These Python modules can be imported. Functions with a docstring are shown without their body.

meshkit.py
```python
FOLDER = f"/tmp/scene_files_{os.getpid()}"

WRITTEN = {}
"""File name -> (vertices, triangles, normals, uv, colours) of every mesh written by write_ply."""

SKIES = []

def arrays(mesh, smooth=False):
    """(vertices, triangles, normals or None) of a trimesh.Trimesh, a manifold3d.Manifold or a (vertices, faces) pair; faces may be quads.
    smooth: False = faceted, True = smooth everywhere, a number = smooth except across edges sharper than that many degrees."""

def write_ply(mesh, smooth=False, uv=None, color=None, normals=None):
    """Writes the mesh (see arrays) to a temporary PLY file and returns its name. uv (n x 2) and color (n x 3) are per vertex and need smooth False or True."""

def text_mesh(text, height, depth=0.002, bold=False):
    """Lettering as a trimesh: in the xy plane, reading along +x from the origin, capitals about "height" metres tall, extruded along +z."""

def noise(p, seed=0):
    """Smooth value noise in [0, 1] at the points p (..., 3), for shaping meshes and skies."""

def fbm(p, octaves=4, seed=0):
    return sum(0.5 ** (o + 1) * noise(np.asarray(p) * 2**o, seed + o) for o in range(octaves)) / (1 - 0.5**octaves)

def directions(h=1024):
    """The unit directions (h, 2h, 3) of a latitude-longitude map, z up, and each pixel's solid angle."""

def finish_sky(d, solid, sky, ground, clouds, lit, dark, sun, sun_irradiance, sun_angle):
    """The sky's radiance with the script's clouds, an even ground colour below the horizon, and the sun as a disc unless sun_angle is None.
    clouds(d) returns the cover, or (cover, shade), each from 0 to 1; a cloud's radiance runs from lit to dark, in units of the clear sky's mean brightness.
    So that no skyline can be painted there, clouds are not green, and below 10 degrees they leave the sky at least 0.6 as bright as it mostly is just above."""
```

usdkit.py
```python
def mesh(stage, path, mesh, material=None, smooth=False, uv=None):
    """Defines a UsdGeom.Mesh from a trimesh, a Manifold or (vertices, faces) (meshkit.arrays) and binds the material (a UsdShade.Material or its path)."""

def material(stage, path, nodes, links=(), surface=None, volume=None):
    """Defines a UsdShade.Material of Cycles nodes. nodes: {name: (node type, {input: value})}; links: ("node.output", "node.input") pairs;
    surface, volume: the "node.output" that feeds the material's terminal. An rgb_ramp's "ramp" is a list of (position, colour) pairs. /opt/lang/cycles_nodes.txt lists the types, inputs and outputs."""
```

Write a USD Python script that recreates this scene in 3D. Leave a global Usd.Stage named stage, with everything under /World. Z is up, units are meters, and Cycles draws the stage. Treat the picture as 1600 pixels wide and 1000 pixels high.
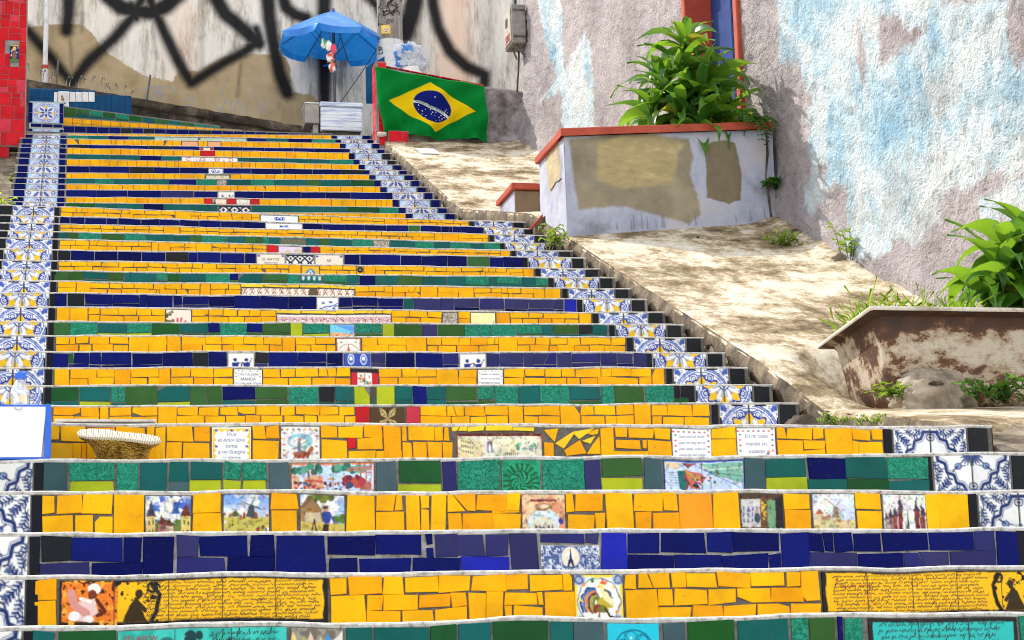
import math, random
import numpy as np, trimesh, shapely, usdkit, meshkit
from shapely.geometry import Polygon, LineString, box as sbox
from pxr import Usd, UsdGeom, UsdLux, UsdShade, Gf, Sdf, Vt

# ------------------------------------------------------------------ camera, sky, sun, exposure
EXPOSURE = 0.74
SKY_STRENGTH = 0.15
SUN_INTENSITY = 0.85
SUN_DIR = np.array([-0.50, 0.58, 0.68]); SUN_DIR /= np.linalg.norm(SUN_DIR)      # towards the sun: behind the stairs, from the left
YAW, PITCH, ROLL, FPX = -0.22417, 0.17983, -0.0277, 3100.0                        # measured on the 1600 pixel wide photograph
CAM = np.array([0.10224, -5.26202, -0.1642])

stage = Usd.Stage.CreateInMemory()
UsdGeom.SetStageUpAxis(stage, UsdGeom.Tokens.z); UsdGeom.SetStageMetersPerUnit(stage, 1.0)
WORLD = UsdGeom.Xform.Define(stage, '/World'); stage.SetDefaultPrim(WORLD.GetPrim())
UsdGeom.Scope.Define(stage, '/World/Looks')

def rotation(yaw, pitch, roll):
    f = np.array([-np.sin(yaw)*np.cos(pitch), np.cos(yaw)*np.cos(pitch), np.sin(pitch)])
    r = np.array([np.cos(yaw), np.sin(yaw), 0]); u = np.cross(r, f)
    c, s = np.cos(roll), np.sin(roll)
    return np.array([c*r + s*u, -s*r + c*u, f])
ROT = rotation(YAW, PITCH, ROLL)
cam = UsdGeom.Camera.Define(stage, '/World/camera')
cam.CreateHorizontalApertureAttr(36.0); cam.CreateVerticalApertureAttr(22.5)
cam.CreateFocalLengthAttr(36.0*FPX/1600); cam.CreateClippingRangeAttr((0.1, 5000.0)); cam.CreateExposureAttr(EXPOSURE)
_r, _u, _f = ROT
cam.AddTransformOp().Set(Gf.Matrix4d(*_r, 0, *_u, 0, *(-_f), 0, *CAM, 1))

elev = math.asin(SUN_DIR[2]); azim = math.atan2(SUN_DIR[0], SUN_DIR[1])
dome = UsdLux.DomeLight.Define(stage, '/World/sky')
dome.GetPrim().SetCustomDataByKey('kind', 'structure')
SKY = usdkit.material(stage, '/World/Looks/sky_look', {
    'tc': ('texture_coordinate', {}),
    'sky': ('sky_texture', {'sky_type': 'single_scattering', 'sun_disc': False, 'sun_elevation': elev, 'sun_rotation': azim, 'air_density': 1.0, 'aerosol_density': 1.6}),
    'map': ('mapping', {'scale': (1.0, 1.0, 2.2)}),
    'n': ('noise_texture', {'scale': 2.6, 'detail': 7.0, 'roughness': 0.55}),
    'r': ('map_range', {'from_min': 0.40, 'from_max': 0.60, 'to_min': 0.0, 'to_max': 0.85, 'clamp': True}),
    'mix': ('mix_color', {'b': (9.5, 9.2, 8.8)}),
    'bg': ('background_shader', {'strength': SKY_STRENGTH})},
    [('tc.generated', 'map.vector'), ('map.vector', 'n.vector'), ('n.fac', 'r.value'), ('r.result', 'mix.fac'), ('sky.color', 'mix.a'), ('mix.result', 'bg.color')],
    surface='bg.background')
UsdShade.MaterialBindingAPI.Apply(dome.GetPrim()).Bind(SKY)
sun = UsdLux.DistantLight.Define(stage, '/World/sun')
sun.CreateIntensityAttr(SUN_INTENSITY); sun.CreateAngleAttr(0.53); sun.CreateColorAttr(Gf.Vec3f(1.0, 0.95, 0.86)); sun.CreateNormalizeAttr(True)
_z = SUN_DIR; _x = np.cross([0, 0, 1.0], _z); _x /= np.linalg.norm(_x); _y = np.cross(_z, _x)
sun.AddTransformOp().Set(Gf.Matrix4d(*_x, 0, *_y, 0, *_z, 0, 0, 0, 20, 1))

# ------------------------------------------------------------------ helpers
rng = np.random.default_rng(7)
used = {}
def numbered(parent, name):
    k = used.get((parent, name), 0); used[(parent, name)] = k + 1
    return f'{parent}/{name}' + (f'_{k:03d}' if k else '')
def setdata(prim, label=None, cat=None, group=None, kind=None):
    for k, v in (('label', label), ('category', cat), ('group', group), ('kind', kind)):
        if v: prim.SetCustomDataByKey(k, v)
    return prim
def thing(name, label=None, cat=None, loc=(0, 0, 0), group=None, kind=None, rotz=0.0):
    x = UsdGeom.Xform.Define(stage, numbered('/World', name))
    if any(loc): x.AddTranslateOp().Set(Gf.Vec3d(*map(float, loc)))
    if rotz: x.AddRotateZOp().Set(rotz)
    return setdata(x.GetPrim(), label, cat, group, kind)
def obj(name, mesh, m, parent=None, smooth=False, col=None, label=None, cat=None, group=None, kind=None, extra=None, origin=None):
    """One Mesh prim; col / extra: per-vertex colour primvars (smooth must be False or True then)."""
    path = numbered(str(parent.GetPath()) if parent else '/World', name)
    if origin is not None:
        v, f = (mesh if isinstance(mesh, tuple) else (np.array(mesh.vertices), np.array(mesh.faces)))
        mesh = (np.asarray(v) - np.asarray(origin), f)
    g = usdkit.mesh(stage, path, mesh, m, smooth=smooth)
    for k, c in {**({'col': col} if col is not None else {}), **(extra or {})}.items():
        UsdGeom.PrimvarsAPI(g).CreatePrimvar(k, Sdf.ValueTypeNames.Color3fArray, 'vertex').Set(Vt.Vec3fArray.FromNumpy(np.asarray(c, np.float32)))
    return setdata(g.GetPrim(), label, cat, group, kind)

def ray(u, v): return np.array([(u-800)/FPX, (500-v)/FPX, 1.0]) @ ROT
def on(u, v, axis, val):
    """The point of a world plane (x, y or z = val) seen at photo pixel u, v: used to read sizes off the photograph."""
    d = ray(u, v); return CAM + d*(val - CAM[axis])/d[axis]
def lin(r, g=None, b=None):
    c = np.array(r if g is None else (r, g, b), float)/255.0
    return np.where(c <= 0.04045, c/12.92, ((c+0.055)/1.055)**2.4)
def cat_meshes(ms):
    vs, fs, n = [], [], 0
    for v, f in ms:
        vs.append(np.asarray(v, float)); fs.append(np.asarray(f, int)+n); n += len(v)
    return np.vstack(vs), np.vstack(fs)
def tri(m): return np.array(m.vertices), np.array(m.faces)
def grid_faces(nu, nv):
    i, j = np.meshgrid(np.arange(nu-1), np.arange(nv-1), indexing='ij'); a = i*nv+j
    a, b, c, d = a.ravel(), (a+nv).ravel(), (a+nv+1).ravel(), (a+1).ravel()
    return np.vstack([np.stack([a, b, c], 1), np.stack([a, c, d], 1)])
def bevel_box(lo, hi, b=0.006):
    """A box with chamfered edges."""
    lo, hi = np.asarray(lo, float), np.asarray(hi, float); b = min(b, 0.45*float((hi-lo).min()))
    pts = []
    for sx in (0, 1):
        for sy in (0, 1):
            for sz in (0, 1):
                c = np.where([sx, sy, sz], hi, lo); s = np.where([sx, sy, sz], -1, 1)*b
                for k in range(3):
                    p = c.copy() + s; p[k] = c[k]; pts.append(p)
    return tri(trimesh.convex.convex_hull(np.array(pts)))
def tube(points, radii, sides=8, caps=True):
    p = np.asarray(points, float); r = np.broadcast_to(radii, (len(p),)).astype(float)
    t = np.gradient(p, axis=0); t /= np.linalg.norm(t, axis=1, keepdims=True)+1e-12
    ref = np.array([0, 0, 1.0]) if abs(t[0, 2]) < 0.9 else np.array([1.0, 0, 0])
    a = np.cross(t, ref); a /= np.linalg.norm(a, axis=1, keepdims=True)+1e-12; b = np.cross(t, a)
    ang = np.arange(sides)*2*np.pi/sides
    v = p[:, None] + r[:, None, None]*(np.cos(ang)[None, :, None]*a[:, None] + np.sin(ang)[None, :, None]*b[:, None])
    i, j = np.meshgrid(np.arange(len(p)-1), np.arange(sides), indexing='ij')
    q = np.stack([i*sides+j, i*sides+(j+1) % sides, (i+1)*sides+(j+1) % sides, (i+1)*sides+j], -1).reshape(-1, 4)
    V = v.reshape(-1, 3); F = np.vstack([q[:, [0, 2, 1]], q[:, [0, 3, 2]]])
    if caps:
        n = len(V); V = np.vstack([V, p[0], p[-1]]); k = np.arange(sides); e = (len(p)-1)*sides
        F = np.vstack([F, np.stack([np.full(sides, n), k, (k+1) % sides], 1), np.stack([np.full(sides, n+1), e+(k+1) % sides, e+k], 1)])
    return V, F
def loft(loops, cap0=True, cap1=True):
    L = np.asarray(loops, float); n, s = L.shape[:2]
    i, j = np.meshgrid(np.arange(n-1), np.arange(s), indexing='ij')
    q = np.stack([i*s+j, i*s+(j+1) % s, (i+1)*s+(j+1) % s, (i+1)*s+j], -1).reshape(-1, 4)
    V = L.reshape(-1, 3); F = [q[:, [0, 1, 2]], q[:, [0, 2, 3]]]; k = np.arange(s)
    if cap0: V = np.vstack([V, L[0].mean(0)]); F.append(np.stack([np.full(s, len(V)-1), (k+1) % s, k], 1))
    if cap1: V = np.vstack([V, L[-1].mean(0)]); F.append(np.stack([np.full(s, len(V)-1), (n-1)*s+k, (n-1)*s+(k+1) % s], 1))
    return V, np.vstack(F)
def prism(poly, place, y0, y1, bevel=0.0012):
    """A chamfered tile: polygon (n,2) in the face plane, place(a, b, depth) -> xyz; y0 back, y1 front."""
    p = np.asarray(poly, float); n = len(p); c = p.mean(0)
    d = c - p; ln = np.linalg.norm(d, axis=1, keepdims=True); q = p + d/ln*np.minimum(bevel*1.5, 0.3*ln)
    rings = [place(p[:, 0], p[:, 1], y0), place(p[:, 0], p[:, 1], y1 - bevel*np.sign(y1-y0)), place(q[:, 0], q[:, 1], y1)]
    V = np.vstack(rings); F = []
    for k in range(2):
        for i in range(n):
            j = (i+1) % n; F += [[k*n+i, k*n+j, (k+1)*n+j], [k*n+i, (k+1)*n+j, (k+1)*n+i]]
    F += [[2*n, 2*n+i, 2*n+i+1] for i in range(1, n-1)]
    return V, np.array(F)
def sdf(poly, pts):
    """Signed distance to a polygon (negative inside)."""
    g = poly if hasattr(poly, 'geom_type') else Polygon(poly)
    if not g.is_valid: g = g.buffer(0)
    P = shapely.points(pts); d = shapely.distance(g.boundary, P)
    return np.where(shapely.contains_xy(g, pts[:, 0], pts[:, 1]), -d, d)
def dline(line, pts): return shapely.distance(LineString(line), shapely.points(pts))
def fb(p, s=1.0, o=4, seed=0):
    p = np.asarray(p, float)
    if p.shape[-1] == 2: p = np.concatenate([p, np.zeros(p.shape[:-1]+(1,))], -1)
    return meshkit.fbm(p*s+17.3, o, seed)
def sstep(x, a, b):
    t = np.clip((x-a)/(b-a), 0, 1); return t*t*(3-2*t)

# ------------------------------------------------------------------ materials
def M(name, nodes, links, surface='p.BSDF'): return usdkit.material(stage, '/World/Looks/'+name, nodes, links, surface=surface)
def ceramic(name, cols, rough=0.16, mott=None, dirt=0.35, bumps=0.25, spec=0.10):
    """Glazed tile: each piece its own tone out of cols, faint cloudiness, dirt specks, a slightly wavy glaze."""
    cols = [np.asarray(c, float) for c in cols]
    nodes = {'oi': ('object_info', {}), 'ramp': ('rgb_ramp', {'ramp': [(i/max(1, len(cols)-1), tuple(c)) for i, c in enumerate(cols)] if len(cols) > 1 else [(0, tuple(cols[0])), (1, tuple(cols[0]))]}),
        'geo': ('geometry', {}), 'n1': ('noise_texture', {'scale': 7.0, 'detail': 6.0, 'roughness': 0.6}), 'r1': ('map_range', {'from_min': 0.3, 'from_max': 0.62, 'to_min': 0.74, 'to_max': 1.06, 'clamp': True}),
        'm1': ('mix_color', {'blend_type': 'multiply', 'fac': 1.0}),
        'n2': ('noise_texture', {'scale': 55.0, 'detail': 6.0, 'roughness': 0.7}), 'r2': ('map_range', {'from_min': 0.60, 'from_max': 0.74, 'to_min': 0.0, 'to_max': dirt, 'clamp': True}),
        'm2': ('mix_color', {'b': (0.10, 0.075, 0.045)}),
        'n3': ('noise_texture', {'scale': 30.0, 'detail': 2.0}), 'bp': ('bump', {'strength': bumps, 'distance': 0.002}),
        'rr': ('map_range', {'from_min': 0.35, 'from_max': 0.7, 'to_min': rough, 'to_max': rough+0.16, 'clamp': True}),
        'p': ('principled_bsdf', {'ior': 1.5, 'specular_ior_level': spec})}
    links = [('oi.random', 'ramp.fac'), ('geo.position', 'n1.vector'), ('geo.position', 'n2.vector'), ('geo.position', 'n3.vector'), ('n1.fac', 'r1.value'),
        ('ramp.color', 'm1.a'), ('r1.result', 'm1.b'), ('m1.result', 'm2.a'), ('n2.fac', 'r2.value'), ('r2.result', 'm2.fac'), ('m2.result', 'p.base_color'), ('n3.fac', 'bp.height'), ('bp.normal', 'p.normal'), ('n1.fac', 'rr.value'), ('rr.result', 'p.roughness')]
    if mott:
        nodes['vo'] = ('noise_texture', {'scale': 95.0, 'detail': 3.0, 'roughness': 0.6, 'distortion': 1.2}); nodes['vr'] = ('map_range', {'from_min': 0.42, 'from_max': 0.66, 'to_min': 0.0, 'to_max': 0.75, 'clamp': True})
        nodes['vm'] = ('mix_color', {'b': tuple(mott)})
        links = [l for l in links if l != ('m1.result', 'm2.a')] + [('geo.position', 'vo.vector'), ('vo.fac', 'vr.value'), ('vr.result', 'vm.fac'), ('m1.result', 'vm.a'), ('vm.result', 'm2.a')]
    return M(name, nodes, links)
def rough_mat(name, stops, scale=6.0, stretch=(1, 1, 1), rough=0.85, bump=0.5, bscale=60.0, bdist=0.006, detail=7.0, fine=(0.8, 1.1), rot=(0, 0, 0)):
    """Mineral or painted rough surface: colour ramp over stretched noise times fine grain, with bump."""
    return M(name, {'geo': ('geometry', {}), 'map': ('mapping', {'scale': stretch, 'rotation': rot}), 'n': ('noise_texture', {'scale': scale, 'detail': detail, 'roughness': 0.62, 'distortion': 0.4}), 'ramp': ('rgb_ramp', {'ramp': stops}),
        'n2': ('noise_texture', {'scale': bscale, 'detail': 5.0, 'roughness': 0.65}), 'r2': ('map_range', {'from_min': 0.3, 'from_max': 0.7, 'to_min': fine[0], 'to_max': fine[1], 'clamp': True}),
        'mm': ('mix_color', {'blend_type': 'multiply', 'fac': 1.0}), 'bp': ('bump', {'strength': bump, 'distance': bdist}), 'p': ('principled_bsdf', {'roughness': rough, 'specular_ior_level': 0.2})},
        [('geo.position', 'map.vector'), ('map.vector', 'n.vector'), ('n.fac', 'ramp.fac'), ('geo.position', 'n2.vector'), ('n2.fac', 'r2.value'), ('ramp.color', 'mm.a'), ('r2.result', 'mm.b'), ('mm.result', 'p.base_color'), ('n2.fac', 'bp.height'), ('bp.normal', 'p.normal')])
def plain(name, c, rough=0.5, var=0.15, scale=20.0, **kw):
    return M(name, {'geo': ('geometry', {}), 'n': ('noise_texture', {'scale': scale, 'detail': 5.0}), 'r': ('map_range', {'from_min': 0.3, 'from_max': 0.7, 'to_min': 1-var, 'to_max': 1+var*0.5, 'clamp': True}), 'm': ('mix_color', {'blend_type': 'multiply', 'fac': 1.0, 'a': tuple(c)}), 'p': ('principled_bsdf', {'roughness': rough, **kw})},
        [('geo.position', 'n.vector'), ('n.fac', 'r.value'), ('r.result', 'm.b'), ('m.result', 'p.base_color')])
def painted(name, rough=0.16, dirt=0.25, bump=0.0):
    """Colours from the mesh's own paint (primvar col), a little dirt over them."""
    return M(name, {'a': ('attribute', {'attribute': 'col'}), 'geo': ('geometry', {}), 'n': ('noise_texture', {'scale': 40.0, 'detail': 6.0, 'roughness': 0.7}), 'r': ('map_range', {'from_min': 0.55, 'from_max': 0.75, 'to_min': 0.0, 'to_max': dirt, 'clamp': True}), 'm': ('mix_color', {'b': (0.16, 0.13, 0.10)}),
        'n2': ('noise_texture', {'scale': 25.0, 'detail': 3.0}), 'bp': ('bump', {'strength': bump, 'distance': 0.003}), 'p': ('principled_bsdf', {'roughness': rough, 'specular_ior_level': 0.12})},
        [('a.color', 'm.a'), ('geo.position', 'n.vector'), ('n.fac', 'r.value'), ('r.result', 'm.fac'), ('m.result', 'p.base_color'), ('geo.position', 'n2.vector'), ('n2.fac', 'bp.height'), ('bp.normal', 'p.normal')])
def leaf_mat(name, c1, c2, trans, rough=0.35):
    return M(name, {'oi': ('object_info', {}), 'geo': ('geometry', {}), 'n': ('noise_texture', {'scale': 9.0, 'detail': 3.0}), 'ad': ('math', {'math_type': 'add'}), 'ml': ('math', {'math_type': 'multiply', 'value2': 0.5}), 'ramp': ('rgb_ramp', {'ramp': [(0.1, c1), (0.9, c2)]}),
        'p': ('principled_bsdf', {'roughness': rough}), 't': ('translucent_bsdf', {'color': trans}), 'mx': ('mix_closure', {'fac': 0.38})},
        [('geo.position', 'n.vector'), ('geo.random_per_island', 'ad.value1'), ('n.fac', 'ad.value2'), ('ad.value', 'ml.value1'), ('ml.value', 'ramp.fac'), ('ramp.color', 'p.base_color'), ('p.BSDF', 'mx.closure1'), ('t.BSDF', 'mx.closure2')], surface='mx.closure')

MAT = {
 'Y': ceramic('yellow_glaze', [(0.84, 0.32, 0.0005), (0.91, 0.42, 0.0005), (0.92, 0.47, 0.0005), (0.90, 0.40, 0.0005), (0.93, 0.44, 0.0005), (0.88, 0.36, 0.0005)], 0.2, dirt=0.5),
 'y': ceramic('lemon_glaze', [(0.90, 0.62, 0.03), (0.90, 0.56, 0.02)], 0.2),
 'A': ceramic('orange_glaze', [(0.85, 0.32, 0.01), (0.87, 0.29, 0.02)], 0.2),
 'N': ceramic('navy_glaze', [(0.0012, 0.003, 0.055), (0.0015, 0.005, 0.09), (0.004, 0.009, 0.13), (0.0012, 0.003, 0.065)], 0.12, spec=.05),
 'B': ceramic('bright_blue_glaze', [(0.006, 0.010, 0.30), (0.008, 0.014, 0.36)], 0.12),
 'V': ceramic('violet_navy_glaze', [(0.016, 0.016, 0.10), (0.030, 0.030, 0.11), (0.012, 0.014, 0.13)], 0.12),
 'C': ceramic('charcoal_glaze', [(0.006, 0.008, 0.011), (0.013, 0.014, 0.016)], 0.14),
 'S': ceramic('slate_glaze', [(0.028, 0.070, 0.078), (0.060, 0.105, 0.12), (0.035, 0.085, 0.09)], 0.16),
 'T': ceramic('teal_glaze', [(0.003, 0.080, 0.070), (0.004, 0.100, 0.085), (0.005, 0.11, 0.10), (0.003, 0.085, 0.080)], 0.14),
 'D': ceramic('dark_green_glaze', [(0.006, 0.060, 0.012), (0.008, 0.075, 0.020), (0.010, 0.085, 0.010)], 0.14),
 'O': ceramic('olive_green_glaze', [(0.025, 0.085, 0.014), (0.035, 0.105, 0.022), (0.030, 0.12, 0.030)], 0.16),
 'K': ceramic('mottled_green_glaze', [(0.004, 0.115, 0.065), (0.006, 0.15, 0.085)], 0.12, mott=(0.03, 0.36, 0.22)),
 'L': ceramic('lime_glaze', [(0.42, 0.46, 0.010), (0.36, 0.43, 0.012)], 0.18),
 'R': ceramic('red_glaze', [(0.50, 0.008, 0.012), (0.62, 0.012, 0.020), (0.44, 0.006, 0.010)], 0.15),
 'P': ceramic('pink_red_glaze', [(0.58, 0.035, 0.060), (0.62, 0.05, 0.08)], 0.2),
 'W': ceramic('white_glaze', [(0.72, 0.70, 0.66), (0.76, 0.75, 0.72)], 0.2),
 'X': ceramic('black_trim_glaze', [(0.004, 0.005, 0.008), (0.007, 0.007, 0.012)], 0.12),
 'Q': ceramic('turquoise_glaze', [(0.02, 0.42, 0.46), (0.02, 0.45, 0.48)], 0.15),
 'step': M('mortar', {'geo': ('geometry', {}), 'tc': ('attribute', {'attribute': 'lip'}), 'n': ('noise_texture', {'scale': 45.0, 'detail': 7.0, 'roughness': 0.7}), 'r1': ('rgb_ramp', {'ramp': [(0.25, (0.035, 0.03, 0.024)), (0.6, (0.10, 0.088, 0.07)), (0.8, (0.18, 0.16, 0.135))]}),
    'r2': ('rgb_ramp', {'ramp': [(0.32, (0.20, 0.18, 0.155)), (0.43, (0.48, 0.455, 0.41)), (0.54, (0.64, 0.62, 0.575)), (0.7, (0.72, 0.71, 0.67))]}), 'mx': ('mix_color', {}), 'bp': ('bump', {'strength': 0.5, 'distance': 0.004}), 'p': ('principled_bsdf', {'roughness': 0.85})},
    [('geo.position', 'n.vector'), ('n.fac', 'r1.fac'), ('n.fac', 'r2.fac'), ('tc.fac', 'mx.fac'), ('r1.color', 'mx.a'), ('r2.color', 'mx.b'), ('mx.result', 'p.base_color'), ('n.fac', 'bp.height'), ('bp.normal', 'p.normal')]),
 'print': painted('printed_glaze', 0.15, 0.22),
 'matprint': painted('painted_cloth', 0.7, 0.05),
 'ink': plain('dark_ink', (0.02, 0.018, 0.02), 0.5), 'blueink': plain('blue_grey_ink', (0.16, 0.17, 0.30), 0.5), 'redink': plain('red_ink', (0.35, 0.02, 0.015), 0.5),
}
# ------------------------------------------------------------------ the stairs: measured nosing lines (y, z at the left field edge, z at the right field edge)
W = 3.146
ROWS = [(0.0, 0.008, -0.012), (0.338, 0.155, 0.139), (0.676, 0.299, 0.282), (1.014, 0.449, 0.439), (1.353, 0.587, 0.601), (1.691, 0.755, 0.748),
 (3.705, 1.097, 1.119), (4.055, 1.24, 1.262), (4.405, 1.381, 1.405), (4.755, 1.52, 1.543), (5.105, 1.663, 1.684), (5.455, 1.801, 1.821), (5.805, 1.943, 1.958), (6.155, 2.089, 2.104), (6.505, 2.232, 2.242),
 (6.855, 2.368, 2.383), (7.206, 2.505, 2.517), (7.556, 2.652, 2.67), (7.906, 2.801, 2.791), (8.256, 2.933, 2.924), (8.606, 3.07, 3.067), (8.956, 3.204, 3.198), (9.306, 3.359, 3.33),
 (12.048, 3.982, 4.042), (12.404, 4.148, 4.185), (12.761, 4.286, 4.345), (13.117, 4.443, 4.503), (13.474, 4.589, 4.649), (13.83, 4.736, 4.808), (14.186, 4.881, 4.955), (14.543, 5.049, 5.099), (14.899, 5.213, 5.251),
 (15.255, 5.365, 5.398), (15.612, 5.524, 5.569), (15.968, 5.661, 5.715), (16.325, 5.822, 5.876), (16.681, 5.965, 6.02), (17.037, 6.08, 6.168)]
NB, NM, NU = 6, 17, 15
ROWKIND = 'TYNYTY' + 'YTYNYTYNYTYNYTYNY' + 'YTYNYTYNYTYNYTY'          # yellow, navy or green (teal) risers
_GX = np.linspace(-0.8, W+0.8, 400)
_WAVE = [(0.030 if i < NB else 0.020 if i < NB+NM else 0.012)*(meshkit.fbm(np.stack([_GX*2.3+i*3.7, _GX*0+i*1.9, _GX*0+.5], -1), 3, 77)-0.5) for i in range(len(ROWS))]
def zrow(i, x):
    """The nosing of row i at x; no edge here is straight."""
    y, a, b = ROWS[i]; x = np.asarray(x, float)
    return a + (b-a)*x/W + np.interp(x, _GX, _WAVE[i])
def pix(P):
    d = ROT @ (np.asarray(P, float)-CAM); return 800+FPX*d[0]/d[2], 500-FPX*d[1]/d[2]
def px2x(i, u):
    """x on the riser of row i at photo column u."""
    y, a, b = ROWS[i]; v = pix((W/2, y, (a+b)/2-0.04))[1]
    for _ in range(2):
        x = on(u, v, 1, y)[0]; v = pix((x, y, float(zrow(i, x))-0.04))[1]
    return on(u, v, 1, y)[0]
LIP = 0.017
def zvis(i, x):
    """Height on row i's riser where the nosing of the row below starts to hide it."""
    z = float(zrow(i, x))
    if i == 0: return z-0.13
    yb = ROWS[i-1][0]; y = ROWS[i][0]; zb = float(zrow(i-1, x)); e = (zb-CAM[2])/(yb-CAM[1])
    return max(CAM[2] + e*(y-CAM[1]), zb)

FLIGHTS = [thing('lower_stair_flight', kind='structure'), thing('middle_stair_flight', kind='structure'), thing('upper_stair_flight', kind='structure')]
setdata(FLIGHTS[0], 'nearest flight of six mosaic tiled steps with pictures and yellow manuscript panels', 'stairs')
setdata(FLIGHTS[1], 'long middle flight of yellow, blue and green mosaic steps between both landings', 'stairs')
setdata(FLIGHTS[2], 'small far flight of mosaic steps leading up to the graffiti wall', 'stairs')
def flight(i): return FLIGHTS[0 if i < NB else 1 if i < NB+NM else 2]
XL, XR = -0.30, W + 0.305
EL, ER = XL-0.11, XR+0.085
def build_steps():
    for i, (y, a, b) in enumerate(ROWS):
        ynext = ROWS[i+1][0] if i+1 < len(ROWS) else y+0.4
        znext = ROWS[i+1] if i+1 < len(ROWS) else None
        landing = ynext-y > 1
        zback = (0.16*(ynext-y)/2.0 if landing and i == NB-1 else 0.45 if landing else 0.006)
        n = 120 if i < NB else 90 if i < NB+NM else 60
        xs = np.linspace(EL-0.02, ER+0.02, n)
        big = 0.72 if i < NB else 0.58 if i < NB+NM else 0.5
        wob = (fb(np.stack([xs*3.1, np.full(n, y*3.7)], 1), 1.0, 3, 3)-0.5)*0.014*big
        wob2 = (fb(np.stack([xs*9.0, np.full(n, y*5.1)], 1), 1.0, 3, 5)-0.5)*0.016*big
        zt = zrow(i, xs) + wob*0.5
        lip = LIP*big + wob2*0.7
        drop = 0.26 if i else 0.2
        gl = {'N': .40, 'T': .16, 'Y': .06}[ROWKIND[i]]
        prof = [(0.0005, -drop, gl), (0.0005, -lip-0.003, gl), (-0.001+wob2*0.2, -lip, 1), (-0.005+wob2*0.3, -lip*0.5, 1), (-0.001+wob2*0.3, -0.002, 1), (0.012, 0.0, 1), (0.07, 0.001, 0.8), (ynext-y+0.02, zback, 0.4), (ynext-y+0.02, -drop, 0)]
        V, C = [], []
        for dy, dz, c in prof:
            V.append(np.stack([xs, y+dy+np.zeros(n), zt+dz+np.zeros(n)], 1)); C.append(np.full((n, 3), c))
        V = np.stack(V, 1); C = np.stack(C, 1); m = len(prof)
        F = grid_faces(n, m)
        Vf, Cf = V.reshape(-1, 3), C.reshape(-1, 3)
        caps = []
        for base, flip in ((0, False), ((n-1)*m, True)):
            for k in range(1, m-1): caps.append([base, base+k, base+k+1] if flip else [base, base+k+1, base+k])
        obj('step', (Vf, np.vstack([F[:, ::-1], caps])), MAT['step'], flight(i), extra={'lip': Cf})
    for k in range(1, 11):      # plain steps going on down below the frame
        v, f = bevel_box((EL, -0.34*k, -0.15*k-0.2), (ER, -0.34*(k-1)+0.03, -0.152*k), 0.01)
        obj('step', (v, f), MAT['step'], FLIGHTS[0], extra={'lip': np.full((len(v), 3), 0.5)})
build_steps()

# ------------------------------------------------------------------ mosaic pieces
pieces = {0: [], 1: [], 2: []}     # per flight: (kind, size, mesh)
KIND = {'Y': 'yellow_tile', 'y': 'lemon_yellow_tile', 'A': 'orange_tile', 'N': 'navy_blue_tile', 'B': 'bright_blue_tile', 'V': 'violet_blue_tile', 'C': 'charcoal_tile', 'S': 'slate_tile', 'T': 'teal_tile', 'D': 'dark_green_tile',
        'O': 'olive_green_tile', 'K': 'mottled_green_tile', 'L': 'lime_tile', 'R': 'red_tile', 'P': 'pink_red_tile', 'W': 'white_tile', 'X': 'black_trim', 'Q': 'turquoise_tile'}
def place_row(i, dz0=0.0):
    y = ROWS[i][0]
    return lambda a, b, d: np.stack([np.asarray(a, float), y - d + np.zeros(len(np.atleast_1d(a))), np.asarray(b, float)], -1)
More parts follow.
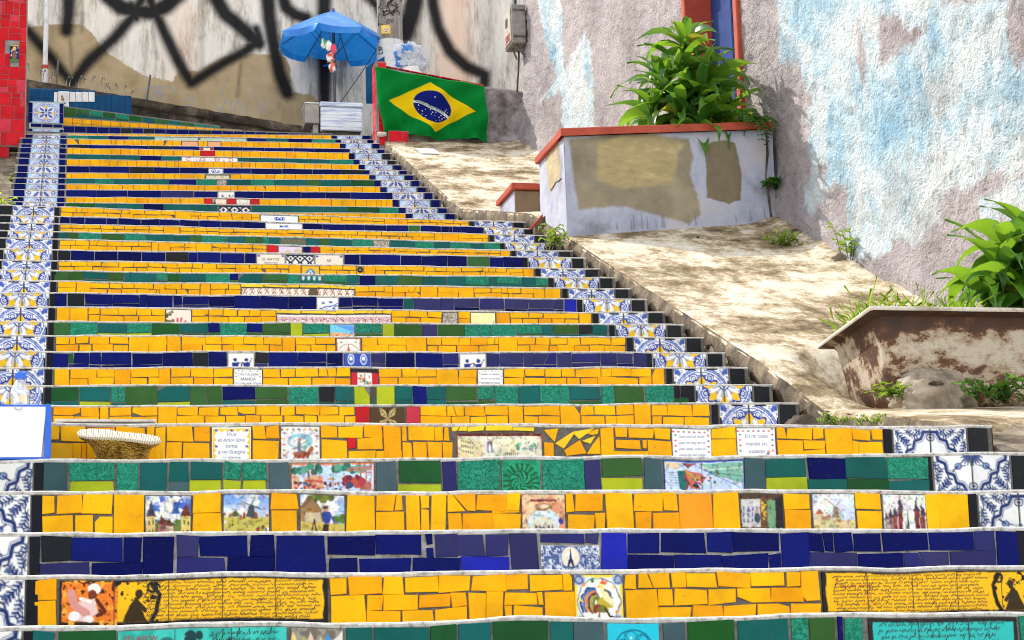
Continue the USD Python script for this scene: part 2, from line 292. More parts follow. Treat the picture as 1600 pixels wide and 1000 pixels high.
def piece(i, code, poly, jit=0.003, proud=None):
    p = np.asarray(poly, float)
    p = p + rng.uniform(-jit, jit, p.shape)
    g = Polygon(p)
    if not g.is_valid or g.area < 2e-5: return
    p = np.array(g.convex_hull.exterior.coords)[:-1]
    if not shapely.LinearRing(p).is_ccw: p = p[::-1]
    d = 0.004 + rng.uniform(-0.0012, 0.0018) if proud is None else proud
    tilt = rng.normal(0, 0.010, 2); c = p.mean(0); y = ROWS[i][0]
    def place(a, b, dd): return np.stack([a, y - dd - ((a-c[0])*tilt[0] + (b-c[1])*tilt[1])*(dd > 0), b], -1)
    v, f = prism(p, place, -0.012, d, 0.0014)
    area = g.area / ((ROWS[i][0]-CAM[1])**2)
    pieces[0 if i < NB else 1 if i < NB+NM else 2].append((code, area, (v, f)))
def zspan(i, x0, x1):
    """z functions of the tile zone: top, visible bottom, real bottom as callables of x."""
    big = 0.72 if i < NB else 0.58 if i < NB+NM else 0.5
    top = lambda x: float(zrow(i, x)) - LIP*big - 0.002
    vis = lambda x: zvis(i, x)
    bot = lambda x: (float(zrow(i-1, x))+0.004 if i and ROWS[i][0]-ROWS[i-1][0] < 1 else float(zrow(i, x))-0.16)
    return top, vis, bot
def cell(i, code, x0, x1, f0, f1, gap=0.0021, broken=0.0):
    """A tile between fractions f0..f1 of the visible riser height (f1 = None: down to the tread below)."""
    top, vis, bot = zspan(i, x0, x1)
    zz = lambda x, f: top(x) + (vis(x)-top(x))*f
    za = lambda x: zz(x, f0) - (gap if f0 > 0 else 0)
    zb = (lambda x: min(bot(x), vis(x)-0.004)) if f1 is None else (lambda x: zz(x, f1)+gap)
    a, b = x0+gap, x1-gap
    if b-a < 0.006: return
    P = [(a, zb(a)), (b, zb(b)), (b, za(b)), (a, za(a))]
    jit = 0.0040 if i < NB else 0.0030 if i < NB+NM else 0.0018
    r = rng.random()
    if r < broken:      # a tile cracked in two, or with a corner gone
        if r < broken*0.5:
            k = rng.uniform(0.3, 0.7); k2 = rng.uniform(0.2, 0.8)
            m1 = (a+(b-a)*k, zb(a+(b-a)*k)); m2 = (a+(b-a)*k2, za(a+(b-a)*k2)); g = gap*0.8
            piece(i, code, [P[0], (m1[0]-g, m1[1]), (m2[0]-g, m2[1]), P[3]], jit*0.5); piece(i, code, [(m1[0]+g, m1[1]), P[1], P[2], (m2[0]+g, m2[1])], jit*0.5)
        else:
            k = int(rng.integers(0, 4)); q = [np.array(p) for p in P]; s = rng.uniform(0.2, 0.45)
            n1 = q[k]+(q[(k+1) % 4]-q[k])*s; n0 = q[k]+(q[k-1]-q[k])*s*0.9
            poly = [tuple(p) for j, p in enumerate(q) if j != k]; poly[k:k] = [tuple(n0), tuple(n1)]
            piece(i, code, poly, jit*0.4)
        return
    piece(i, code, P, jit)
def auto(i, code, x0, x1, courses, w, wj=0.35, full=0.12, broken=0.08):
    """Running courses of broken tiles. courses: cut fractions, e.g. [0, .55, None]."""
    x = x0
    segs = []
    while x < x1-0.012:
        ww = w*rng.uniform(1-wj, 1+wj)
        if rng.random() < 0.18: ww *= 0.5
        if x1-(x+ww) < w*0.4: ww = x1-x
        segs.append((x, min(x+ww, x1))); x += ww
    if len(courses) == 2:
        for a, b in segs: cell(i, code, a, b, courses[0], courses[1], broken=broken*0.6)
        return
    k = 0; spans = []; start = x0           # full-height tiles break the courses up
    for a, b in segs:
        if rng.random() < full and b-a < w*1.3:
            if a > start+0.01: spans.append((start, a))
            cell(i, code, a, b, 0, None, broken=broken); start = b
    if x1 > start+0.01: spans.append((start, x1))
    for a, b in spans:
        for j in range(len(courses)-1):
            n = max(1, round((b-a)/w*rng.uniform(0.9, 1.1))); cuts = np.linspace(a, b, n+1)
            cuts[1:-1] += rng.uniform(-0.25, 0.25, n-1)*(b-a)/n
            if n > 2 and j % 2: cuts[1:-1] += 0.35*(b-a)/n*rng.choice([-1, 1])*0.6
            cuts = np.sort(cuts); f0, f1 = courses[j], courses[j+1]
            for p, q in zip(cuts[:-1], cuts[1:]):
                d0 = rng.uniform(-0.03, 0.03) if f0 else 0; d1 = rng.uniform(-0.03, 0.03) if f1 else 0
                cell(i, code, p, q, f0+d0, None if f1 is None else f1+d1, broken=broken)

PICS = []        # (row, x0, x1, f0, f1, painter name)
def row(i, spec, auto_args=None):
    """spec: 'x0 x1 code' items in photo columns. code: letter = full tile; 'K/L' = two stacked (K.7L sets the split); '@name' = picture tile; '*Y' = running courses; 't'/'b' prefix = only the upper / lower part."""
    for it in [s for s in spec.split(';') if s.strip()]:
        t = it.split(); u0, u1, code = float(t[0]), float(t[1]), t[2]; opt = [float(o) for o in t[3:]]
        x0, x1 = px2x(i, u0), px2x(i, u1)
        if code[0] == '@': PICS.append((i, x0, x1, opt[0] if opt else 0.0, opt[1] if len(opt) > 1 else None, code[1:]))
        elif code[0] == '*': auto(i, code[1], x0, x1, **auto_args)
        elif '/' in code:
            f = opt[0] if opt else 0.62; a, b = code.split('/')
            if a: cell(i, a, x0, x1, 0, f, broken=0.03)
            if b: cell(i, b, x0, x1, f, None)
        elif len(code) == 1: cell(i, code, x0, x1, 0, None, broken=0.05)
def cuts(i, code, f0, f1, us):
    """A course of tiles between photo columns us; code: one letter or one per tile ('-' = none)."""
    xs = [px2x(i, u) for u in us]
    for k, (a, b) in enumerate(zip(xs[:-1], xs[1:])):
        c = code[k % len(code)]
        if c != '-': cell(i, c, a, b, f0, f1, broken=.14 if c == 'Y' else .05)

# ---- lower flight, row by row (columns read off the photograph)
row(0, '48 84 T;88 181 D;182 450 @manuscript_teal;540 583 T;583 670 T;671 715 D;716 769 T;770 856 D;857 896 T;894 944 S;946 1031 @lotus;1033 1072 S;1073 1149 D;1150 1231 T;1233 1262 K;1262 1305 O;1309 1316 N;1318 1349 K;1354 1590 @manuscript_teal_two;1592 1640 K;1642 1700 D')
PICS.append((0, px2x(0, 452), px2x(0, 538), 0.0, None, 'diamonds'))
row(1, '54 89 Y/Y 0.44;91 514 @manuscript_left;895 974 @rooster;1281 1700 @manuscript_right')
cuts(1, 'Y', 0, .40, [515, 544, 598, 631, 684, 736, 790, 827, 878, 895]); cuts(1, 'Y', .40, None, [517, 571]); cuts(1, 'Y', .40, .74, [571, 598, 652, 704, 730]); cuts(1, 'Y', .40, None, [730, 758, 786])
cuts(1, 'Y', .74, None, [571, 625, 678, 730]); cuts(1, 'Y', .40, .74, [786, 838, 848]); cuts(1, 'Y', .74, None, [786, 801, 848]); cuts(1, 'Y', .40, None, [848, 898])
cuts(1, 'Y', 0, .36, [974, 996, 1047, 1072, 1120, 1173, 1227, 1250]); cuts(1, 'Y', .36, None, [976, 1027]); cuts(1, 'Y', .36, .74, [1027, 1052, 1103, 1150, 1203, 1254]); cuts(1, 'Y', .74, None, [1027, 1078, 1129, 1180, 1232, 1280]); cuts(1, 'Y', 0, .72, [1250, 1280])
cuts(2, 'CNN', 0, .68, [63, 111, 193, 222]); cuts(2, 'N', 0, None, [223, 273]); cuts(2, 'VNN', 0, .58, [274, 311, 389, 430]); cuts(2, 'VN', .68, None, [62, 142, 223]); cuts(2, 'VN', .58, None, [274, 353, 430])
cuts(2, 'N', 0, None, [431, 509]); cuts(2, 'N', 0, .55, [510, 586, 661]); cuts(2, 'N', 0, .3, [664, 677]); cuts(2, 'N', .32, .64, [664, 679]); cuts(2, 'VVV', 0, .62, [678, 714, 757, 794]); cuts(2, 'N', .57, None, [511, 561]); cuts(2, 'NNB', .62, None, [561, 642, 719, 796])
cuts(2, 'V', 0, None, [796, 841]); cuts(2, 'VV', 0, .30, [842, 915, 936]); row(2, '842 938 @tower .31;938 978 B'); cuts(2, 'N', 0, .58, [978, 1031, 1103, 1145, 1218]); cuts(2, 'N', .60, None, [979, 1052, 1126, 1199, 1218]); cuts(2, 'N', 0, None, [1219, 1263])
cuts(2, 'N', 0, .56, [1262, 1303, 1333, 1377, 1450, 1521]); cuts(2, 'V', 0, .56, [1521, 1554]); cuts(2, 'VNVV', .57, None, [1265, 1337, 1409, 1481, 1554]); cuts(2, 'N', 0, None, [1555, 1590])
cuts(3, 'Y', 0, .52, [65, 87, 128, 176]); cuts(3, 'Y', .55, None, [65, 115, 148, 177]); row(3, '177 225 Y;225 300 @village;300 347 Y/Y .5;347 422 @windmill;422 466 Y/Y .46;467 540 @painter;540 586 Y;769 813 Y/Y .55;813 884 @monuments;945 989 Y;1060 1112 A;1112 1155 Y;1155 1224 @interior;1223 1266 Y/Y .45;1267 1336 @windmill_pale;1336 1377 Y/Y .46;1377 1447 @harbour;1445 1466 Y;1466 1513 Y')
cuts(3, 'Y', 0, .46, [587, 630]); cuts(3, 'Y', .48, None, [587, 633]); cuts(3, 'Y', 0, None, [633, 656]); cuts(3, 'Y', 0, .38, [656, 672]); cuts(3, 'Y', .38, None, [656, 672]); cuts(3, 'Y', 0, None, [672, 697]); cuts(3, 'Y', 0, .5, [698, 743, 790]); cuts(3, 'Y', .52, None, [698, 722, 769]); cuts(3, 'Y', 0, .52, [790, 813])
cuts(3, 'Y', 0, .55, [884, 897, 942]); cuts(3, 'Y', .57, None, [884, 928, 945]); cuts(3, 'Y', 0, .5, [990, 1036, 1058]); cuts(3, 'Y', .52, None, [990, 1017, 1060])
row(4, '67 107 S;108 179 K/L .68;181 218 K;218 261 T;264 295 T/S .66;296 347 T/L .64;349 377 K/L .64;378 417 K/L .64;418 452 S;453 586 @market;586 620 S;621 690 D/L .74;690 714 V;714 780 K;781 845 @sunflower;845 914 K;912 938 V;938 1004 O/L .6;1004 1035 S;1035 1163 @river;1161 1195 S;1194 1260 T/L .62;1261 1321 N/T .68;1321 1386 T/D .66;1386 1450 K/T .68')
cuts(5, 'Y', 0, .46, [70, 94, 136, 181, 227, 243]); cuts(5, 'Y', .5, None, [70, 114, 136, 181, 227, 243]); row(5, '243 258 Y;329 394 @verse_one;437 501 @rider;599 626 Y;937 960 Y;1048 1112 @verse_two;1110 1150 Y/Y .42;1149 1212 @verse_three;712 848 @street .2;')
cuts(5, 'Y', 0, .48, [258, 302, 328]); cuts(5, 'Y', .5, None, [258, 284, 328]); cuts(5, 'Y', 0, .42, [394, 415, 436]); cuts(5, 'Y', .44, None, [394, 436]); cuts(5, 'Y', 0, .38, [502, 526, 568, 598]); cuts(5, 'Y', .42, None, [502, 543]); cuts(5, 'RY', .36, .74, [543, 557, 599]); cuts(5, 'Y', .78, None, [544, 586, 628])
cuts(5, 'Y', 0, .48, [626, 636, 678, 702]); cuts(5, 'Y', .5, None, [627, 644, 667, 690, 707]); cuts(5, 'y', 0, .16, [705, 730, 757, 800, 836]); cuts(5, 'Y', .5, None, [848, 866])
for tri_ in ([(850, .1), (872, .02), (866, .5)], [(866, .55), (890, .2), (900, .1), (880, .75)], [(880, .8), (905, .45), (915, .95), (884, 1.0)], [(893, .15), (930, 0), (905, .42)], [(908, .5), (930, .3), (922, .6)], [(925, .65), (936, .3), (937, .98), (915, .98)], [(915, .2), (936, .02), (934, .22), (925, .28)]):
    pts = []
    for u, f in tri_:
        x = px2x(5, u); tp, vs, _ = zspan(5, x, x); pts.append((x, tp(x)+(vs(x)-tp(x))*f))
    piece(5, 'Y' if rng.random() < .5 else 'y', pts, 0.001)
cuts(5, 'Y', 0, .42, [960, 981, 1022, 1047]); cuts(5, 'Y', .44, .8, [960, 1001, 1011]); cuts(5, 'Y', .44, None, [1011, 1048]); cuts(5, 'Y', .84, None, [940, 983, 1011])
cuts(5, 'Y', 0, .44, [1212, 1228, 1269, 1288]); cuts(5, 'Y', .46, None, [1213, 1253]); cuts(5, 'Y', .46, .8, [1253, 1289]); cuts(5, 'Y', .82, None, [1253, 1289]); cuts(5, 'Y', 0, None, [1289, 1331]); cuts(5, 'Y', 0, .46, [1331, 1361, 1379]); cuts(5, 'Y', .48, None, [1331, 1340, 1379])

# ---- middle flight
MY = dict(courses=[0, .56, None], w=0.092, full=0.16, broken=0.10)
L_, R_ = 88, 1400
def rowx(i, pad=0.0): return px2x(i, pix((0.045, ROWS[i][0], float(zrow(i, 0))))[0]), W-0.045
def yrow(i, pics, **kw):
    """A yellow row: running courses everywhere but where pictures sit."""
    a, b = rowx(i); items = sorted([(px2x(i, p[0]), px2x(i, p[1]), p) for p in pics]); x = a
    for p0, p1, p in items:
        if p0 > x+0.02: auto(i, 'Y', x, p0, **kw)
        if p[2][0] == '@': PICS.append((i, p0, p1, p[3] if len(p) > 3 else 0.0, None, p[2][1:]))
        else: cell(i, p[2], p0, p1, 0, None)
        if len(p) > 3 and p[3] > 0: auto(i, 'y', p0, p1, [0, p[3]-0.02], 0.11, full=0)
        x = p1
    if b > x+0.02: auto(i, 'Y', x, b, **kw)
def seqrow(i, spec, slivers=''):
    """A single-course row given as 'u0,u1,...' boundaries with a code each: 'u0 code code_end_u ...'."""
    t = spec.split(); us = [float(x) for x in t[0::2]]; cs = t[1::2]
    for k, c in enumerate(cs):
        x0, x1 = px2x(i, us[k]), px2x(i, us[k+1])
        if c == '-': continue
        if c[0] == '@': PICS.append((i, x0, x1, 0.0, None, c[1:])); continue
        if slivers and rng.random() < 0.55:
            f = rng.uniform(.74, .88); cell(i, c, x0, x1, 0, f, broken=.05); cell(i, slivers[int(rng.integers(0, len(slivers)))], x0, x1, f, None)
        else: cell(i, c, x0, x1, 0, None, broken=.06)
yrow(6, [(555, 577, 'R'), (577, 634, '@leafmotif'), (634, 656, 'P')], **MY)
seqrow(7, '72 D 123.5 T 174 K 195.5 O 246 T 297 O 347 N 399 O 450 K 497.5 C 523 T 553 L 578 @tulip 588 L 617 T 645 N 667 T 697 O 745.5 K 773 K 810 T 842.5 K 890 T 938 K 960 O 1007 K 1053 X 1079', 'DTLTOK')
yrow(8, [(364, 411, '@verse_four'), (547, 592, '@redframe'), (745, 787, '@verse_five')], **MY)
seqrow(9, '77 N 107 D 114.5 N 140 N 158.5 N 206 N 254 N 302 C 326 N 355 @bluefigures 398 C 419 N 465 N 510 N 536 @roundels 580 V 602 N 648.5 N 692.5 V 717 @bluefigures_two 760 V 780 V 818 V 833 V 870 V 893 V 938 V 964 V 989 V 1011', 'NNV')
yrow(10, [(524, 565, '@star')], **MY)
seqrow(11, '83 O 109 K 153 T 198 K 237 D 280 T 325 N 343.5 K 386 N 409.5 O 453.5 L 472.5 K 514 @boat 555 K 597 L 616 O 659 V 684 O 726 K 766 K 808 K 847 T 864 O 904 C 925.5 T 949', 'OLOT')
yrow(12, [(258, 300, '@redflower'), (431, 612, '@frieze_pink', .3), (690, 716, '@bare'), (734, 775, '@canoe')], **MY)
seqrow(13, '84 N 105 C 132.5 N 176 N 217.5 N 229 N 270.5 N 285 N 326 N 366 N 407.5 N 450.5 N 472 N 494 @bluespray 529.5 N 550 N 590 N 629.5 T 646 V 688 V 709 V 749.5 V 788 V 825 V 865 V 881 B 901', 'NNV')
yrow(14, [(376, 555, '@frieze_brown', .3)], **MY)
seqrow(15, '85 O 105 O 130 T 169 O 194 T 204 T 244 K 261.5 D 280.5 T 321 K 359 N 373 T 411 O 449 K 468 @fan 505 K 541 T 562.5 N 586 T 622 O 660 T 698.5 T 727 K 764 T 776.5 K 815 T 837 K 855', 'OT')
yrow(16, [(470, 500, '@fan_top'), (556, 569, '@button')], **MY)
seqrow(17, '91 C 110 N 148 N 184 N 221 N 258.5 C 294 N 309 N 345 N 382 N 400 @verse_six 446 @geometric 491.5 @verse_seven 537 N 562.5 N 592 N 625.5 N 659 N 699.5 N 730 O 764.5 N 786.5 N 818', '')
yrow(18, [(417, 434, 'R'), (434, 473, '@violets'), (473, 485, 'N'), (485, 500, 'R')], **MY)
seqrow(19, '89 T 105.5 O 123 K 158 O 194 K 228 T 272 T 297 O 315 K 355 T 382 O 411 K 420 T 437 @tealmotif 479 T 499.5 O 515 T 550 K 582 @bare 609.5 T 648 K 678 T 703 K 735.5 T 756 K 785', '')
yrow(20, [], **MY)
seqrow(21, '93 N 109.5 N 132.5 N 166 N 184 N 220 N 250 N 281 N 311 N 345 N 380 N 414 @bluescroll_two 473 N 505 N 538 N 570 N 604 N 638 O 657 N 689 N 707 N 721 N 753', '')
yrow(22, [(406, 467, '@bluescroll')], **MY)
# ---- upper flight
UY = dict(courses=[0, None], w=0.105, wj=0.25, full=0, broken=0.05)
def colours(i, codes, w, pics):
    a, b = 0.075, W-0.06; items = sorted([(px2x(i, p[0]), px2x(i, p[1]), p[2]) for p in pics]); x = a
    spans = []
    for p0, p1, c in items:
        spans.append((x, p0)); x = p1
        if c[0] == '@': PICS.append((i, p0, p1, 0.0, None, c[1:]))
        else: cell(i, c, p0, p1, 0, None)
    spans.append((x, b))
    for p, q in spans:
        if q-p < 0.03: continue
        n = max(1, round((q-p)/w)); cs = np.linspace(p, q, n+1); cs[1:-1] += rng.uniform(-.22, .22, n-1)*(q-p)/n
        for s, e in zip(cs[:-1], cs[1:]): cell(i, codes[int(rng.integers(0, len(codes)))], s, e, 0, None)
upics = {1: [(340, 393, '@geometric')], 2: [(319, 331, 'R'), (331, 355, '@redflower'), (355, 368, 'R'), (368, 392, '@star'), (392, 405, 'R')], 3: [(340, 367, '@bluefigures')], 5: [(338, 355, '@bare')], 6: [(320, 360, '@frieze_olive')], 7: [(325, 349, '@bluescroll')], 8: [], 9: [(283, 372, '@frieze_red')],
         10: [(313, 336, 'R')], 11: [(312, 334, '@redframe')], 12: [(283, 310, '@peach'), (324, 346, '@peach')], 13: [(241, 310, '@pale_strip'), (312, 386, '@pale_strip')], 14: []}
pat = 'YTYNYTYNYTYNYTY'
for k in range(NU):
    i = NB+NM+k; c = pat[k]
    if c == 'Y':
        a, b = 0.075, W-0.06; x = a
        for u0, u1, code in sorted(upics.get(k, [])):
            p0, p1 = px2x(i, u0), px2x(i, u1); auto(i, 'Y', x, p0, **UY); x = p1
            if code[0] == '@': PICS.append((i, p0, p1, 0.0, None, code[1:]))
            else: cell(i, code, p0, p1, 0, None)
        auto(i, 'Y', x, b, **UY)
    elif c == 'N': colours(i, 'NNNNNNNC' if k > 3 else 'NNNNVC', 0.30, upics.get(k, []))
    else: colours(i, 'TKOTDTTKNT', 0.24, upics.get(k, []))
# ---- trims between field and border, and the dark end tiles
for i in range(len(ROWS)):
    nb = i < NB+NM; wl = 0.034 if nb else 0.062
    for x0, x1 in (((0.004, wl), (W-wl, W-0.003))):
        top, vis, bot = zspan(i, x0, x1)
        piece(i, 'X' if nb else 'N', [(x0, bot(x0)), (x1, bot(x1)), (x1, top(x1)), (x0, top(x0))], 0.001)
    for x0, x1 in ((XL-0.10, XL-0.004), (XR+0.006, XR+0.085)):
        top, vis, bot = zspan(i, x0, x1)
        piece(i, 'C' if (nb or (i < NB+NM+11 and x0 > 0 and i > NB+NM+8)) else 'N', [(x0, bot(x0)), (x1, bot(x1)), (x1, top(x1)), (x0, top(x0))], 0.001)
# ---- hand the pieces over: up to 300 of a kind per flight as parts, the smallest of the rest joined
for k, lst in pieces.items():
    by = {}
    for code, area, m in lst: by.setdefault(code, []).append((area, m))
    for code, ms in by.items():
        ms.sort(key=lambda t: -t[0])
        for area, m in ms[:300]: obj(KIND[code], m, MAT[code], FLIGHTS[k])
        if len(ms) > 300: obj('smaller_'+KIND[code]+'s', cat_meshes([m for _, m in ms[300:]]), MAT[code], FLIGHTS[k], kind='stuff')
print('pieces', {k: len(v) for k, v in pieces.items()}, 'pictures', len(PICS))
# ------------------------------------------------------------------ painted tiles: hand-painted glaze stored on a fine vertex grid
class Pic:
    def __init__(s, u, v, base, asp=1.0, seed=0):
        s.u, s.v, s.asp = u*asp, v, asp; s.c = np.tile(np.asarray(base, float), (len(u), 1)); s.seed = seed; s.r = np.random.default_rng(seed+11); s.soft = 0.012
    def put(s, a, c):
        a = np.clip(a, 0, 1)[:, None]; s.c = s.c*(1-a) + np.asarray(c)*a; return s
    def blob(s, d, c, soft=None): return s.put(1-sstep(d, -(soft or s.soft), soft or s.soft), c)
    def rect(s, x0, y0, x1, y1, c): return s.blob(np.maximum(np.maximum(x0-s.u, s.u-x1), np.maximum(y0-s.v, s.v-y1)), c)
    def disc(s, x, y, rx, ry, c): return s.blob((np.sqrt(((s.u-x)/rx)**2+((s.v-y)/ry)**2)-1)*min(rx, ry), c)
    def ring(s, x, y, r, w, c): return s.blob(abs(np.hypot(s.u-x, s.v-y)-r)-w, c)
    def poly(s, pts, c): return s.blob(sdf(pts, np.stack([s.u, s.v], 1)), c)
    def line(s, pts, w, c): return s.blob(dline(pts, np.stack([s.u, s.v], 1))-w, c)
    def n(s, sc, seed=0, o=4): return fb(np.stack([s.u, s.v], 1), sc, o, s.seed+seed)
    def wash(s, c, lo=.45, hi=.6, sc=6, seed=1, mask=None):
        a = sstep(s.n(sc, seed), lo, hi); return s.put(a if mask is None else a*mask, c)
    def scatter(s, n, box, r, cs):
        for _ in range(n): s.disc(s.r.uniform(box[0], box[2])*s.asp, s.r.uniform(box[1], box[3]), r*s.r.uniform(.6, 1.3), r*s.r.uniform(.6, 1.3), cs[int(s.r.integers(0, len(cs)))])
        return s
WHITE, CREAM, BLUE, NAVY_, PALEB = lin(238, 236, 228), lin(232, 222, 196), lin(45, 70, 165), lin(18, 30, 95), lin(170, 190, 228)
SKYB, GRASS, BROWN, DKBR, REDP, ORNG, GOLDY, GREENP = lin(120, 165, 225), lin(205, 190, 90), lin(140, 90, 55), lin(60, 40, 28), lin(200, 40, 40), lin(235, 130, 40), lin(240, 190, 40), lin(50, 120, 60)
LAV, BLK = lin(196, 200, 226), lin(22, 20, 20)
def house(p, x, y, w, h, wall, roof, windows=True):
    p.rect(x, y, x+w, y+h, wall).poly([(x-.015, y+.01), (x+w/2, y-h*.6), (x+w+.015, y+.01)], roof)
    if windows:
        for k in range(2):
            for j in range(2): p.rect(x+w*(.2+.45*k), y+h*(.2+.4*j), x+w*(.36+.45*k), y+h*(.38+.4*j), DKBR)
def P_village(p):
    p.put(np.ones(len(p.u)), lin(95, 130, 205)).wash(WHITE, .42, .6, 4); p.wash(lin(70, 105, 190), .5, .6, 7, 4, p.v < .4)
    p.poly([(.0, .62), (.35, .7), (1, .6), (1, 1), (0, 1)], lin(120, 120, 60)); p.scatter(18, (.2, .55, .85, .72), .05, [lin(60, 100, 45), lin(90, 120, 50)])
    house(p, .03, .45, .2, .5, lin(225, 195, 120), lin(90, 70, 80)); p.poly([(.1, .4), (.15, .1), (.2, .4)], lin(60, 65, 95)); house(p, .3, .62, .15, .3, lin(190, 120, 110), lin(130, 60, 50)); house(p, .47, .66, .13, .28, lin(230, 210, 170), lin(110, 60, 50)); house(p, .78, .45, .2, .5, lin(225, 200, 110), lin(120, 55, 50)); p.scatter(10, (.3, .85, .75, .97), .025, [REDP, DKBR, lin(60, 90, 150)])
def P_windmill(p):
    p.put(sstep(.6-p.v, 0, .5)*.7+.3, SKYB); p.wash(WHITE, .45, .62, 4, 2, p.v < .5); p.rect(-1, .5, 3, 2, GRASS); p.scatter(14, (0, .42, 1, .55), .05, [lin(150, 80, 50), lin(90, 110, 60), lin(170, 110, 60)])
    p.poly([(.5, .5), (.55, .25), (.66, .25), (.7, .5)], lin(70, 75, 85))
    for a in (.4, 1.97, 3.54, 5.1): p.line([(.6, .25), (.6+.22*math.cos(a), .25+.22*math.sin(a))], .012, lin(60, 65, 75))
    p.scatter(22, (0, .6, 1, .98), .035, [lin(60, 90, 170), WHITE, lin(120, 130, 50), lin(150, 60, 60), lin(230, 215, 120)])
def P_windmill_pale(p):
    p.put(np.ones(len(p.u)), lin(215, 225, 238)); p.wash(WHITE, .4, .6, 3); p.rect(-1, .58, 3, 2, lin(222, 205, 150)); p.scatter(10, (.05, .45, .95, .62), .05, [lin(190, 120, 80), lin(160, 170, 100), lin(210, 200, 130)])
    house(p, .05, .45, .2, .18, lin(225, 200, 150), lin(190, 100, 70), False); p.poly([(.45, .55), (.5, .3), (.58, .3), (.62, .55)], lin(150, 130, 95))
    for a in (.7, 2.27, 3.84, 5.4): p.line([(.54, .3), (.54+.2*math.cos(a), .3+.2*math.sin(a))], .01, lin(150, 130, 90))
    p.scatter(14, (0, .65, 1, .98), .04, [lin(170, 160, 80), lin(205, 150, 110), lin(235, 220, 170)])
def P_painter(p):
    p.put(np.ones(len(p.u)), lin(150, 180, 225)); p.wash(WHITE, .4, .6, 4); p.rect(-1, .62, 3, 2, lin(215, 185, 90)); p.poly([(0, .28), (.25, .08), (.5, .35), (.5, .62), (0, .62)], lin(165, 125, 70)); p.poly([(0, .3), (.22, .0), (.52, .36)], lin(150, 115, 75)); p.rect(.1, .4, .45, .62, lin(205, 190, 150))
    p.scatter(22, (.25, -.03, .7, .14), .06, [lin(80, 100, 35), lin(120, 125, 50)]); p.scatter(9, (.75, .5, 1, .6), .07, [lin(90, 120, 50)])
    p.disc(.58, .5, .11, .16, lin(45, 70, 145)); p.disc(.57, .32, .05, .05, lin(190, 130, 95)); p.disc(.56, .29, .055, .03, DKBR); p.rect(.5, .66, .64, .95, DKBR); p.line([(.3, .55), (.24, .95)], .015, DKBR); p.line([(.3, .55), (.38, .95)], .015, DKBR); p.disc(.75, .9, .12, .07, DKBR); p.line([(.66, .45), (.76, .62)], .02, lin(60, 90, 170))
def P_monuments(p):
    p.put(np.ones(len(p.u)), lin(226, 150, 110)); p.wash(lin(240, 205, 160), .42, .6, 5); p.disc(.5, .62, .36, .28, lin(215, 225, 230)); p.rect(.2, .12, .8, .17, lin(130, 50, 60)); p.disc(.5, .3, .2, .09, lin(170, 110, 80)); p.disc(.5, .28, .13, .05, lin(240, 220, 180)); p.rect(.24, .6, .76, .85, CREAM)
    for k in range(5): p.disc(.31+.095*k, .77, .025, .08, lin(95, 85, 80))
    p.rect(.36, .52, .64, .6, CREAM); p.scatter(8, (.2, .84, .8, .92), .035, [lin(40, 130, 110)]); p.disc(.88, .6, .05, .07, lin(60, 70, 150)); p.scatter(10, (0, .3, 1, .98), .03, [lin(200, 80, 60), lin(245, 225, 190), lin(90, 90, 120)])
def P_interior(p):
    p.put(np.ones(len(p.u)), lin(110, 85, 60)); p.rect(.0, .1, .45, .75, lin(205, 205, 200)); p.rect(0, 0, 1.2, .12, lin(80, 60, 45)); p.rect(.62, .15, .8, .95, lin(120, 165, 120)); p.rect(.8, .08, 1, 1, lin(40, 30, 40)); p.rect(.46, .1, .58, 1, lin(120, 80, 40))
    for k in range(4):
        for j in range(3): p.rect(.05+.1*k, .3+.13*j, .08+.1*k, .4+.13*j, lin(70, 80, 150))
    p.disc(.3, .9, .25, .12, lin(215, 170, 90)); p.disc(.38, .55, .07, .13, lin(60, 75, 90)); p.disc(.37, .4, .045, .05, lin(210, 160, 120)); p.scatter(14, (.48, .2, .6, .7), .025, [GOLDY, lin(220, 180, 100)]); p.scatter(12, (.55, .75, .98, .98), .04, [lin(150, 150, 160), lin(60, 60, 70), WHITE])
def P_harbour(p):
    p.put(np.ones(len(p.u)), lin(208, 222, 236)); p.wash(lin(238, 236, 228), .4, .6, 3); p.rect(-1, .8, 3, 2, lin(190, 185, 185))
    for x, w, h, c in ((.02, .1, .3, lin(190, 170, 160)), (.12, .1, .34, lin(150, 120, 120)), (.22, .1, .38, lin(170, 80, 80)), (.33, .12, .5, lin(150, 60, 65)), (.62, .0, .0, BROWN), (.72, .11, .5, lin(140, 60, 60)), (.84, .12, .42, lin(150, 80, 75))):
        if w: house(p, x, .85-h, w, h, c, lin(80, 60, 75))
    p.poly([(.52, .8), (.56, .25), (.6, .8)], lin(90, 105, 110)); p.disc(.62, .95, .2, .1, lin(70, 85, 120)); p.scatter(12, (0, .82, 1, .97), .03, [lin(70, 80, 90), lin(200, 60, 60), lin(230, 225, 215)])
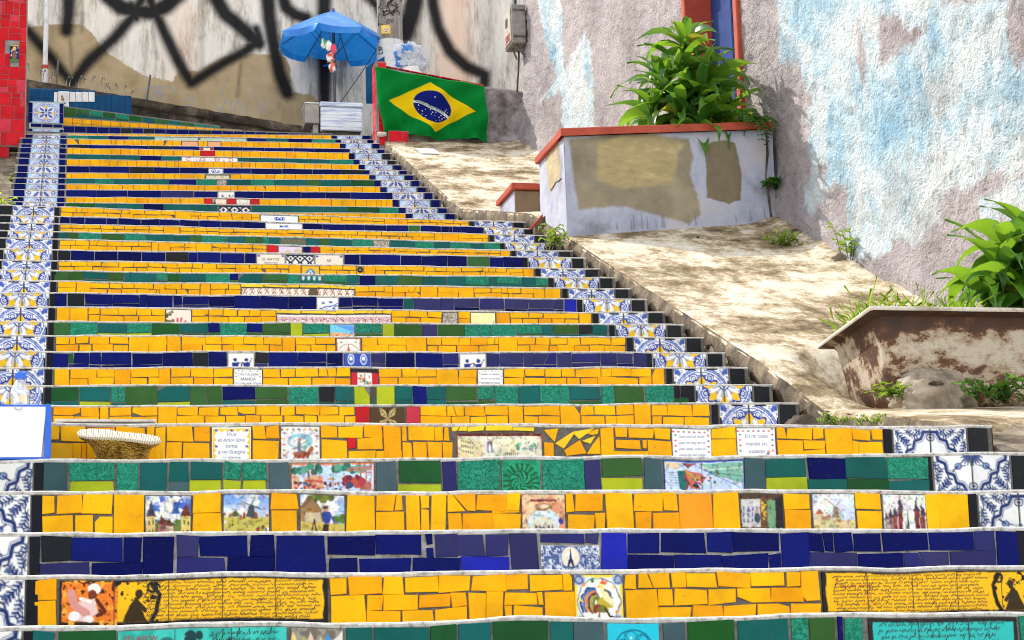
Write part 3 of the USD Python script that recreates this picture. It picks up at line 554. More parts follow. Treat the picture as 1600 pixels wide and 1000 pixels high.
def P_rooster(p):
    p.put(np.ones(len(p.u)), lin(238, 205, 40)); p.rect(.06, .06, .94, .97, lin(215, 220, 226))
    for x in (.1, .9):
        for y in (.1, .93): p.disc(x, y, .12, .12, lin(150, 165, 195)); p.ring(x, y, .07, .015, lin(60, 75, 120))
    p.disc(.5, .53, .44, .46, lin(70, 70, 80)); p.disc(.5, .53, .42, .44, lin(240, 236, 222)); 
    for k, c in enumerate((lin(25, 55, 125), lin(60, 110, 160), lin(225, 120, 40), lin(40, 45, 55), lin(165, 150, 50), lin(90, 110, 50))): p.line([(.5, .46+.01*k), (.4+.01*k, .28+.035*k), (.26+.03*k, .28+.04*k), (.15+.045*k, .42+.03*k), (.13+.055*k, .6+.02*k), (.18+.06*k, .74)], .026, c)
    p.disc(.62, .56, .17, .12, lin(185, 165, 50)); p.poly([(.5, .22), (.6, .2), (.7, .34), (.8, .5), (.76, .62), (.6, .5)], lin(232, 222, 165)); p.line([(.62, .3), (.74, .42)], .014, BLK); p.line([(.66, .3), (.78, .46)], .012, lin(60, 90, 140)); p.disc(.55, .22, .055, .055, lin(235, 215, 110)); p.poly([(.53, .18), (.58, .08), (.63, .13), (.68, .1), (.64, .2)], lin(215, 90, 40)); p.line([(.5, .24), (.46, .26)], .014, ORNG); p.disc(.46, .66, .10, .09, lin(135, 45, 40)); p.disc(.55, .68, .12, .07, lin(120, 110, 40))
    p.line([(.48, .75), (.5, .88), (.6, .93)], .018, lin(140, 60, 50)); p.line([(.62, .68), (.7, .8), (.84, .85)], .022, BLK)
    for x, y in ((.38, .12), (.2, .2), (.8, .25), (.86, .75), (.25, .86), (.74, .88), (.14, .5)): p.disc(x, y, .035, .035, [REDP, GOLDY, GREENP, ORNG][int(x*37) % 4])
def P_lotus(p):
    c0, c1 = lin(30, 185, 205), lin(12, 95, 125)
    p.put(np.ones(len(p.u)), c0); p.ring(.5*p.asp, .62, .46, .018, c1)
    for k in range(6):
        a = k*math.pi/3+.3; x, y = .5*p.asp+.27*math.cos(a), .62+.27*math.sin(a); p.ring(x, y, .16, .012, c1); p.disc(x, y, .03, .03, lin(200, 235, 235))
    for k in range(6): a = k*math.pi/3; p.line([(.5*p.asp, .62), (.5*p.asp+.44*math.cos(a), .62+.44*math.sin(a))], .010, c1)
def P_diamonds(p):
    p.put(np.ones(len(p.u)), lin(150, 142, 128)); p.wash(lin(110, 102, 92), .45, .6, 5); p.poly([(.72*p.asp, 1), (.8*p.asp, .3), (.98*p.asp, .05), (.97*p.asp, .6), (.85*p.asp, 1)], lin(215, 212, 205))
    cs = [lin(215, 195, 120), lin(115, 85, 125), lin(60, 140, 200), lin(160, 175, 50), lin(30, 120, 110), lin(225, 190, 165), lin(120, 90, 60), lin(140, 165, 200)]
    for k in range(11):
        x, y = (.05+.065*k)*p.asp, .28+.34*((k*7) % 5)/4; r = .17; p.poly([(x, y-r), (x+.07*p.asp, y+.02), (x+.02*p.asp, y+r), (x-.05*p.asp, y)], cs[k % 8])
def P_market(p):
    p.put(np.ones(len(p.u)), lin(232, 130, 80)); p.rect(.05, .09, p.asp-.05, 1.2, lin(205, 222, 240)); a = p.asp
    p.scatter(26, (.03, .12, .9, .34), .12, [lin(60, 140, 120), lin(90, 165, 140), lin(50, 110, 90)]); p.line([(.62, .3), (.66, .6)], .04, lin(110, 80, 70)); p.line([(.8, .25), (.74, .6)], .03, lin(110, 80, 70)); p.poly([(.45, .6), (.8, .44), (1.15, .5), (1.15, .95), (.5, .95)], lin(225, 160, 120)); p.rect(.5, .62, 1.1, .7, lin(200, 90, 70)); p.poly([(.08, .4), (.3, .5), (.3, .9), (.08, .9)], lin(225, 165, 120)); p.poly([(a*.68, .2), (a*.97, .12), (a*.97, .3), (a*.66, .34)], lin(175, 130, 115)); p.rect(a*.82, .34, a*.96, 1, lin(190, 110, 90)); p.rect(a*.84, .4, a*.89, .7, lin(215, 230, 240)); p.rect(a*.905, .4, a*.95, .7, lin(215, 230, 240))
    p.poly([(1.25, .62), (1.45, .52), (1.65, .62)], lin(190, 170, 120)); p.scatter(14, (.62, .55, .85, .85), .12, [lin(170, 60, 70), lin(120, 40, 60), lin(190, 80, 60)]); p.disc(a*.7, .82, .13, .12, lin(55, 75, 110)); p.scatter(34, (.05, .7, .6, .98), .05, [lin(60, 70, 110), lin(190, 60, 60), lin(120, 60, 90), lin(40, 110, 130), DKBR, lin(235, 215, 190)]); p.line([(a*.5, .09), (a*.5, 1)], .012, lin(120, 80, 60))
def P_river(p):
    a = p.asp; p.put(np.ones(len(p.u)), lin(40, 75, 170)); p.rect(.05, .08, a-.05, 1.3, lin(205, 218, 238)); p.poly([(.08, .1), (.6, .1), (.5, .35), (.12, .3)], lin(235, 205, 165)); p.poly([(.65, .1), (1.2, .1), (.9, .28)], lin(150, 80, 90)); p.poly([(1.3, .12), (a-.06, .1), (a-.06, .85), (1.7, .5)], lin(130, 185, 165)); p.line([(1.4, .2), (1.7, .35), (a-.1, .3)], .03, lin(190, 220, 190)); p.line([(1.6, .5), (1.85, .45), (a-.1, .6)], .02, lin(80, 140, 120))
    for k in range(6): p.line([(.1, .45+.09*k), (.55, .45+.09*k)], .012, lin(150, 170, 215))
    p.poly([(.5, .4), (.8, .35), (.95, .6), (.75, 1.1), (.55, 1.0)], lin(30, 110, 105)); p.poly([(.75, .3), (1.0, .4), (1.3, .42), (1.55, .6), (1.45, .75), (1.2, .7), (1.3, 1.0), (.95, 1.0), (.85, .7)], lin(205, 110, 90)); p.line([(.85, .4), (1.1, .65), (1.4, .6)], .05, lin(220, 160, 70)); p.line([(.75, .55), (.9, .8), (.8, 1.0)], .04, lin(150, 45, 50)); p.poly([(1.0, .9), (1.15, .75), (1.3, 1.0)], BLK); p.scatter(14, (.35, .4, .7, .85), .05, [lin(40, 90, 130), lin(180, 60, 60), lin(50, 130, 110)]); p.line([(a*.47, .08), (a*.47, 1.2)], .012, NAVY_)
    p.line([(1.2, .2), (a-.2, 1.0)], .012, lin(90, 120, 190))
def P_sunflower(p):
    p.put(np.ones(len(p.u)), lin(25, 150, 105)); p.wash(lin(20, 120, 85), .45, .6, 8); r = np.hypot(p.u-.5, p.v-.55); t = np.arctan2(p.v-.55, p.u-.5)
    p.put((sstep(np.sin(t*20), -.1, .4)*(r > .28)*(r < .47)), lin(15, 85, 50)); p.put((sstep(np.sin(t*9+r*40), .1, .5)*(r < .27)), lin(20, 75, 45)); p.ring(.5, .55, .28, .012, lin(15, 80, 50))
def P_street(p):
    a = p.asp; p.put(np.ones(len(p.u)), lin(232, 226, 200)); p.rect(0, -.02, a, .16, lin(105, 40, 35)); p.scatter(40, (.3, .0, .9, .12), .05, [lin(150, 90, 60), lin(90, 40, 30)]); p.rect(0, .1, .06, 1.3, ORNG); p.rect(a-.07, .1, a, 1.3, lin(225, 95, 30))
    p.poly([(.12, .2), (.75, .32), (.75, 1.1), (.12, 1.1)], lin(236, 222, 170)); p.poly([(.75, .35), (1.15, .4), (1.15, 1.1), (.75, 1.1)], lin(225, 205, 160))
    for k in range(6):
        for j in range(3): p.poly([(.18+.1*k, .3+.22*j+.02*k), (.24+.1*k, .31+.22*j+.02*k), (.24+.1*k, .42+.22*j+.02*k), (.18+.1*k, .41+.22*j+.02*k)], lin(150, 140, 110))
    p.rect(1.3, .3, 1.65, .9, lin(235, 225, 205)); p.rect(1.36, .4, 1.6, .9, lin(120, 105, 140)); p.disc(1.48, .7, .06, .2, lin(225, 225, 230)); p.scatter(16, (.42, .5, .95, .75), .09, [lin(140, 200, 170), lin(110, 175, 150)]); p.poly([(2.0, .5), (2.4, .3), (2.7, .35), (2.7, 1.1), (2.0, 1.1)], lin(238, 228, 185)); p.scatter(20, (.78, .4, .95, .85), .035, [lin(130, 120, 150), lin(180, 150, 110)])
    for k in range(7): p.line([(2.15+.09*k, 1.1), (2.2+.09*k, .92)], .02, lin(90, 90, 110))
def P_rider(p):
    p.put(np.ones(len(p.u)), lin(240, 236, 230)); p.disc(.5, .38, .32, .2, lin(150, 200, 210)); p.disc(.45, .4, .2, .12, WHITE)
    for k in range(26):
        t = k/26*4; e, f = int(t), t-int(t); x, y = [(f, .05), (.95, f), (1-f, .97), (.05, 1-f)][e]; p.disc(.04+.92*x, .04+.92*y, .03, .025, [REDP, ORNG, GREENP, REDP, GOLDY][k % 5])
    p.disc(.5, .72, .2, .1, lin(175, 90, 60)); p.poly([(.62, .7), (.78, .5), (.84, .58), (.7, .76)], lin(175, 90, 60)); 
    for x in (.36, .46, .58, .68): p.line([(x, .75), (x-.05, .95)], .022, lin(150, 70, 50))
    p.line([(.46, .65), (.46, .42)], .05, lin(110, 120, 140)); p.disc(.46, .34, .045, .05, lin(220, 170, 140)); p.line([(.3, .6), (.7, .36)], .01, BROWN); p.rect(.15, .93, .85, 1.1, lin(210, 140, 70))
def framed(p, c1, c2):
    p.put(np.ones(len(p.u)), lin(241, 239, 234))
    for k in range(28):
        t = k/28*4; e, f = int(t), t-int(t); x, y = [(f, .05), (.95, f), (1-f, .97), (.05, 1-f)][e]; p.disc(.04+.92*x, .04+.92*y, .032, .024, (c1, c2, GREENP, c1, lin(60, 90, 170))[k % 5])
def P_verse_one(p):
    p.put(np.ones(len(p.u)), lin(240, 239, 234)); q = np.maximum(abs(p.u-.5), abs(p.v-.52))
    p.put(sstep(q+.03*np.sin(np.arctan2(p.v-.5, p.u-.5)*20), .40, .415)*(1-sstep(q, .46, .475)), GOLDY)
    for x in (.12, .88, .5):
        for y in (.1, .5, .92): p.disc(x, y, .04, .03, BLUE) if x != .5 or y < .2 else None
def P_verse_two(p): framed(p, REDP, lin(220, 60, 60)); p.disc(.5, .93, .4, .06, lin(130, 190, 225))
def P_verse_three(p): framed(p, REDP, lin(220, 70, 50)); p.disc(.78, .72, .05, .12, lin(60, 110, 160)); p.disc(.8, .6, .04, .04, lin(190, 140, 60)); p.disc(.22, .9, .06, .08, lin(220, 140, 120))
def P_verse_four(p): framed(p, GOLDY, BLUE)
def P_verse_five(p): framed(p, PALEB, GOLDY)
def P_verse_six(p): p.put(np.ones(len(p.u)), lin(238, 222, 200)); [p.disc(x, .08, .05, .04, BLUE) for x in (.08, .92)]
P_verse_seven = P_verse_six
def P_leafmotif(p):
    p.put(np.ones(len(p.u)), lin(75, 55, 30)); a = p.asp; cx = .5*a; cy = .75
    for s in (-1, 1):
        for dx, dy in ((.55, -.75), (.62, .5)):
            p.poly([(cx, cy), (cx+s*dx*.25, cy+dy*.65), (cx+s*dx, cy+dy), (cx+s*dx*.8, cy+dy*.3)], lin(190, 165, 105)); p.line([(cx, cy), (cx+s*dx, cy+dy)], .018, lin(60, 42, 22))
            for t in (.35, .55, .75): p.line([(cx+s*dx*t, cy+dy*t), (cx+s*dx*(t+.18), cy+dy*(t-.1))], .015, lin(60, 42, 22))
    p.disc(cx, cy, .12, .13, lin(190, 165, 105)); p.ring(cx, cy, .08, .015, DKBR); p.rect(cx-.03, .05, cx+.03, .4, lin(40, 30, 20))
def P_tulip(p): p.put(np.ones(len(p.u)), lin(70, 66, 58)); p.poly([(.5*p.asp, .9), (.1, .6), (.35, .65), (.5*p.asp, .35), (p.asp*.7, .6), (p.asp*.95, .5), (p.asp*.75, .95)], lin(30, 85, 80)); p.rect(0, .9, 3, 2, lin(30, 85, 80))
def P_redframe(p):
    a = p.asp; p.put(np.ones(len(p.u)), lin(30, 25, 35)); p.rect(0, .3, a, 2, lin(195, 30, 45)); p.rect(.24*a, .3, .76*a, 2, lin(230, 226, 215)); p.scatter(12, (.28, .4, .7, 1), .07, [ORNG, lin(120, 160, 180), lin(190, 90, 60), GREENP]); p.line([(.5*a, .35), (.5*a, 1.2)], .03, BROWN)
def P_bluefigures(p):
    p.put(np.ones(len(p.u)), lin(236, 232, 222))
    for x in (.28, .7): p.disc(x, .3, .07, .08, BLUE*.5); p.poly([(x-.13, .42), (x+.13, .4), (x+.1, .8), (x+.14, 1.2), (x-.14, 1.2), (x-.1, .8)], lin(30, 50, 130))
    p.line([(.4, .45), (.55, .42), (.5, .65), (.55, .9)], .025, lin(40, 60, 140)); p.line([(.82, .4), (.92, .25)], .02, lin(40, 60, 140))
P_bluefigures_two = P_bluefigures
def P_roundels(p):
    a = p.asp; p.put(np.ones(len(p.u)), lin(50, 75, 165))
    for x in (.27*a, .73*a): p.disc(x, .5, .27, .42, lin(232, 232, 232)); p.disc(x, .5, .22, .35, lin(90, 115, 190)); p.disc(x, .45, .12, .18, lin(225, 228, 235)); p.line([(x-.1, .65), (x+.12, .6)], .03, NAVY_)
def P_star(p):
    p.put(np.ones(len(p.u)), lin(190, 110, 80)); p.rect(.06, .06, .94, 1.2, lin(236, 230, 218)); p.ring(.5, .68, .4, .015, lin(150, 110, 90)); t = np.arange(10)*math.pi/5-math.pi/2; r = np.where(np.arange(10) % 2, .14, .36); p.poly(list(zip(.5+r*np.cos(t), .7+r*np.sin(t))), lin(215, 120, 50)); p.line([(.5, .3), (.5, 1)], .012, BROWN)
    for x in (.2, .8): p.disc(x, .2, .04, .04, GREENP)
def P_boat(p): p.put(np.ones(len(p.u)), lin(110, 195, 225)); p.disc(.28*p.asp, .35, .05, .06, lin(245, 235, 160)); p.poly([(.5, .1), (p.asp*.98, .75), (p.asp*.98, .15)], lin(90, 150, 220)); p.poly([(-.1, .75), (.6, .72), (p.asp, .95), (p.asp, 1.3), (-.1, 1.3)], lin(225, 180, 130)); p.scatter(12, (0, .8, 1, 1), .06, [lin(190, 100, 70), lin(110, 60, 50)]); p.rect(-1, -.1, 3, .06, NAVY_); p.rect(-.1, -.1, .03, 2, NAVY_)
def P_redflower(p): p.put(np.ones(len(p.u)), lin(236, 220, 200)); [p.line([(.5, 1.05), (.5+.45*math.cos(a), 1.0+.62*math.sin(a))], .035, lin(195, 60, 80)) for a in np.linspace(math.pi*1.1, math.pi*1.95, 8)]; p.scatter(16, (0, .1, .25, .9), .07, [lin(70, 85, 45), lin(60, 40, 30), lin(120, 110, 60)])
def P_canoe(p): p.put(np.ones(len(p.u)), lin(238, 232, 165)); p.rect(-1, .6, 3, 2, lin(150, 190, 165)); p.poly([(.05, .62), (.5, .74), (.85, .55), (.95, .35), (.9, .75), (.6, .92), (.2, .85)], lin(45, 105, 65))
def P_frieze_pink(p):
    a = p.asp; p.put(np.ones(len(p.u)), lin(232, 218, 212)); f = (p.u % 1.0)-.5; r = np.hypot(f, (p.v-1.05)*1.0)
    for k in range(4): p.put((abs(r-.18-.17*k) < .035)*1.0, lin(165, 85, 100))
    p.put((sstep(np.sin(np.arctan2(p.v-1.05, f)*22), .2, .6)*(r > .35)*(r < .52)), lin(175, 95, 105)); p.rect(0, -.1, a, .06, lin(150, 110, 105)); p.rect(0, .12, a, .17, lin(200, 170, 165))
    for k in range(int(a)+1): p.line([(k, 0), (k, 1.3)], .012, lin(130, 110, 100))
def P_frieze_brown(p):
    a = p.asp; p.put(np.ones(len(p.u)), lin(236, 226, 212)); f = (p.u % 1.1)-.55; 
    for s in (-1, 1): p.put((abs(f*s-(p.v-.5)*.55) < .06)*1.0, lin(150, 85, 45))
    p.put((abs(np.hypot(f, p.v-.5)-.34) < .05)*(np.sin(np.arctan2(p.v-.5, f)*4) > -.2)*1.0, lin(165, 95, 60)); p.rect(0, -.1, a, .07, lin(120, 90, 60)); p.poly([(a*.6, 0), (a*.66, 0), (a*.68, 1.2), (a*.58, 1.2)], lin(95, 80, 60)); p.rect(-.1, -.1, .12, 1.3, lin(110, 95, 75))
def P_frieze_olive(p): p.put(np.ones(len(p.u)), lin(95, 100, 55)); p.rect(.25, .25, p.asp-.25, 1.2, lin(222, 215, 185)); p.scatter(10, (.15, .3, .85, .9), .13, [lin(120, 110, 60), lin(200, 180, 110)])
def P_frieze_red(p):
    a = p.asp; p.put(np.ones(len(p.u)), lin(236, 228, 220)); f = (p.u % (a/4)) - a/8; r = np.hypot(f, p.v-.6)
    p.put((abs(r-.45) < .09)*1.0, lin(195, 70, 55)); p.scatter(14, (.1, .4, .9, .95), .12, [lin(40, 105, 85), lin(60, 70, 120), lin(190, 70, 55)])
def P_bluespray(p): p.put(np.ones(len(p.u)), lin(235, 233, 228)); p.line([(.05, .75), (.35, .5), (.7, .45), (1.0, .3)], .025, BLUE); [p.disc(x, y, .09, .05, lin(50, 80, 175)) for x, y in ((.3, .3), (.45, .62), (.62, .25), (.78, .6), (.2, .6))]; p.ring(.9, .6, .15, .03, BLUE)
def P_fan(p):
    a = p.asp; p.put(np.ones(len(p.u)), lin(20, 95, 85)); 
    for k in range(4): p.disc((.14+.24*k)*a, .3, .2, .34, lin(190, 215, 222)); p.disc((.14+.24*k)*a, .22, .11, .16, lin(150, 190, 205))
    p.disc(.5*a, .85, .22, .3, lin(20, 90, 75))
def P_fan_top(p): a = p.asp; p.put(np.ones(len(p.u)), lin(238, 178, 20)); p.poly([(.2*a, 1.1), (.3*a, .65), (.5*a, .3), (.7*a, .65), (.8*a, 1.1)], lin(70, 130, 190)); p.poly([(.33*a, 1.1), (.5*a, .5), (.67*a, 1.1)], lin(225, 222, 205)); p.disc(.5*a, 1.0, .12, .2, lin(40, 70, 140))
def P_button(p): p.put(np.ones(len(p.u)), lin(240, 178, 5)); p.disc(.5, .45, .42, .42, lin(25, 25, 35)); p.disc(.5, .45, .13, .13, lin(160, 150, 120))
def P_geometric(p):
    p.put(np.ones(len(p.u)), lin(228, 226, 220)); q = abs((p.u*3.0) % 1-.5)+abs((p.v*3.0) % 1-.5)
    p.put((abs(q-.5) < .13)*1.0, lin(28, 30, 55)); p.put((q < .18)*1.0, lin(28, 30, 55)); p.rect(-1, -.1, 3, .08, lin(28, 30, 55))
def P_violets(p): p.put(np.ones(len(p.u)), lin(222, 205, 225)); p.scatter(14, (0, .1, 1, .9), .12, [lin(170, 150, 205), lin(215, 195, 130), lin(190, 170, 215), lin(120, 150, 110)])
def P_tealmotif(p): p.put(np.ones(len(p.u)), lin(50, 110, 90)); f = (p.u % .7)-.35; p.put((abs(np.hypot(f, p.v-.55)-.25) < .06)*1.0, lin(150, 90, 65)); p.scatter(8, (0, .2, 1, 1), .1, [lin(120, 75, 55)])
def P_bare(p): p.put(np.ones(len(p.u)), lin(150, 140, 125)); p.wash(lin(200, 192, 178), .45, .6, 8); p.wash(lin(90, 80, 68), .55, .65, 12, 5)
def P_bluescroll(p):
    a = p.asp; p.put(np.ones(len(p.u)), lin(236, 236, 236)); f = abs(p.u-.5*a)
    for x in (.3, .72): p.put((abs(np.hypot(f-x*.8, p.v-.6)-.22) < .05)*1.0, BLUE); p.put((np.hypot(f-x*.8, p.v-.6) < .09)*1.0, lin(80, 110, 190))
    p.put((abs(f-a*.5+.05) < .03)*1.0, lin(60, 90, 180)); p.rect(-1, .02, 5, .08, lin(90, 120, 195))
P_bluescroll_two = P_bluescroll
def P_tower(p):
    a = p.asp; p.put(np.ones(len(p.u)), lin(205, 208, 214)); p.wash(lin(75, 95, 145), .44, .58, 9); p.wash(lin(60, 80, 130), .52, .6, 20, 4); p.disc(.5*a, .5, .42, .46, lin(120, 135, 170)); p.disc(.5*a, .5, .37, .42, lin(226, 215, 190)); p.scatter(7, (.42, .2, .58, .5), .07, [lin(240, 236, 226)])
    p.poly([(.5*a-.02, .15), (.5*a+.02, .15), (.5*a+.05, .55), (.5*a+.16, .88), (.5*a+.08, .88), (.5*a, .72), (.5*a-.08, .88), (.5*a-.16, .88), (.5*a-.05, .55)], lin(25, 38, 80)); p.rect(.5*a-.09, .62, .5*a+.09, .66, lin(25, 38, 80)); p.rect(.5*a-.3, .86, .5*a+.3, .93, lin(60, 75, 120)); p.rect(0, 0, a, .03, CREAM); p.rect(0, 0, .03, 1.2, CREAM)
def P_peach(p): p.put(np.ones(len(p.u)), lin(228, 165, 120))
def P_pale_strip(p): p.put(np.ones(len(p.u)), lin(190, 205, 180)); p.wash(lin(150, 185, 165), .45, .6, 6)
def manuscript(p, base, side, dark=BLK):
    """A panel of several tiles with rounded scroll ends; figures at one end."""
    a = p.asp; p.put(np.ones(len(p.u)), dark*1.3); p.blob(np.maximum(abs(p.u-a/2)-(a/2-.22), abs(p.v-.5)-.36)-.1+.02*np.sin(p.v*9), base)
    p.wash(base*np.array([.95, .75, .6]), .55, .7, 5, 3, (abs(p.u-a/2) < a/2-.25)*(p.v > .06)*(p.v < .94)*.5)
def figures(p, x0, flip, base):
    X = lambda x: x0+flip*x
    p.blob(np.maximum(abs(p.u-X(.62))-.62, abs(p.v-.5)-.44), lin(226, 120, 35)); p.wash(lin(70, 30, 15), .56, .64, 14, 8, (abs(p.u-X(.62)) < .62)*1.0); p.wash(lin(245, 165, 60), .55, .66, 6, 9, (abs(p.u-X(.62)) < .62)*1.0)
    p.disc(X(.72), .2, .14, .12, lin(238, 228, 215)); p.disc(X(.68), .34, .10, .12, lin(110, 45, 30)); p.poly([(X(.35), .5), (X(.75), .42), (X(.8), .75), (X(.5), .95), (X(.25), .9)], lin(222, 190, 180)); p.line([(X(.2), .3), (X(.3), .6), (X(.55), .75)], .09, lin(205, 140, 130)); p.disc(X(.28), .82, .13, .11, lin(235, 228, 222)); p.line([(X(.78), .45), (X(.95), .7), (X(.8), .8)], .045, lin(90, 35, 25)); p.disc(X(.6), .88, .12, .08, lin(235, 225, 218)); p.line([(X(.42), .42), (X(.62), .48)], .04, lin(232, 222, 212))
    p.blob(np.maximum(abs(p.u-X(1.7))-.45, abs(p.v-.5)-.42), base); p.wash(BLK, .57, .62, 9, 12, (abs(p.u-X(1.7)) < .5)*1.0); p.poly([(X(1.35), .95), (X(1.5), .6), (X(1.62), .4), (X(1.75), .62), (X(1.9), .95)], lin(50, 38, 20)); p.disc(X(1.72), .32, .09, .1, lin(50, 38, 20)); p.line([(X(1.65), .45), (X(1.85), .7)], .05, lin(50, 38, 20)); p.line([(X(2.0), .1), (X(2.18), .35), (X(2.1), .75), (X(1.98), .98)], .05, BLK); p.ring(X(2.02), .18, .1, .03, BLK)
YB, TB = lin(242, 180, 20), lin(60, 190, 175)
def P_manuscript_left(p): manuscript(p, YB, 1); figures(p, .06, 1, YB)
def P_manuscript_right(p): manuscript(p, YB, 1); figures(p, p.asp-.35, -1, YB)
def P_manuscript_teal(p): p.put(np.ones(len(p.u)), TB); p.wash(lin(40, 165, 150), .45, .6, 4); p.scatter(16, (.28, .1, .52, .9), .13, [lin(25, 60, 60), lin(90, 200, 190), lin(40, 110, 100)]); p.poly([(.85*p.asp*.6, .9), (.66*p.asp, .2), (.7*p.asp, .9)], lin(30, 70, 70))
def P_manuscript_teal_two(p): p.put(np.ones(len(p.u)), BLK*2); p.blob(np.maximum(abs(p.u-p.asp/2)-(p.asp/2-.2), abs(p.v-.6)-.4)-.08, lin(45, 178, 170))
PSQ = {'manuscript_left', 'manuscript_right', 'manuscript_teal', 'manuscript_teal_two', 'frieze_pink', 'frieze_brown', 'frieze_olive', 'frieze_red', 'street', 'market', 'river', 'tower', 'roundels', 'bluescroll', 'bluescroll_two', 'fan', 'fan_top', 'leafmotif', 'redframe', 'tulip', 'boat', 'diamonds', 'lotus', 'tealmotif', 'pale_strip', 'peach', 'bare'}
LABEL = {'manuscript_left': 'yellow handwritten panel with two seated figures at its left end', 'manuscript_right': 'yellow handwritten panel with guitar player at its right end', 'manuscript_teal': 'teal handwritten panel', 'manuscript_teal_two': 'teal handwritten panel at the right', 'rooster': 'round rooster picture tile', 'tower': 'blue picture tile of an iron tower', 'market': 'orange framed market scene tiles', 'river': 'blue framed river picture tiles', 'street': 'street scene tiles with brown top rim', 'village': 'picture tile of village with church', 'windmill': 'picture tile of windmill and hay field', 'windmill_pale': 'pale picture tile of a windmill', 'painter': 'picture tile of man in blue by cottage', 'monuments': 'orange picture tile of monuments', 'interior': 'picture tile of a kitchen interior', 'harbour': 'picture tile of red gabled houses', 'rider': 'picture tile of rider on a horse', 'verse_one': 'white verse tile with yellow scroll border', 'verse_two': 'white verse tile with flower border', 'verse_three': 'white verse tile with small figure', 'lotus': 'turquoise embossed flower tile', 'sunflower': 'green embossed flower tile', 'diamonds': 'broken stone patch set with coloured diamonds'}
VERSES = {'verse_one': ['Viva', 'el Amor libre', 'toma', 'a mi Suegra', 'y dame'], 'verse_two': ['Dale limosna mujer,', 'que no hay en la', 'vida nada, como la', 'pena de ser ciego', 'en Granada'], 'verse_three': ['En mi casa', 'mando yo,', 'cuando', 'no está'],
          'verse_four': ['CON CALDERA', 'MANDA', 'CON MEJOR'], 'verse_five': ['SEÑORA LA PRIMERA', 'MUJER Y LA SEGUNDA', 'MADRE SU HIJO'], 'verse_six': ['EL MAYOR', 'PREMIO', 'NO ES', 'TENERLO'], 'verse_seven': ['MI', 'MUJER ES', 'UNA BENDICION']}
def face_grid(i, x0, x1, zt, zb, nx, nz, proud=0.005):
    """Painted front of a tile with its own chamfered rim: returns vertices, faces, u, v (0..1 over x and from zt to zb at the given size)."""
    xs, t = np.linspace(x0, x1, nx), np.linspace(0, 1, nz); X, Tt = np.meshgrid(xs, t, indexing='ij')
    top, bot = np.array([zt(x) for x in xs])[:, None], np.array([zb(x) for x in xs])[:, None]
    y = ROWS[i][0]; edge = (X <= x0+1e-9) | (X >= x1-1e-9) | (Tt <= 0) | (Tt >= 1)
    Y = np.where(edge, y+0.010, y-proud); Z = top+(bot-top)*Tt
    ins = 0.0008; X = np.where(edge, X, np.clip(X, x0+ins, x1-ins))
    V = np.stack([X, Y, Z], -1).reshape(-1, 3)
    return V, grid_faces(nx, nz), V
def handwriting(i, x0, x1, zt, zb, lines, seed, w=0.0011, density=1.0, proud=0.0058):
    r = np.random.default_rng(seed); ms = []; y = ROWS[i][0]-proud; h = (zt-zb)/lines
    for k in range(lines):
        x = x0+r.uniform(0, .02); zc = zt-h*(k+.55)
        while x < x1-0.01:
            L = r.uniform(.012, .05)
            if x+L > x1: break
            n = max(4, int(L/0.0022)); xs = x+np.linspace(0, L, n)+r.normal(0, .0004, n); amp = h*.34
            zs = zc+amp*np.where(np.arange(n) % 2, 1, -1)*r.uniform(.3, 1, n)+(r.random(n) < .14)*amp*r.choice([-1.4, 1.5], n)
            xs = xs+(zs-zc)*0.25
            P = np.stack([xs, zs], 1); d = np.gradient(P, axis=0); d /= np.linalg.norm(d, axis=1, keepdims=True)+1e-9; nn = np.stack([-d[:, 1], d[:, 0]], 1)*w*.5*r.uniform(.7, 1.2)
            A, B = P+nn, P-nn; V = np.stack([np.stack([A[:, 0], np.full(n, y), A[:, 1]], 1), np.stack([B[:, 0], np.full(n, y), B[:, 1]], 1)], 1).reshape(-1, 3)
            q = np.arange(n-1)*2; ms.append((V, np.vstack([np.stack([q, q+1, q+3], 1), np.stack([q, q+3, q+2], 1)]))); x += L+r.uniform(.004, .010)/density
    return cat_meshes(ms)
def lettering(i, lines, x0, x1, zt, zb, hmax, slant=0.25, proud=0.0056, squeeze=0.9):
    ms = []; n = len(lines); step = (zt-zb)/n
    for k, s in enumerate(lines):
        m = meshkit.text_mesh(s, 1.0, 0.02); v, f = tri(m); wdt = v[:, 0].max()-v[:, 0].min(); h = min(hmax, step*.62, (x1-x0)*squeeze/wdt*1.0)
        v = v*h; v[:, 0] += slant*v[:, 1]; v[:, 0] += (x0+x1)/2-(v[:, 0].min()+v[:, 0].max())/2; z = zt-step*(k+.5)-h*.45
        ms.append((np.stack([v[:, 0], ROWS[i][0]-proud-v[:, 2]*0.2, z+v[:, 1]], 1), f))
    return cat_meshes(ms)
TOTAL_TEXT = 0
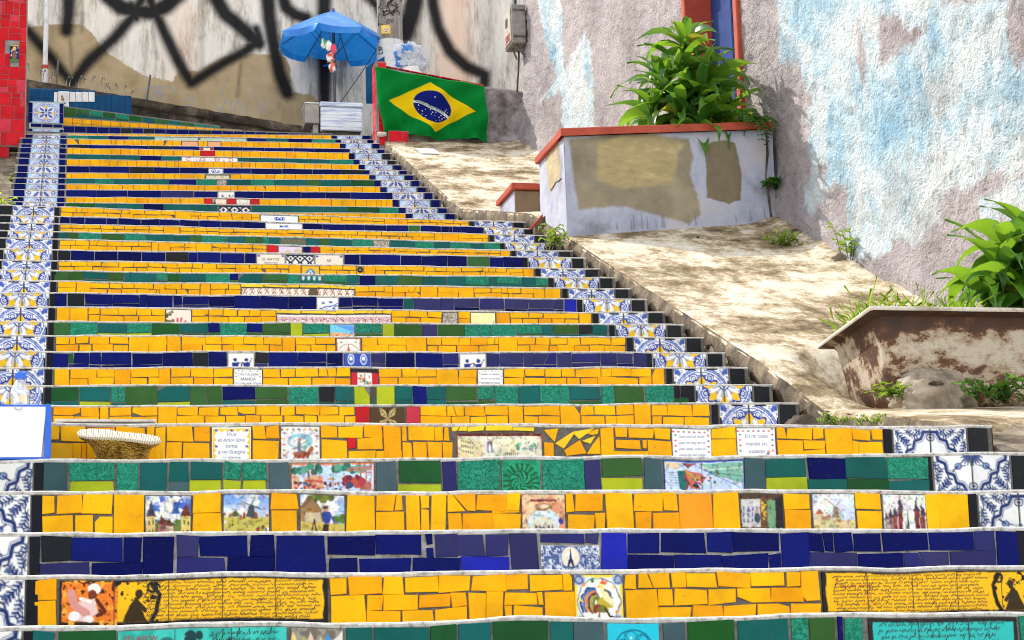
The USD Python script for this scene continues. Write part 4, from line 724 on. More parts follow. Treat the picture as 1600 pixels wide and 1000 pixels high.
for (i, x0, x1, f0, f1, nm) in PICS:
    top, vis, bot = zspan(i, x0, x1); zt = (lambda x, a=f0: top(x)+(vis(x)-top(x))*a-0.001); g = 0.0025
    x0, x1 = x0+g, x1-g; wpx = pix((x1, ROWS[i][0], top(x1)))[0]-pix((x0, ROWS[i][0], top(x0)))[0]; w = x1-x0
    nx = int(np.clip(wpx*.85, 14, 340)); hb = max(zt(x) - min(bot(x), vis(x)-.004) for x in (x0, x1)); nz = int(np.clip(nx*hb/w, 8, 64))
    zb = lambda x: min(bot(x), vis(x)-.004)
    V, F, _ = face_grid(i, x0, x1, zt, zb, nx, nz)
    u = (V[:, 0]-x0)/w; ztop = np.array([zt(x) for x in V[:, 0]])
    vh = abs(zt((x0+x1)/2)-vis((x0+x1)/2))
    wide = nm in PSQ
    vv = (ztop-V[:, 2])/(vh if wide else w); asp = (w/vh) if wide else 1.0
    if not wide and vh < 0.62*w: vv = vv*1.12
    q2 = np.stack([V[:, 0], V[:, 2]], 1)
    if nm.startswith(('verse', 'geo', 'button', 'bare')) is False:      # a brush never draws a straight edge
        u = u+(fb(q2, 70, 3, 51)-.5)*.09/max(asp, 1)*(.5 if wide else 1); vv = vv+(fb(q2, 70, 3, 52)-.5)*.09*(.5 if wide else 1)
    p = Pic(u, vv, WHITE, asp, seed=len(nm)*7+i); p.soft = .016
    globals()['P_'+nm](p)
    d = (fb(q2, 160, 3, i)-.5)*.22
    if nm in ('village', 'windmill', 'windmill_pale', 'painter', 'monuments', 'interior', 'harbour', 'market', 'river', 'street', 'rider'):
        p.c = p.c*(1-.45*sstep(fb(q2, 110, 4, 60+i), .52, .66)[:, None])*(.9+.4*(fb(q2, 45, 3, 63)-.5)[:, None]); p.c = p.c*(1+(np.stack([fb(q2, 60, 3, 70+k) for k in range(3)], 1)-.5)*.5)
    prim = obj('picture_tile', (V, F), MAT['print'], flight(i), smooth=True if False else False, col=np.clip(p.c*(1+d[:, None]), 0, .84), label=LABEL.get(nm))
    zc = lambda f: zt((x0+x1)/2)-f*vh
    if nm in VERSES:
        big = nm in ('verse_one', 'verse_two', 'verse_three')
        if i < NB: t = lettering(i, VERSES[nm], x0+w*.13, x1-w*.13, zt((x0+x1)/2)-w*.12, zt((x0+x1)/2)-w*.86, .013)
        else: t = lettering(i, VERSES[nm], x0+w*.1, x1-w*.1, zt((x0+x1)/2)-w*.12, zt((x0+x1)/2)-w*(.95 if nm in ('verse_six', 'verse_seven') else .82)*.75, .016, .1)
        obj('lettering', t, MAT['blueink'] if i < NB else MAT['ink'], prim)
    if nm.startswith('manuscript'):
        L = {'manuscript_left': (.30, .97), 'manuscript_right': (.035, .62), 'manuscript_teal': (.52, .99), 'manuscript_teal_two': (.06, .95)}[nm]
        obj('lettering', handwriting(i, x0+w*L[0], x1-w*(1-L[1]), zc(.06), zc(.97), 11 if i else 6, 3+i+len(nm), .0019), MAT['ink'], prim)
        if nm == 'manuscript_right': obj('red_lettering', handwriting(i, x0+w*.05, x0+w*.22, zc(.28), zc(.37), 1, 9, .0022, proud=.0064), MAT['redink'], prim)
        if nm == 'manuscript_teal': obj('red_lettering', lettering(i, ['SELARÓN', 'RIO'], x0+w*.02, x0+w*.24, zc(.1), zc(.62), .022, .3, .0064), MAT['redink'], prim)
        # seams between the tiles of the panel
        for q in range(1, max(2, round(w/.15))):
            xs = x0+w*q/max(2, round(w/.15)); v, f = bevel_box((xs-.0008, ROWS[i][0]-.0062, zb(xs)), (xs+.0008, ROWS[i][0]-.004, zt(xs)-.002), .0003); obj('tile_seam', (v, f), MAT['ink'], prim)
# ------------------------------------------------------------------ blue and white border tiles
def design_mid(u, v):
    """Quarter of the big four-tile pattern: u, v = 0 at the outer corner, 1 at its centre."""
    n = len(u); p = Pic(u, v, lin(238, 238, 240)); p.soft = .018; x, y = 1-u, 1-v; d = np.hypot(x, y); t = np.arctan2(y, x)
    DB, MB_, YL, GR = lin(34, 58, 150), lin(80, 105, 185), lin(243, 196, 35), lin(150, 165, 205)
    for r in (1.0, .93, .86): p.put((abs(d-r) < .016)*(t > .12)*(t < 1.45)*1.0, MB_)
    p.put((abs(d-.965) < .02)*1.0*(t > .2)*(t < 1.37), GR)
    for (cx, cy) in ((.72, .36), (.36, .72)):
        rr = np.hypot(u-cx+.3*0, v-cy); p.put((rr < .17)*1.0, lin(236, 236, 242)); p.put((abs(rr-.15) < .02)*1.0, MB_); p.put((abs(rr-.08) < .018)*1.0, DB); p.put((rr < .03)*1.0, GR)
    ed = .66+.07*np.cos(t*8)+.03*np.cos(t*16)
    p.put(1-sstep(abs(d-ed), .028, .045), DB)
    p.put(1-sstep(d-ed+.045, -.01, .012), YL)
    lobes = .44+.13*np.cos(t*8+math.pi)+.05*np.cos(t*24)
    p.put(1-sstep(d-lobes, -.01, .02), lin(240, 240, 240)); p.put(1-sstep(abs(d-lobes), .008, .018), GR)
    for k in (.26, .79, 1.31): p.line([(1-.16*math.cos(k), 1-.16*math.sin(k)), (1-.4*math.cos(k), 1-.4*math.sin(k))], .016, MB_)
    p.put((d < .17)*1.0, DB); p.put((abs(d-.10) < .03)*1.0, lin(225, 228, 240)); p.put((d < .05)*1.0, YL)
    p.put((abs(v-.05) < .022)*(u > .45)*(u < .8)*1.0, BLK*1.5); p.put((abs(u-.05) < .022)*(v > .45)*(v < .8)*1.0, BLK*1.5)
    for a in (.16, .26): p.put((abs(v-a) < .02)*(u > .82)*1.0, MB_); p.put((abs(u-a) < .02)*(v > .82)*1.0, MB_)
    p.poly([(.02, .02), (.2, .04), (.28, .22), (.22, .28), (.04, .2)], MB_); p.scatter(12, (.02, .02, .45, .4), .025, [DB, BLK*2, GR])
    return p.c
def design_far(u, v):
    p = Pic(u, v, lin(222, 225, 240)); p.soft = .02; x, y = 1-u, 1-v; d = np.hypot(x, y); t = np.arctan2(y, x); DB, MB_, YL, LB = lin(45, 65, 150), lin(110, 140, 205), lin(235, 200, 90), lin(165, 205, 235)
    p.put(sstep(d, 1.05, 1.15), LB)
    for r in (1.0, .9, .8): p.put((abs(d-r-.03*np.cos(4*t)) < .022)*1.0, MB_)
    p.put((abs(np.hypot(x-.72, y-.2)-.1) < .025)*1.0, DB); p.put((abs(np.hypot(x-.2, y-.72)-.1) < .025)*1.0, DB)
    e = np.hypot((x-y)/.13, (x+y-.62)/.34); p.put(1-sstep(e, .85, 1.05), DB); p.put(1-sstep(e, .3, .45), MB_)
    for ax in (0, 1):
        q, w_ = (x, y) if ax else (y, x); e = np.hypot((q-.55)/.16, w_/.12); p.put(1-sstep(e, .8, 1.1), YL); e = np.hypot((q-.25)/.2, w_/.07); p.put(1-sstep(e, .8, 1.1), DB)
    return p.c
def design_near(u, v):
    p = Pic(u, v, lin(236, 235, 232)); p.soft = .018; DB, MB_ = lin(28, 48, 105), lin(60, 85, 140)
    c = [(1.0, .10), (.84, .10), (.74, .28), (.57, .33), (.52, .52), (.34, .58), (.30, .80), (.12, .88), (.10, 1.0)]
    cs = np.array(c); t = np.linspace(0, len(c)-1, 50); c = list(zip(np.interp(t, range(len(c)), cs[:, 0]), np.interp(t, range(len(c)), cs[:, 1])))
    p.line(c, .042, DB); p.line([(a+.05, b+.06) for a, b in c], .010, MB_); p.ring(.98, .24, .075, .018, DB); p.disc(.98, .24, .03, .03, DB)
    p.disc(.64, .72, .10, .085, MB_); p.disc(.64, .72, .06, .05, lin(150, 170, 205)); p.line([(.64, .72), (.5, .62)], .022, DB); p.line([(.7, .78), (.8, .86)], .018, DB); p.line([(.72, .72), (.83, .74)], .014, DB)
    for k in range(11):
        a = math.pi*(1.0+.5*k/10); L = .26 if k % 2 else .19; p.line([(.98+.05*math.cos(a), 1.0+.05*math.sin(a)), (.98+L*math.cos(a+.12), 1.0+L*math.sin(a+.12))], .017, DB if k % 2 else MB_)
    for (x0, y0, a0, n_) in ((.03, .03, .75, 6), (.3, .05, .35, 5), (.05, .32, 1.15, 5), (.55, .04, .2, 3), (.04, .6, 1.4, 3), (.2, .2, .8, 4)):
        x, y = x0, y0
        for k in range(n_):
            x2, y2 = x+.075*math.cos(a0+.25*math.sin(k)), y+.075*math.sin(a0+.25*math.sin(k))
            if y2 > .86-.78*x2+.05 and x2+y2 > .75: break
            p.line([(x, y), (x2, y2)], .012, DB)
            for sg in (-1, 1): e = a0+sg*1.05; p.line([(x2, y2), (x2+.085*math.cos(e), y2+.085*math.sin(e))], .024 if k % 2 else .018, DB if (k+sg) % 3 else MB_)
            x, y = x2, y2
    p.line([(.06, .1), (.3, .14), (.45, .08)], .014, DB); p.line([(.1, .06), (.12, .35), (.05, .55)], .014, DB)
    return p.c
for i in range(len(ROWS)):
    near, mid = i < NB, NB <= i < NB+NM; res = 44 if near else 34 if mid else 20; fn = design_near if near else design_mid if mid else design_far
    for side, xa in ((-1, XL), (1, W+0.002)):
        for k in range(2):
            x0, x1 = xa+.151*k+.0008, xa+.151*(k+1)-.0008; top, vis, bot = zspan(i, x0, x1); zt = lambda x: top(x)+.004; zb = lambda x: bot(x)
            hh = zt(x0)-zb(x0); nz = int(res*hh/.151)
            V, F, _ = face_grid(i, x0, x1, zt, zb, res, max(nz, 8), .0045)
            u = (V[:, 0]-x0)/(x1-x0); v = (np.array([zt(x) for x in V[:, 0]])-V[:, 2])/.151
            if k == 1: u = 1-u
            kk = i-NB-NM if i >= NB+NM else i-NB if mid else i
            odd = (kk % 2 == 1) if not near else (kk % 2 == 0)
            if mid: odd = kk % 2 == 1
            if odd: v = 1-v*(1.0 if not near else 1.0)-(0 if near else 0.0)
            if mid and odd: v = np.clip(v, 0, 1)
            if near and odd: u = u
            c = fn(np.clip(u, 0, 1), np.clip(v, 0, 1)); c = c*rng.uniform(.82, 1.04)*np.array([1, 1, rng.uniform(.95, 1)])*(1+(fb(np.stack([V[:, 0], V[:, 2]], 1), 40, 3, i+k)-.5)[:, None]*.12)
            obj('border_tile', (V, F), MAT['print'], flight(i), col=np.clip(c, 0, .84))
# ------------------------------------------------------------------ ground, ramp, banks
MAT['ramp'] = M('weathered_concrete', {'geo': ('geometry', {}), 'm1': ('mapping', {'scale': (1.0, 0.62, 0.62), 'rotation': (0, 0, 0.3)}), 'n1': ('noise_texture', {'scale': 4.2, 'detail': 13.0, 'roughness': 0.80, 'distortion': 0.0}),
    'm2': ('mapping', {'scale': (1.0, 2.2, 1.0)}), 'n2': ('noise_texture', {'scale': 0.55, 'detail': 5.0, 'roughness': 0.6}), 'n3': ('noise_texture', {'scale': 26.0, 'detail': 9.0, 'roughness': 0.78}),
    'ad': ('math', {'math_type': 'multiply_add', 'value2': 0.55, 'value3': -0.16}), 'sm': ('math', {'math_type': 'add'}), 'rp': ('rgb_ramp', {'ramp': [(0.45, (0.78, 0.72, 0.61)), (0.57, (0.71, 0.62, 0.48)), (0.61, (0.54, 0.44, 0.295)), (0.655, (0.36, 0.275, 0.165)), (0.72, (0.20, 0.145, 0.08)), (0.80, (0.07, 0.05, 0.03))]}),
    'r3': ('map_range', {'from_min': 0.3, 'from_max': 0.7, 'to_min': 0.62, 'to_max': 1.14, 'clamp': True}), 'mm': ('mix_color', {'blend_type': 'multiply', 'fac': 1.0}), 'bp': ('bump', {'strength': 0.7, 'distance': 0.012}), 'p': ('principled_bsdf', {'roughness': 0.9, 'specular_ior_level': 0.15})},
    [('geo.position', 'm1.vector'), ('m1.vector', 'n1.vector'), ('geo.position', 'm2.vector'), ('m2.vector', 'n2.vector'), ('geo.position', 'n3.vector'), ('n2.fac', 'ad.value1'), ('ad.value', 'sm.value1'), ('n1.fac', 'sm.value2'), ('sm.value', 'rp.fac'), ('rp.color', 'mm.a'), ('n3.fac', 'r3.value'), ('r3.result', 'mm.b'), ('mm.result', 'p.base_color'), ('n3.fac', 'bp.height'), ('bp.normal', 'p.normal')])
MAT['rock'] = rough_mat('rough_rock', [(0.3, (0.06, 0.045, 0.03)), (0.48, (0.20, 0.16, 0.11)), (0.62, (0.36, 0.30, 0.22)), (0.75, (0.46, 0.41, 0.33))], 5.0, bump=0.9, bscale=32.0, bdist=0.015)
MAT['street'] = rough_mat('old_street', [(0.3, (0.10, 0.09, 0.08)), (0.7, (0.26, 0.24, 0.21))], 2.0)
obj('ground', (np.array([[-300, -300, -1.70], [300, -300, -1.70], [300, 300, -1.70], [-300, 300, -1.70]]), np.array([[0, 1, 2], [0, 2, 3]])), MAT['street'], kind='structure', label='paved street level at the foot of the stairs')

def nose(y):
    """Height of the right-hand stair edge along y, straightened."""
    return np.interp(y, [-4, 0, 1.69, 3.70, 9.31, 12.05, 17.04], [-1.75, -0.01, 0.75, 1.12, 3.345, 4.04, 6.16])
FX = 5.22                                                 # the plane of the house wall
def ramp_z(x, y):
    x, y = np.asarray(x, float), np.asarray(y, float)
    z = np.where(y < 4.3, np.interp(y, [2.2, 2.6, 3.5, 4.3], [.83, .90, 1.06, float(nose(4.3))+.055]), nose(y)+0.055)
    sh = np.clip((x-3.78)/.16, 0, 1); sh = sh*sh*(3-2*sh); flat = np.interp(y, [2.2, 2.6, 3.4, 4.15], [.83, .90, 1.055, 1.075]) + np.clip(y-4.15, 0, 9)*1.1      # a level shelf where the tub stands
    z = z*(1-sh) + np.minimum(z, flat)*sh
    c = np.clip((x-3.6)/1.62, 0, 1)
    z = z + c*(0.12*np.exp(-((y-8.6)/1.6)**2) + 0.03)
    return z
def rz(x, y): return float(ramp_z(x, y))
def heightfield(name, xs, ys, zf, m, skirt, smooth=True, **kw):
    X, Y = np.meshgrid(xs, ys, indexing='ij'); Z = zf(X, Y); V = np.stack([X, Y, Z], -1).reshape(-1, 3); F = grid_faces(len(xs), len(ys))
    n, m_ = len(xs), len(ys); idx = np.arange(n*m_).reshape(n, m_); loop = np.concatenate([idx[:, 0], idx[-1, 1:], idx[-2::-1, -1], idx[0, -2:0:-1]])
    k = len(loop); B = V[loop].copy(); B[:, 2] = B[:, 2]-skirt; o = len(V); j = (np.arange(k)+1) % k; a = np.arange(k)
    mid = (V[loop]+B)/2 if False else None
    F2 = np.vstack([np.stack([loop[a], o+a, o+j], 1), np.stack([loop[a], o+j, loop[j]], 1)])
    return obj(name, (np.vstack([V, B]), np.vstack([F, F2])), m, smooth=smooth, **kw)
def ramp_surface(X, Y):
    z = ramp_z(X, Y); p = np.stack([X, Y], -1)
    z = z + (fb(p, 1.0, 2, 2)-.5)*.012 + (fb(p, 9, 4, 4)-.5)*.006
    edge = np.exp(-(X-3.57)/.07); z = z - edge*.05*fb(p*np.array([0, 1.0]), 5, 3, 8)*(X < 3.60) - np.exp(-(Y-2.2)/.06)*.05
    rubble = np.exp(-((FX-X)/.16)**2); z = z + rubble*(fb(p, 6, 4, 9))*.10
    return z
heightfield('concrete_ramp', np.concatenate([[3.592, 3.605, 3.63, 3.66], np.linspace(3.72, 5.35, 70)]), np.concatenate([np.linspace(2.2, 4.6, 60), np.linspace(4.65, 16.4, 230)]), ramp_surface, MAT['ramp'], .5, smooth=30, kind='structure', label='pale weathered concrete ramp climbing between the stairs and the house wall')
def broken_edge():
    ys = np.concatenate([np.linspace(2.21, 9.3, 330), np.linspace(9.33, 16.3, 160)]); n = len(ys); q = np.linspace(0, 1, 9); V = []
    for k, t in enumerate(q):
        top = ramp_z(3.6, ys)-.004-.05*np.clip(fb(np.stack([ys*5, ys*0+2], 1), 1, 4, 60)-.52, 0, 1); x = 3.598-.02*np.sin(math.pi*min(t*2.2, 1))-(fb(np.stack([ys*9, ys*0+t*3], 1), 1, 4, 61)-.5)*.045*(t > 0)
        V.append(np.stack([x, ys, top-.30*t], 1))
    V = np.stack(V, 1).reshape(-1, 3); obj('broken_kerb', (V, grid_faces(n, 9)), MAT['edge'], smooth=50, kind='structure', label='dirty broken edge of the ramp along the stair ends')
MAT['edge'] = rough_mat('dirty_edge', [(0.3, (0.03, 0.022, 0.014)), (0.5, (0.12, 0.09, 0.06)), (0.65, (0.26, 0.205, 0.14))], 7.0, bump=.9, bscale=40, bdist=.012)
broken_edge()
heightfield('rubble_foot', np.linspace(FX-.30, FX+.08, 26), np.linspace(4.6, 8.15, 240), lambda X, Y: ramp_z(X, Y)-.05+.15*np.clip((X-FX+.30)/.30, 0, 1)*fb(np.stack([X, Y], -1), 5, 4, 91)*1.2+.03*(fb(np.stack([X, Y], -1), 18, 3, 92)-.5), MAT['edge'], .2, smooth=40, kind='structure', label='dark strip of rubble and soil along the foot of the house wall')
def bank_z(X, Y):
    p = np.stack([X, Y], -1); return nose(Y)-.06+.16*fb(p, 2.6, 4, 21)+.05*(fb(p, 14, 3, 22)-.5)+np.clip((X-3.7)*.06, 0, .12)-.10
heightfield('rock_bank', np.linspace(3.575, 6.5, 90), np.linspace(-3.5, 2.19, 130), bank_z, MAT['rock'], .9, smooth=40, kind='structure', label='rough rock bank beside the nearest steps')
def left_z(X, Y):
    p = np.stack([X, Y], -1); return np.where(Y < 9.3, nose(Y)-.25, nose(Y)-.20-.14*np.clip((Y-12)/3, 0, 1))+.22*fb(p, 3.0, 4, 31)+np.clip((-.55-X)*.5, 0, .6)-.08
heightfield('rubble_bank', np.linspace(-2.5, -0.425, 50), np.linspace(-3.5, 17.3, 180), left_z, MAT['rock'], .9, smooth=40, kind='structure', label='grey rubble bank left of the stairs below the red wall')
# level ground at the head of the stairs
v, f = bevel_box((-2.6, 17.3, 5.4), (7.5, 19.35, 6.17), .01); obj('top_landing', (v, f), MAT['street'], kind='structure', label='small paved landing at the head of the stairs')
v, f = bevel_box((3.56, 16.52, 5.2), (7.5, 17.32, 6.21), .01); obj('upper_pavement', (v, f), MAT['street'], kind='structure', label='pavement behind the flag wall')

# ------------------------------------------------------------------ the house wall on the right
Ya, Yb, Za, Zb = 3.0, 16.25, 0.6, 8.6
DY0, DY1, DZ1 = 8.92, 10.12, 6.6                          # doorway: near side, far side, head
def fpx(poly): return [tuple(on(u, v, 0, FX)[1:]) for u, v in poly]
HOUSE = thing('house_facade', 'tall roughcast house wall in mauve and peeling pale blue with red framed doorway', 'house')
MAT['facade'] = M('roughcast', {'at': ('attribute', {'attribute': 'paint'}), 'sep': ('separate_color', {}), 'geo': ('geometry', {}),
    'nw': ('noise_texture', {'scale': 9.0, 'detail': 6.0, 'roughness': 0.7}), 'w1': ('math', {'math_type': 'multiply_add', 'value2': 0.30, 'value3': -0.15}), 'ad': ('math', {'math_type': 'add'}), 'th': ('map_range', {'from_min': 0.030, 'from_max': -0.030, 'to_min': 0.0, 'to_max': 1.0, 'clamp': True}),
    'nm': ('noise_texture', {'scale': 1.1, 'detail': 8.0, 'roughness': 0.65}), 'mauve': ('rgb_ramp', {'ramp': [(0.3, (0.29, 0.25, 0.255)), (0.5, (0.47, 0.42, 0.425)), (0.7, (0.58, 0.52, 0.505))]}),
    'nb': ('noise_texture', {'scale': 1.7, 'detail': 9.0, 'roughness': 0.7, 'distortion': 0.6}), 'blue': ('rgb_ramp', {'ramp': [(0.33, (0.26, 0.45, 0.60)), (0.42, (0.44, 0.60, 0.69)), (0.50, (0.61, 0.70, 0.74)), (0.62, (0.72, 0.75, 0.75))]}),
    'mx': ('mix_color', {}), 'ng': ('noise_texture', {'scale': 0.8, 'detail': 6.0, 'roughness': 0.75}), 'gr': ('map_range', {'from_min': 0.50, 'from_max': 0.68, 'to_min': 0.0, 'to_max': 0.55, 'clamp': True}), 'mg': ('mix_color', {'b': (0.20, 0.17, 0.155)}),
    'vr': ('noise_texture', {'scale': 34.0, 'detail': 4.0, 'roughness': 0.6, 'distortion': 0.2}), 'vf': ('noise_texture', {'scale': 75.0, 'detail': 4.0, 'roughness': 0.6}), 'hs': ('math', {'math_type': 'multiply_add', 'value2': 0.35}),
    'pit': ('map_range', {'from_min': 0.37, 'from_max': 0.27, 'to_min': 0.0, 'to_max': 0.75, 'clamp': True}), 'mp': ('mix_color', {'b': (0.10, 0.085, 0.08)}), 'bp': ('bump', {'strength': 1.0, 'distance': 0.055}), 'p': ('principled_bsdf', {'roughness': 0.92, 'specular_ior_level': 0.2})},
    [('at.color', 'sep.color'), ('geo.position', 'nw.vector'), ('nw.fac', 'w1.value1'), ('w1.value', 'ad.value1'), ('sep.r', 'ad.value2'), ('ad.value', 'th.value'), ('geo.position', 'nm.vector'), ('nm.fac', 'mauve.fac'), ('geo.position', 'nb.vector'), ('nb.fac', 'blue.fac'), ('mauve.color', 'mx.a'), ('blue.color', 'mx.b'), ('th.result', 'mx.fac'),
     ('geo.position', 'ng.vector'), ('ng.fac', 'gr.value'), ('gr.result', 'mg.fac'), ('mx.result', 'mg.a'), ('geo.position', 'vr.vector'), ('geo.position', 'vf.vector'), ('vf.fac', 'hs.value1'), ('vr.fac', 'hs.value3'), ('vr.fac', 'pit.value'), ('pit.result', 'mp.fac'), ('mg.result', 'mp.a'), ('mp.result', 'p.base_color'), ('hs.value', 'bp.height'), ('bp.normal', 'p.normal')])
BLUES = [fpx(p) for p in (
 [(832, -60), (876, -60), (882, 112), (915, 50), (924, 80), (930, 180), (936, 206), (880, 206), (877, 142), (845, 156), (868, 122), (852, 60)],
 [(1217, -60), (1475, -60), (1480, 6), (1575, 0), (1578, 100), (1700, 100), (1700, 255), (1560, 272), (1545, 255), (1520, 290), (1465, 300), (1465, 345), (1440, 375), (1400, 375), (1395, 395), (1370, 402), (1335, 400), (1325, 380), (1322, 290), (1306, 285), (1285, 315), (1275, 333), (1258, 320), (1256, 295), (1265, 280), (1262, 175), (1266, 165), (1250, 100), (1216, 100)],
 [(1535, 315), (1580, 282), (1620, 285), (1620, 350), (1530, 350)])]
HOLES = [fpx(p) for p in ([(1340, 28), (1350, 26), (1354, 90), (1352, 136), (1345, 126)], [(1378, 30), (1400, 14), (1420, 44), (1462, 32), (1430, 70), (1400, 85), (1378, 106)], [(1276, 250), (1292, 258), (1290, 282), (1278, 280)])]
def build_house():
    ny, nz = 400, 250
    t = np.linspace(0, 1, ny); ys = Ya+(Yb-Ya)*(t**1.35); zs = np.linspace(Za, Zb, nz)
    jy = [np.argmin(abs(ys-DY0)), np.argmin(abs(ys-DY1))]; ys[jy[0]], ys[jy[1]] = DY0, DY1; kz = np.argmin(abs(zs-DZ1)); zs[kz] = DZ1; k0 = np.argmin(abs(zs-3.3))
    Y, Z = np.meshgrid(ys, zs, indexing='ij'); P = np.stack([Y, Z], -1)
    rough = (fb(P, 17, 3, 41)-.5)*.060 + (fb(P, 38, 3, 42)-.5)*.055
    big = (fb(P, .9, 3, 43)-.5)*.10
    near = ((Y > DY0-.10) & (Y < DY1+.10) & (Z < DZ1+.10))
    X = FX - big - np.where(near, 0, rough) - np.clip(.25*np.exp(-(Z-ramp_z(FX, Y)-.0)/.10), 0, .06)*(.4+fb(P, 5, 3, 44))
    X = np.where(near, FX, X)
    pts = P.reshape(-1, 2); d = np.min([sdf(b, pts) for b in BLUES], axis=0)
    for h in HOLES: d = np.maximum(d, -sdf(h, pts))
    d = d + (fb(pts*np.array([1, .6]), 3.0, 4, 45)-.5)*.05
    F = grid_faces(ny, nz); fy, fz = F // nz, F % nz
    inside = ((fy >= jy[0]).all(1) & (fy <= jy[1]).all(1) & (fz >= k0).all(1) & (fz <= kz).all(1)); F = F[~inside]
    obj('wall', (np.stack([X, Y, Z], -1).reshape(-1, 3), F[:, ::-1]), MAT['facade'], HOUSE, smooth=True, extra={'paint': np.stack([d, d*0, d*0], 1)})
    v, f = bevel_box((FX+.30, Ya, Za), (FX+6, Yb-.02, Zb), .02); obj('house_body', (v, f), MAT['facade'], HOUSE, extra={'paint': np.ones((len(v), 3))})
    MAT['redpaint'] = rough_mat('red_paint', [(0.3, (0.33, 0.05, 0.028)), (0.6, (0.42, 0.075, 0.04)), (0.8, (0.48, 0.13, 0.08))], 6, rough=.6, bump=.3)
    MAT['bluepaint'] = rough_mat('blue_door_paint', [(0.3, (0.006, 0.028, 0.13)), (0.7, (0.012, 0.055, 0.21))], 5, rough=.45, bump=.2)
    fr = [bevel_box((FX-.035, DY0-.09, 3.3), (FX+.25, DY0, DZ1), .008), bevel_box((FX-.035, DY1, 3.3), (FX+.25, DY1+.09, DZ1), .008), bevel_box((FX-.033, DY0-.088, DZ1), (FX+.25, DY1+.088, DZ1+.09), .008)]
    obj('door_frame', cat_meshes(fr), MAT['redpaint'], HOUSE)
    door = obj('door', bevel_box((FX+.20, DY0+.002, 3.3), (FX+.25, DY1-.002, DZ1-.002), .006), MAT['bluepaint'], HOUSE)
    for k in range(3):
        for j in range(2): obj('door_panel', bevel_box((FX+.182, DY0+.08+.56*j, 3.45+1.02*k), (FX+.203, DY0+.52+.56*j, 4.30+1.02*k), .012), MAT['bluepaint'], door)
build_house()
# ------------------------------------------------------------------ graffiti wall at the back
GY = 19.35
def gpx(poly): return [tuple(on(u, v, 1, GY)[[0, 2]]) for u, v in poly]
STROKES = [([(109, -30), (107, 20), (104, 48)], 9), ([(30, 38), (42, 46), (74, 83), (112, 130)], 7), ([(112, 130), (141, 93), (180, 58), (205, 29), (226, -10)], 8), ([(170, -5), (190, 12), (215, 18), (235, 20), (258, 10), (278, -8)], 13), ([(205, 8), (212, 28)], 8), ([(235, 0), (245, 26), (256, 48), (278, 95), (299, 130)], 8), ([(299, 130), (330, 110), (352, 97), (380, 82), (402, 66)], 8), ([(404, 68), (378, 44), (352, 22), (328, -20)], 11),
    ([(418, -20), (421, 30), (429, 80), (437, 115), (449, 145)], 10), ([(437, -20), (447, 12), (462, 24), (478, 28)], 9), ([(508, -20), (506, 40), (507, 95), (508, 165)], 10), ([(672, -25), (677, 10), (685, 45), (703, 80), (728, 104), (757, 117), (757, 130)], 9), ([(650, -10), (642, 25), (632, 52)], 14), ([(400, 45), (406, 60)], 6), ([(560, -20), (590, 10), (600, 40)], 7)]
SCRIB = [[(222, 142), (240, 135), (268, 136), (275, 150)], [(232, 158), (250, 140), (265, 158)], [(286, 157), (300, 152), (303, 163), (290, 165)], [(331, 155), (346, 178)], [(345, 175), (352, 158), (360, 158), (362, 175)], [(366, 175), (372, 156), (380, 170)], [(384, 160), (386, 178)], [(394, 140), (402, 160), (410, 178)], [(418, 154), (408, 176)], [(352, 132), (345, 150)], [(225, 145), (232, 158), (245, 138)], [(480, 165), (470, 180)], [(250, 140), (250, 156)]]
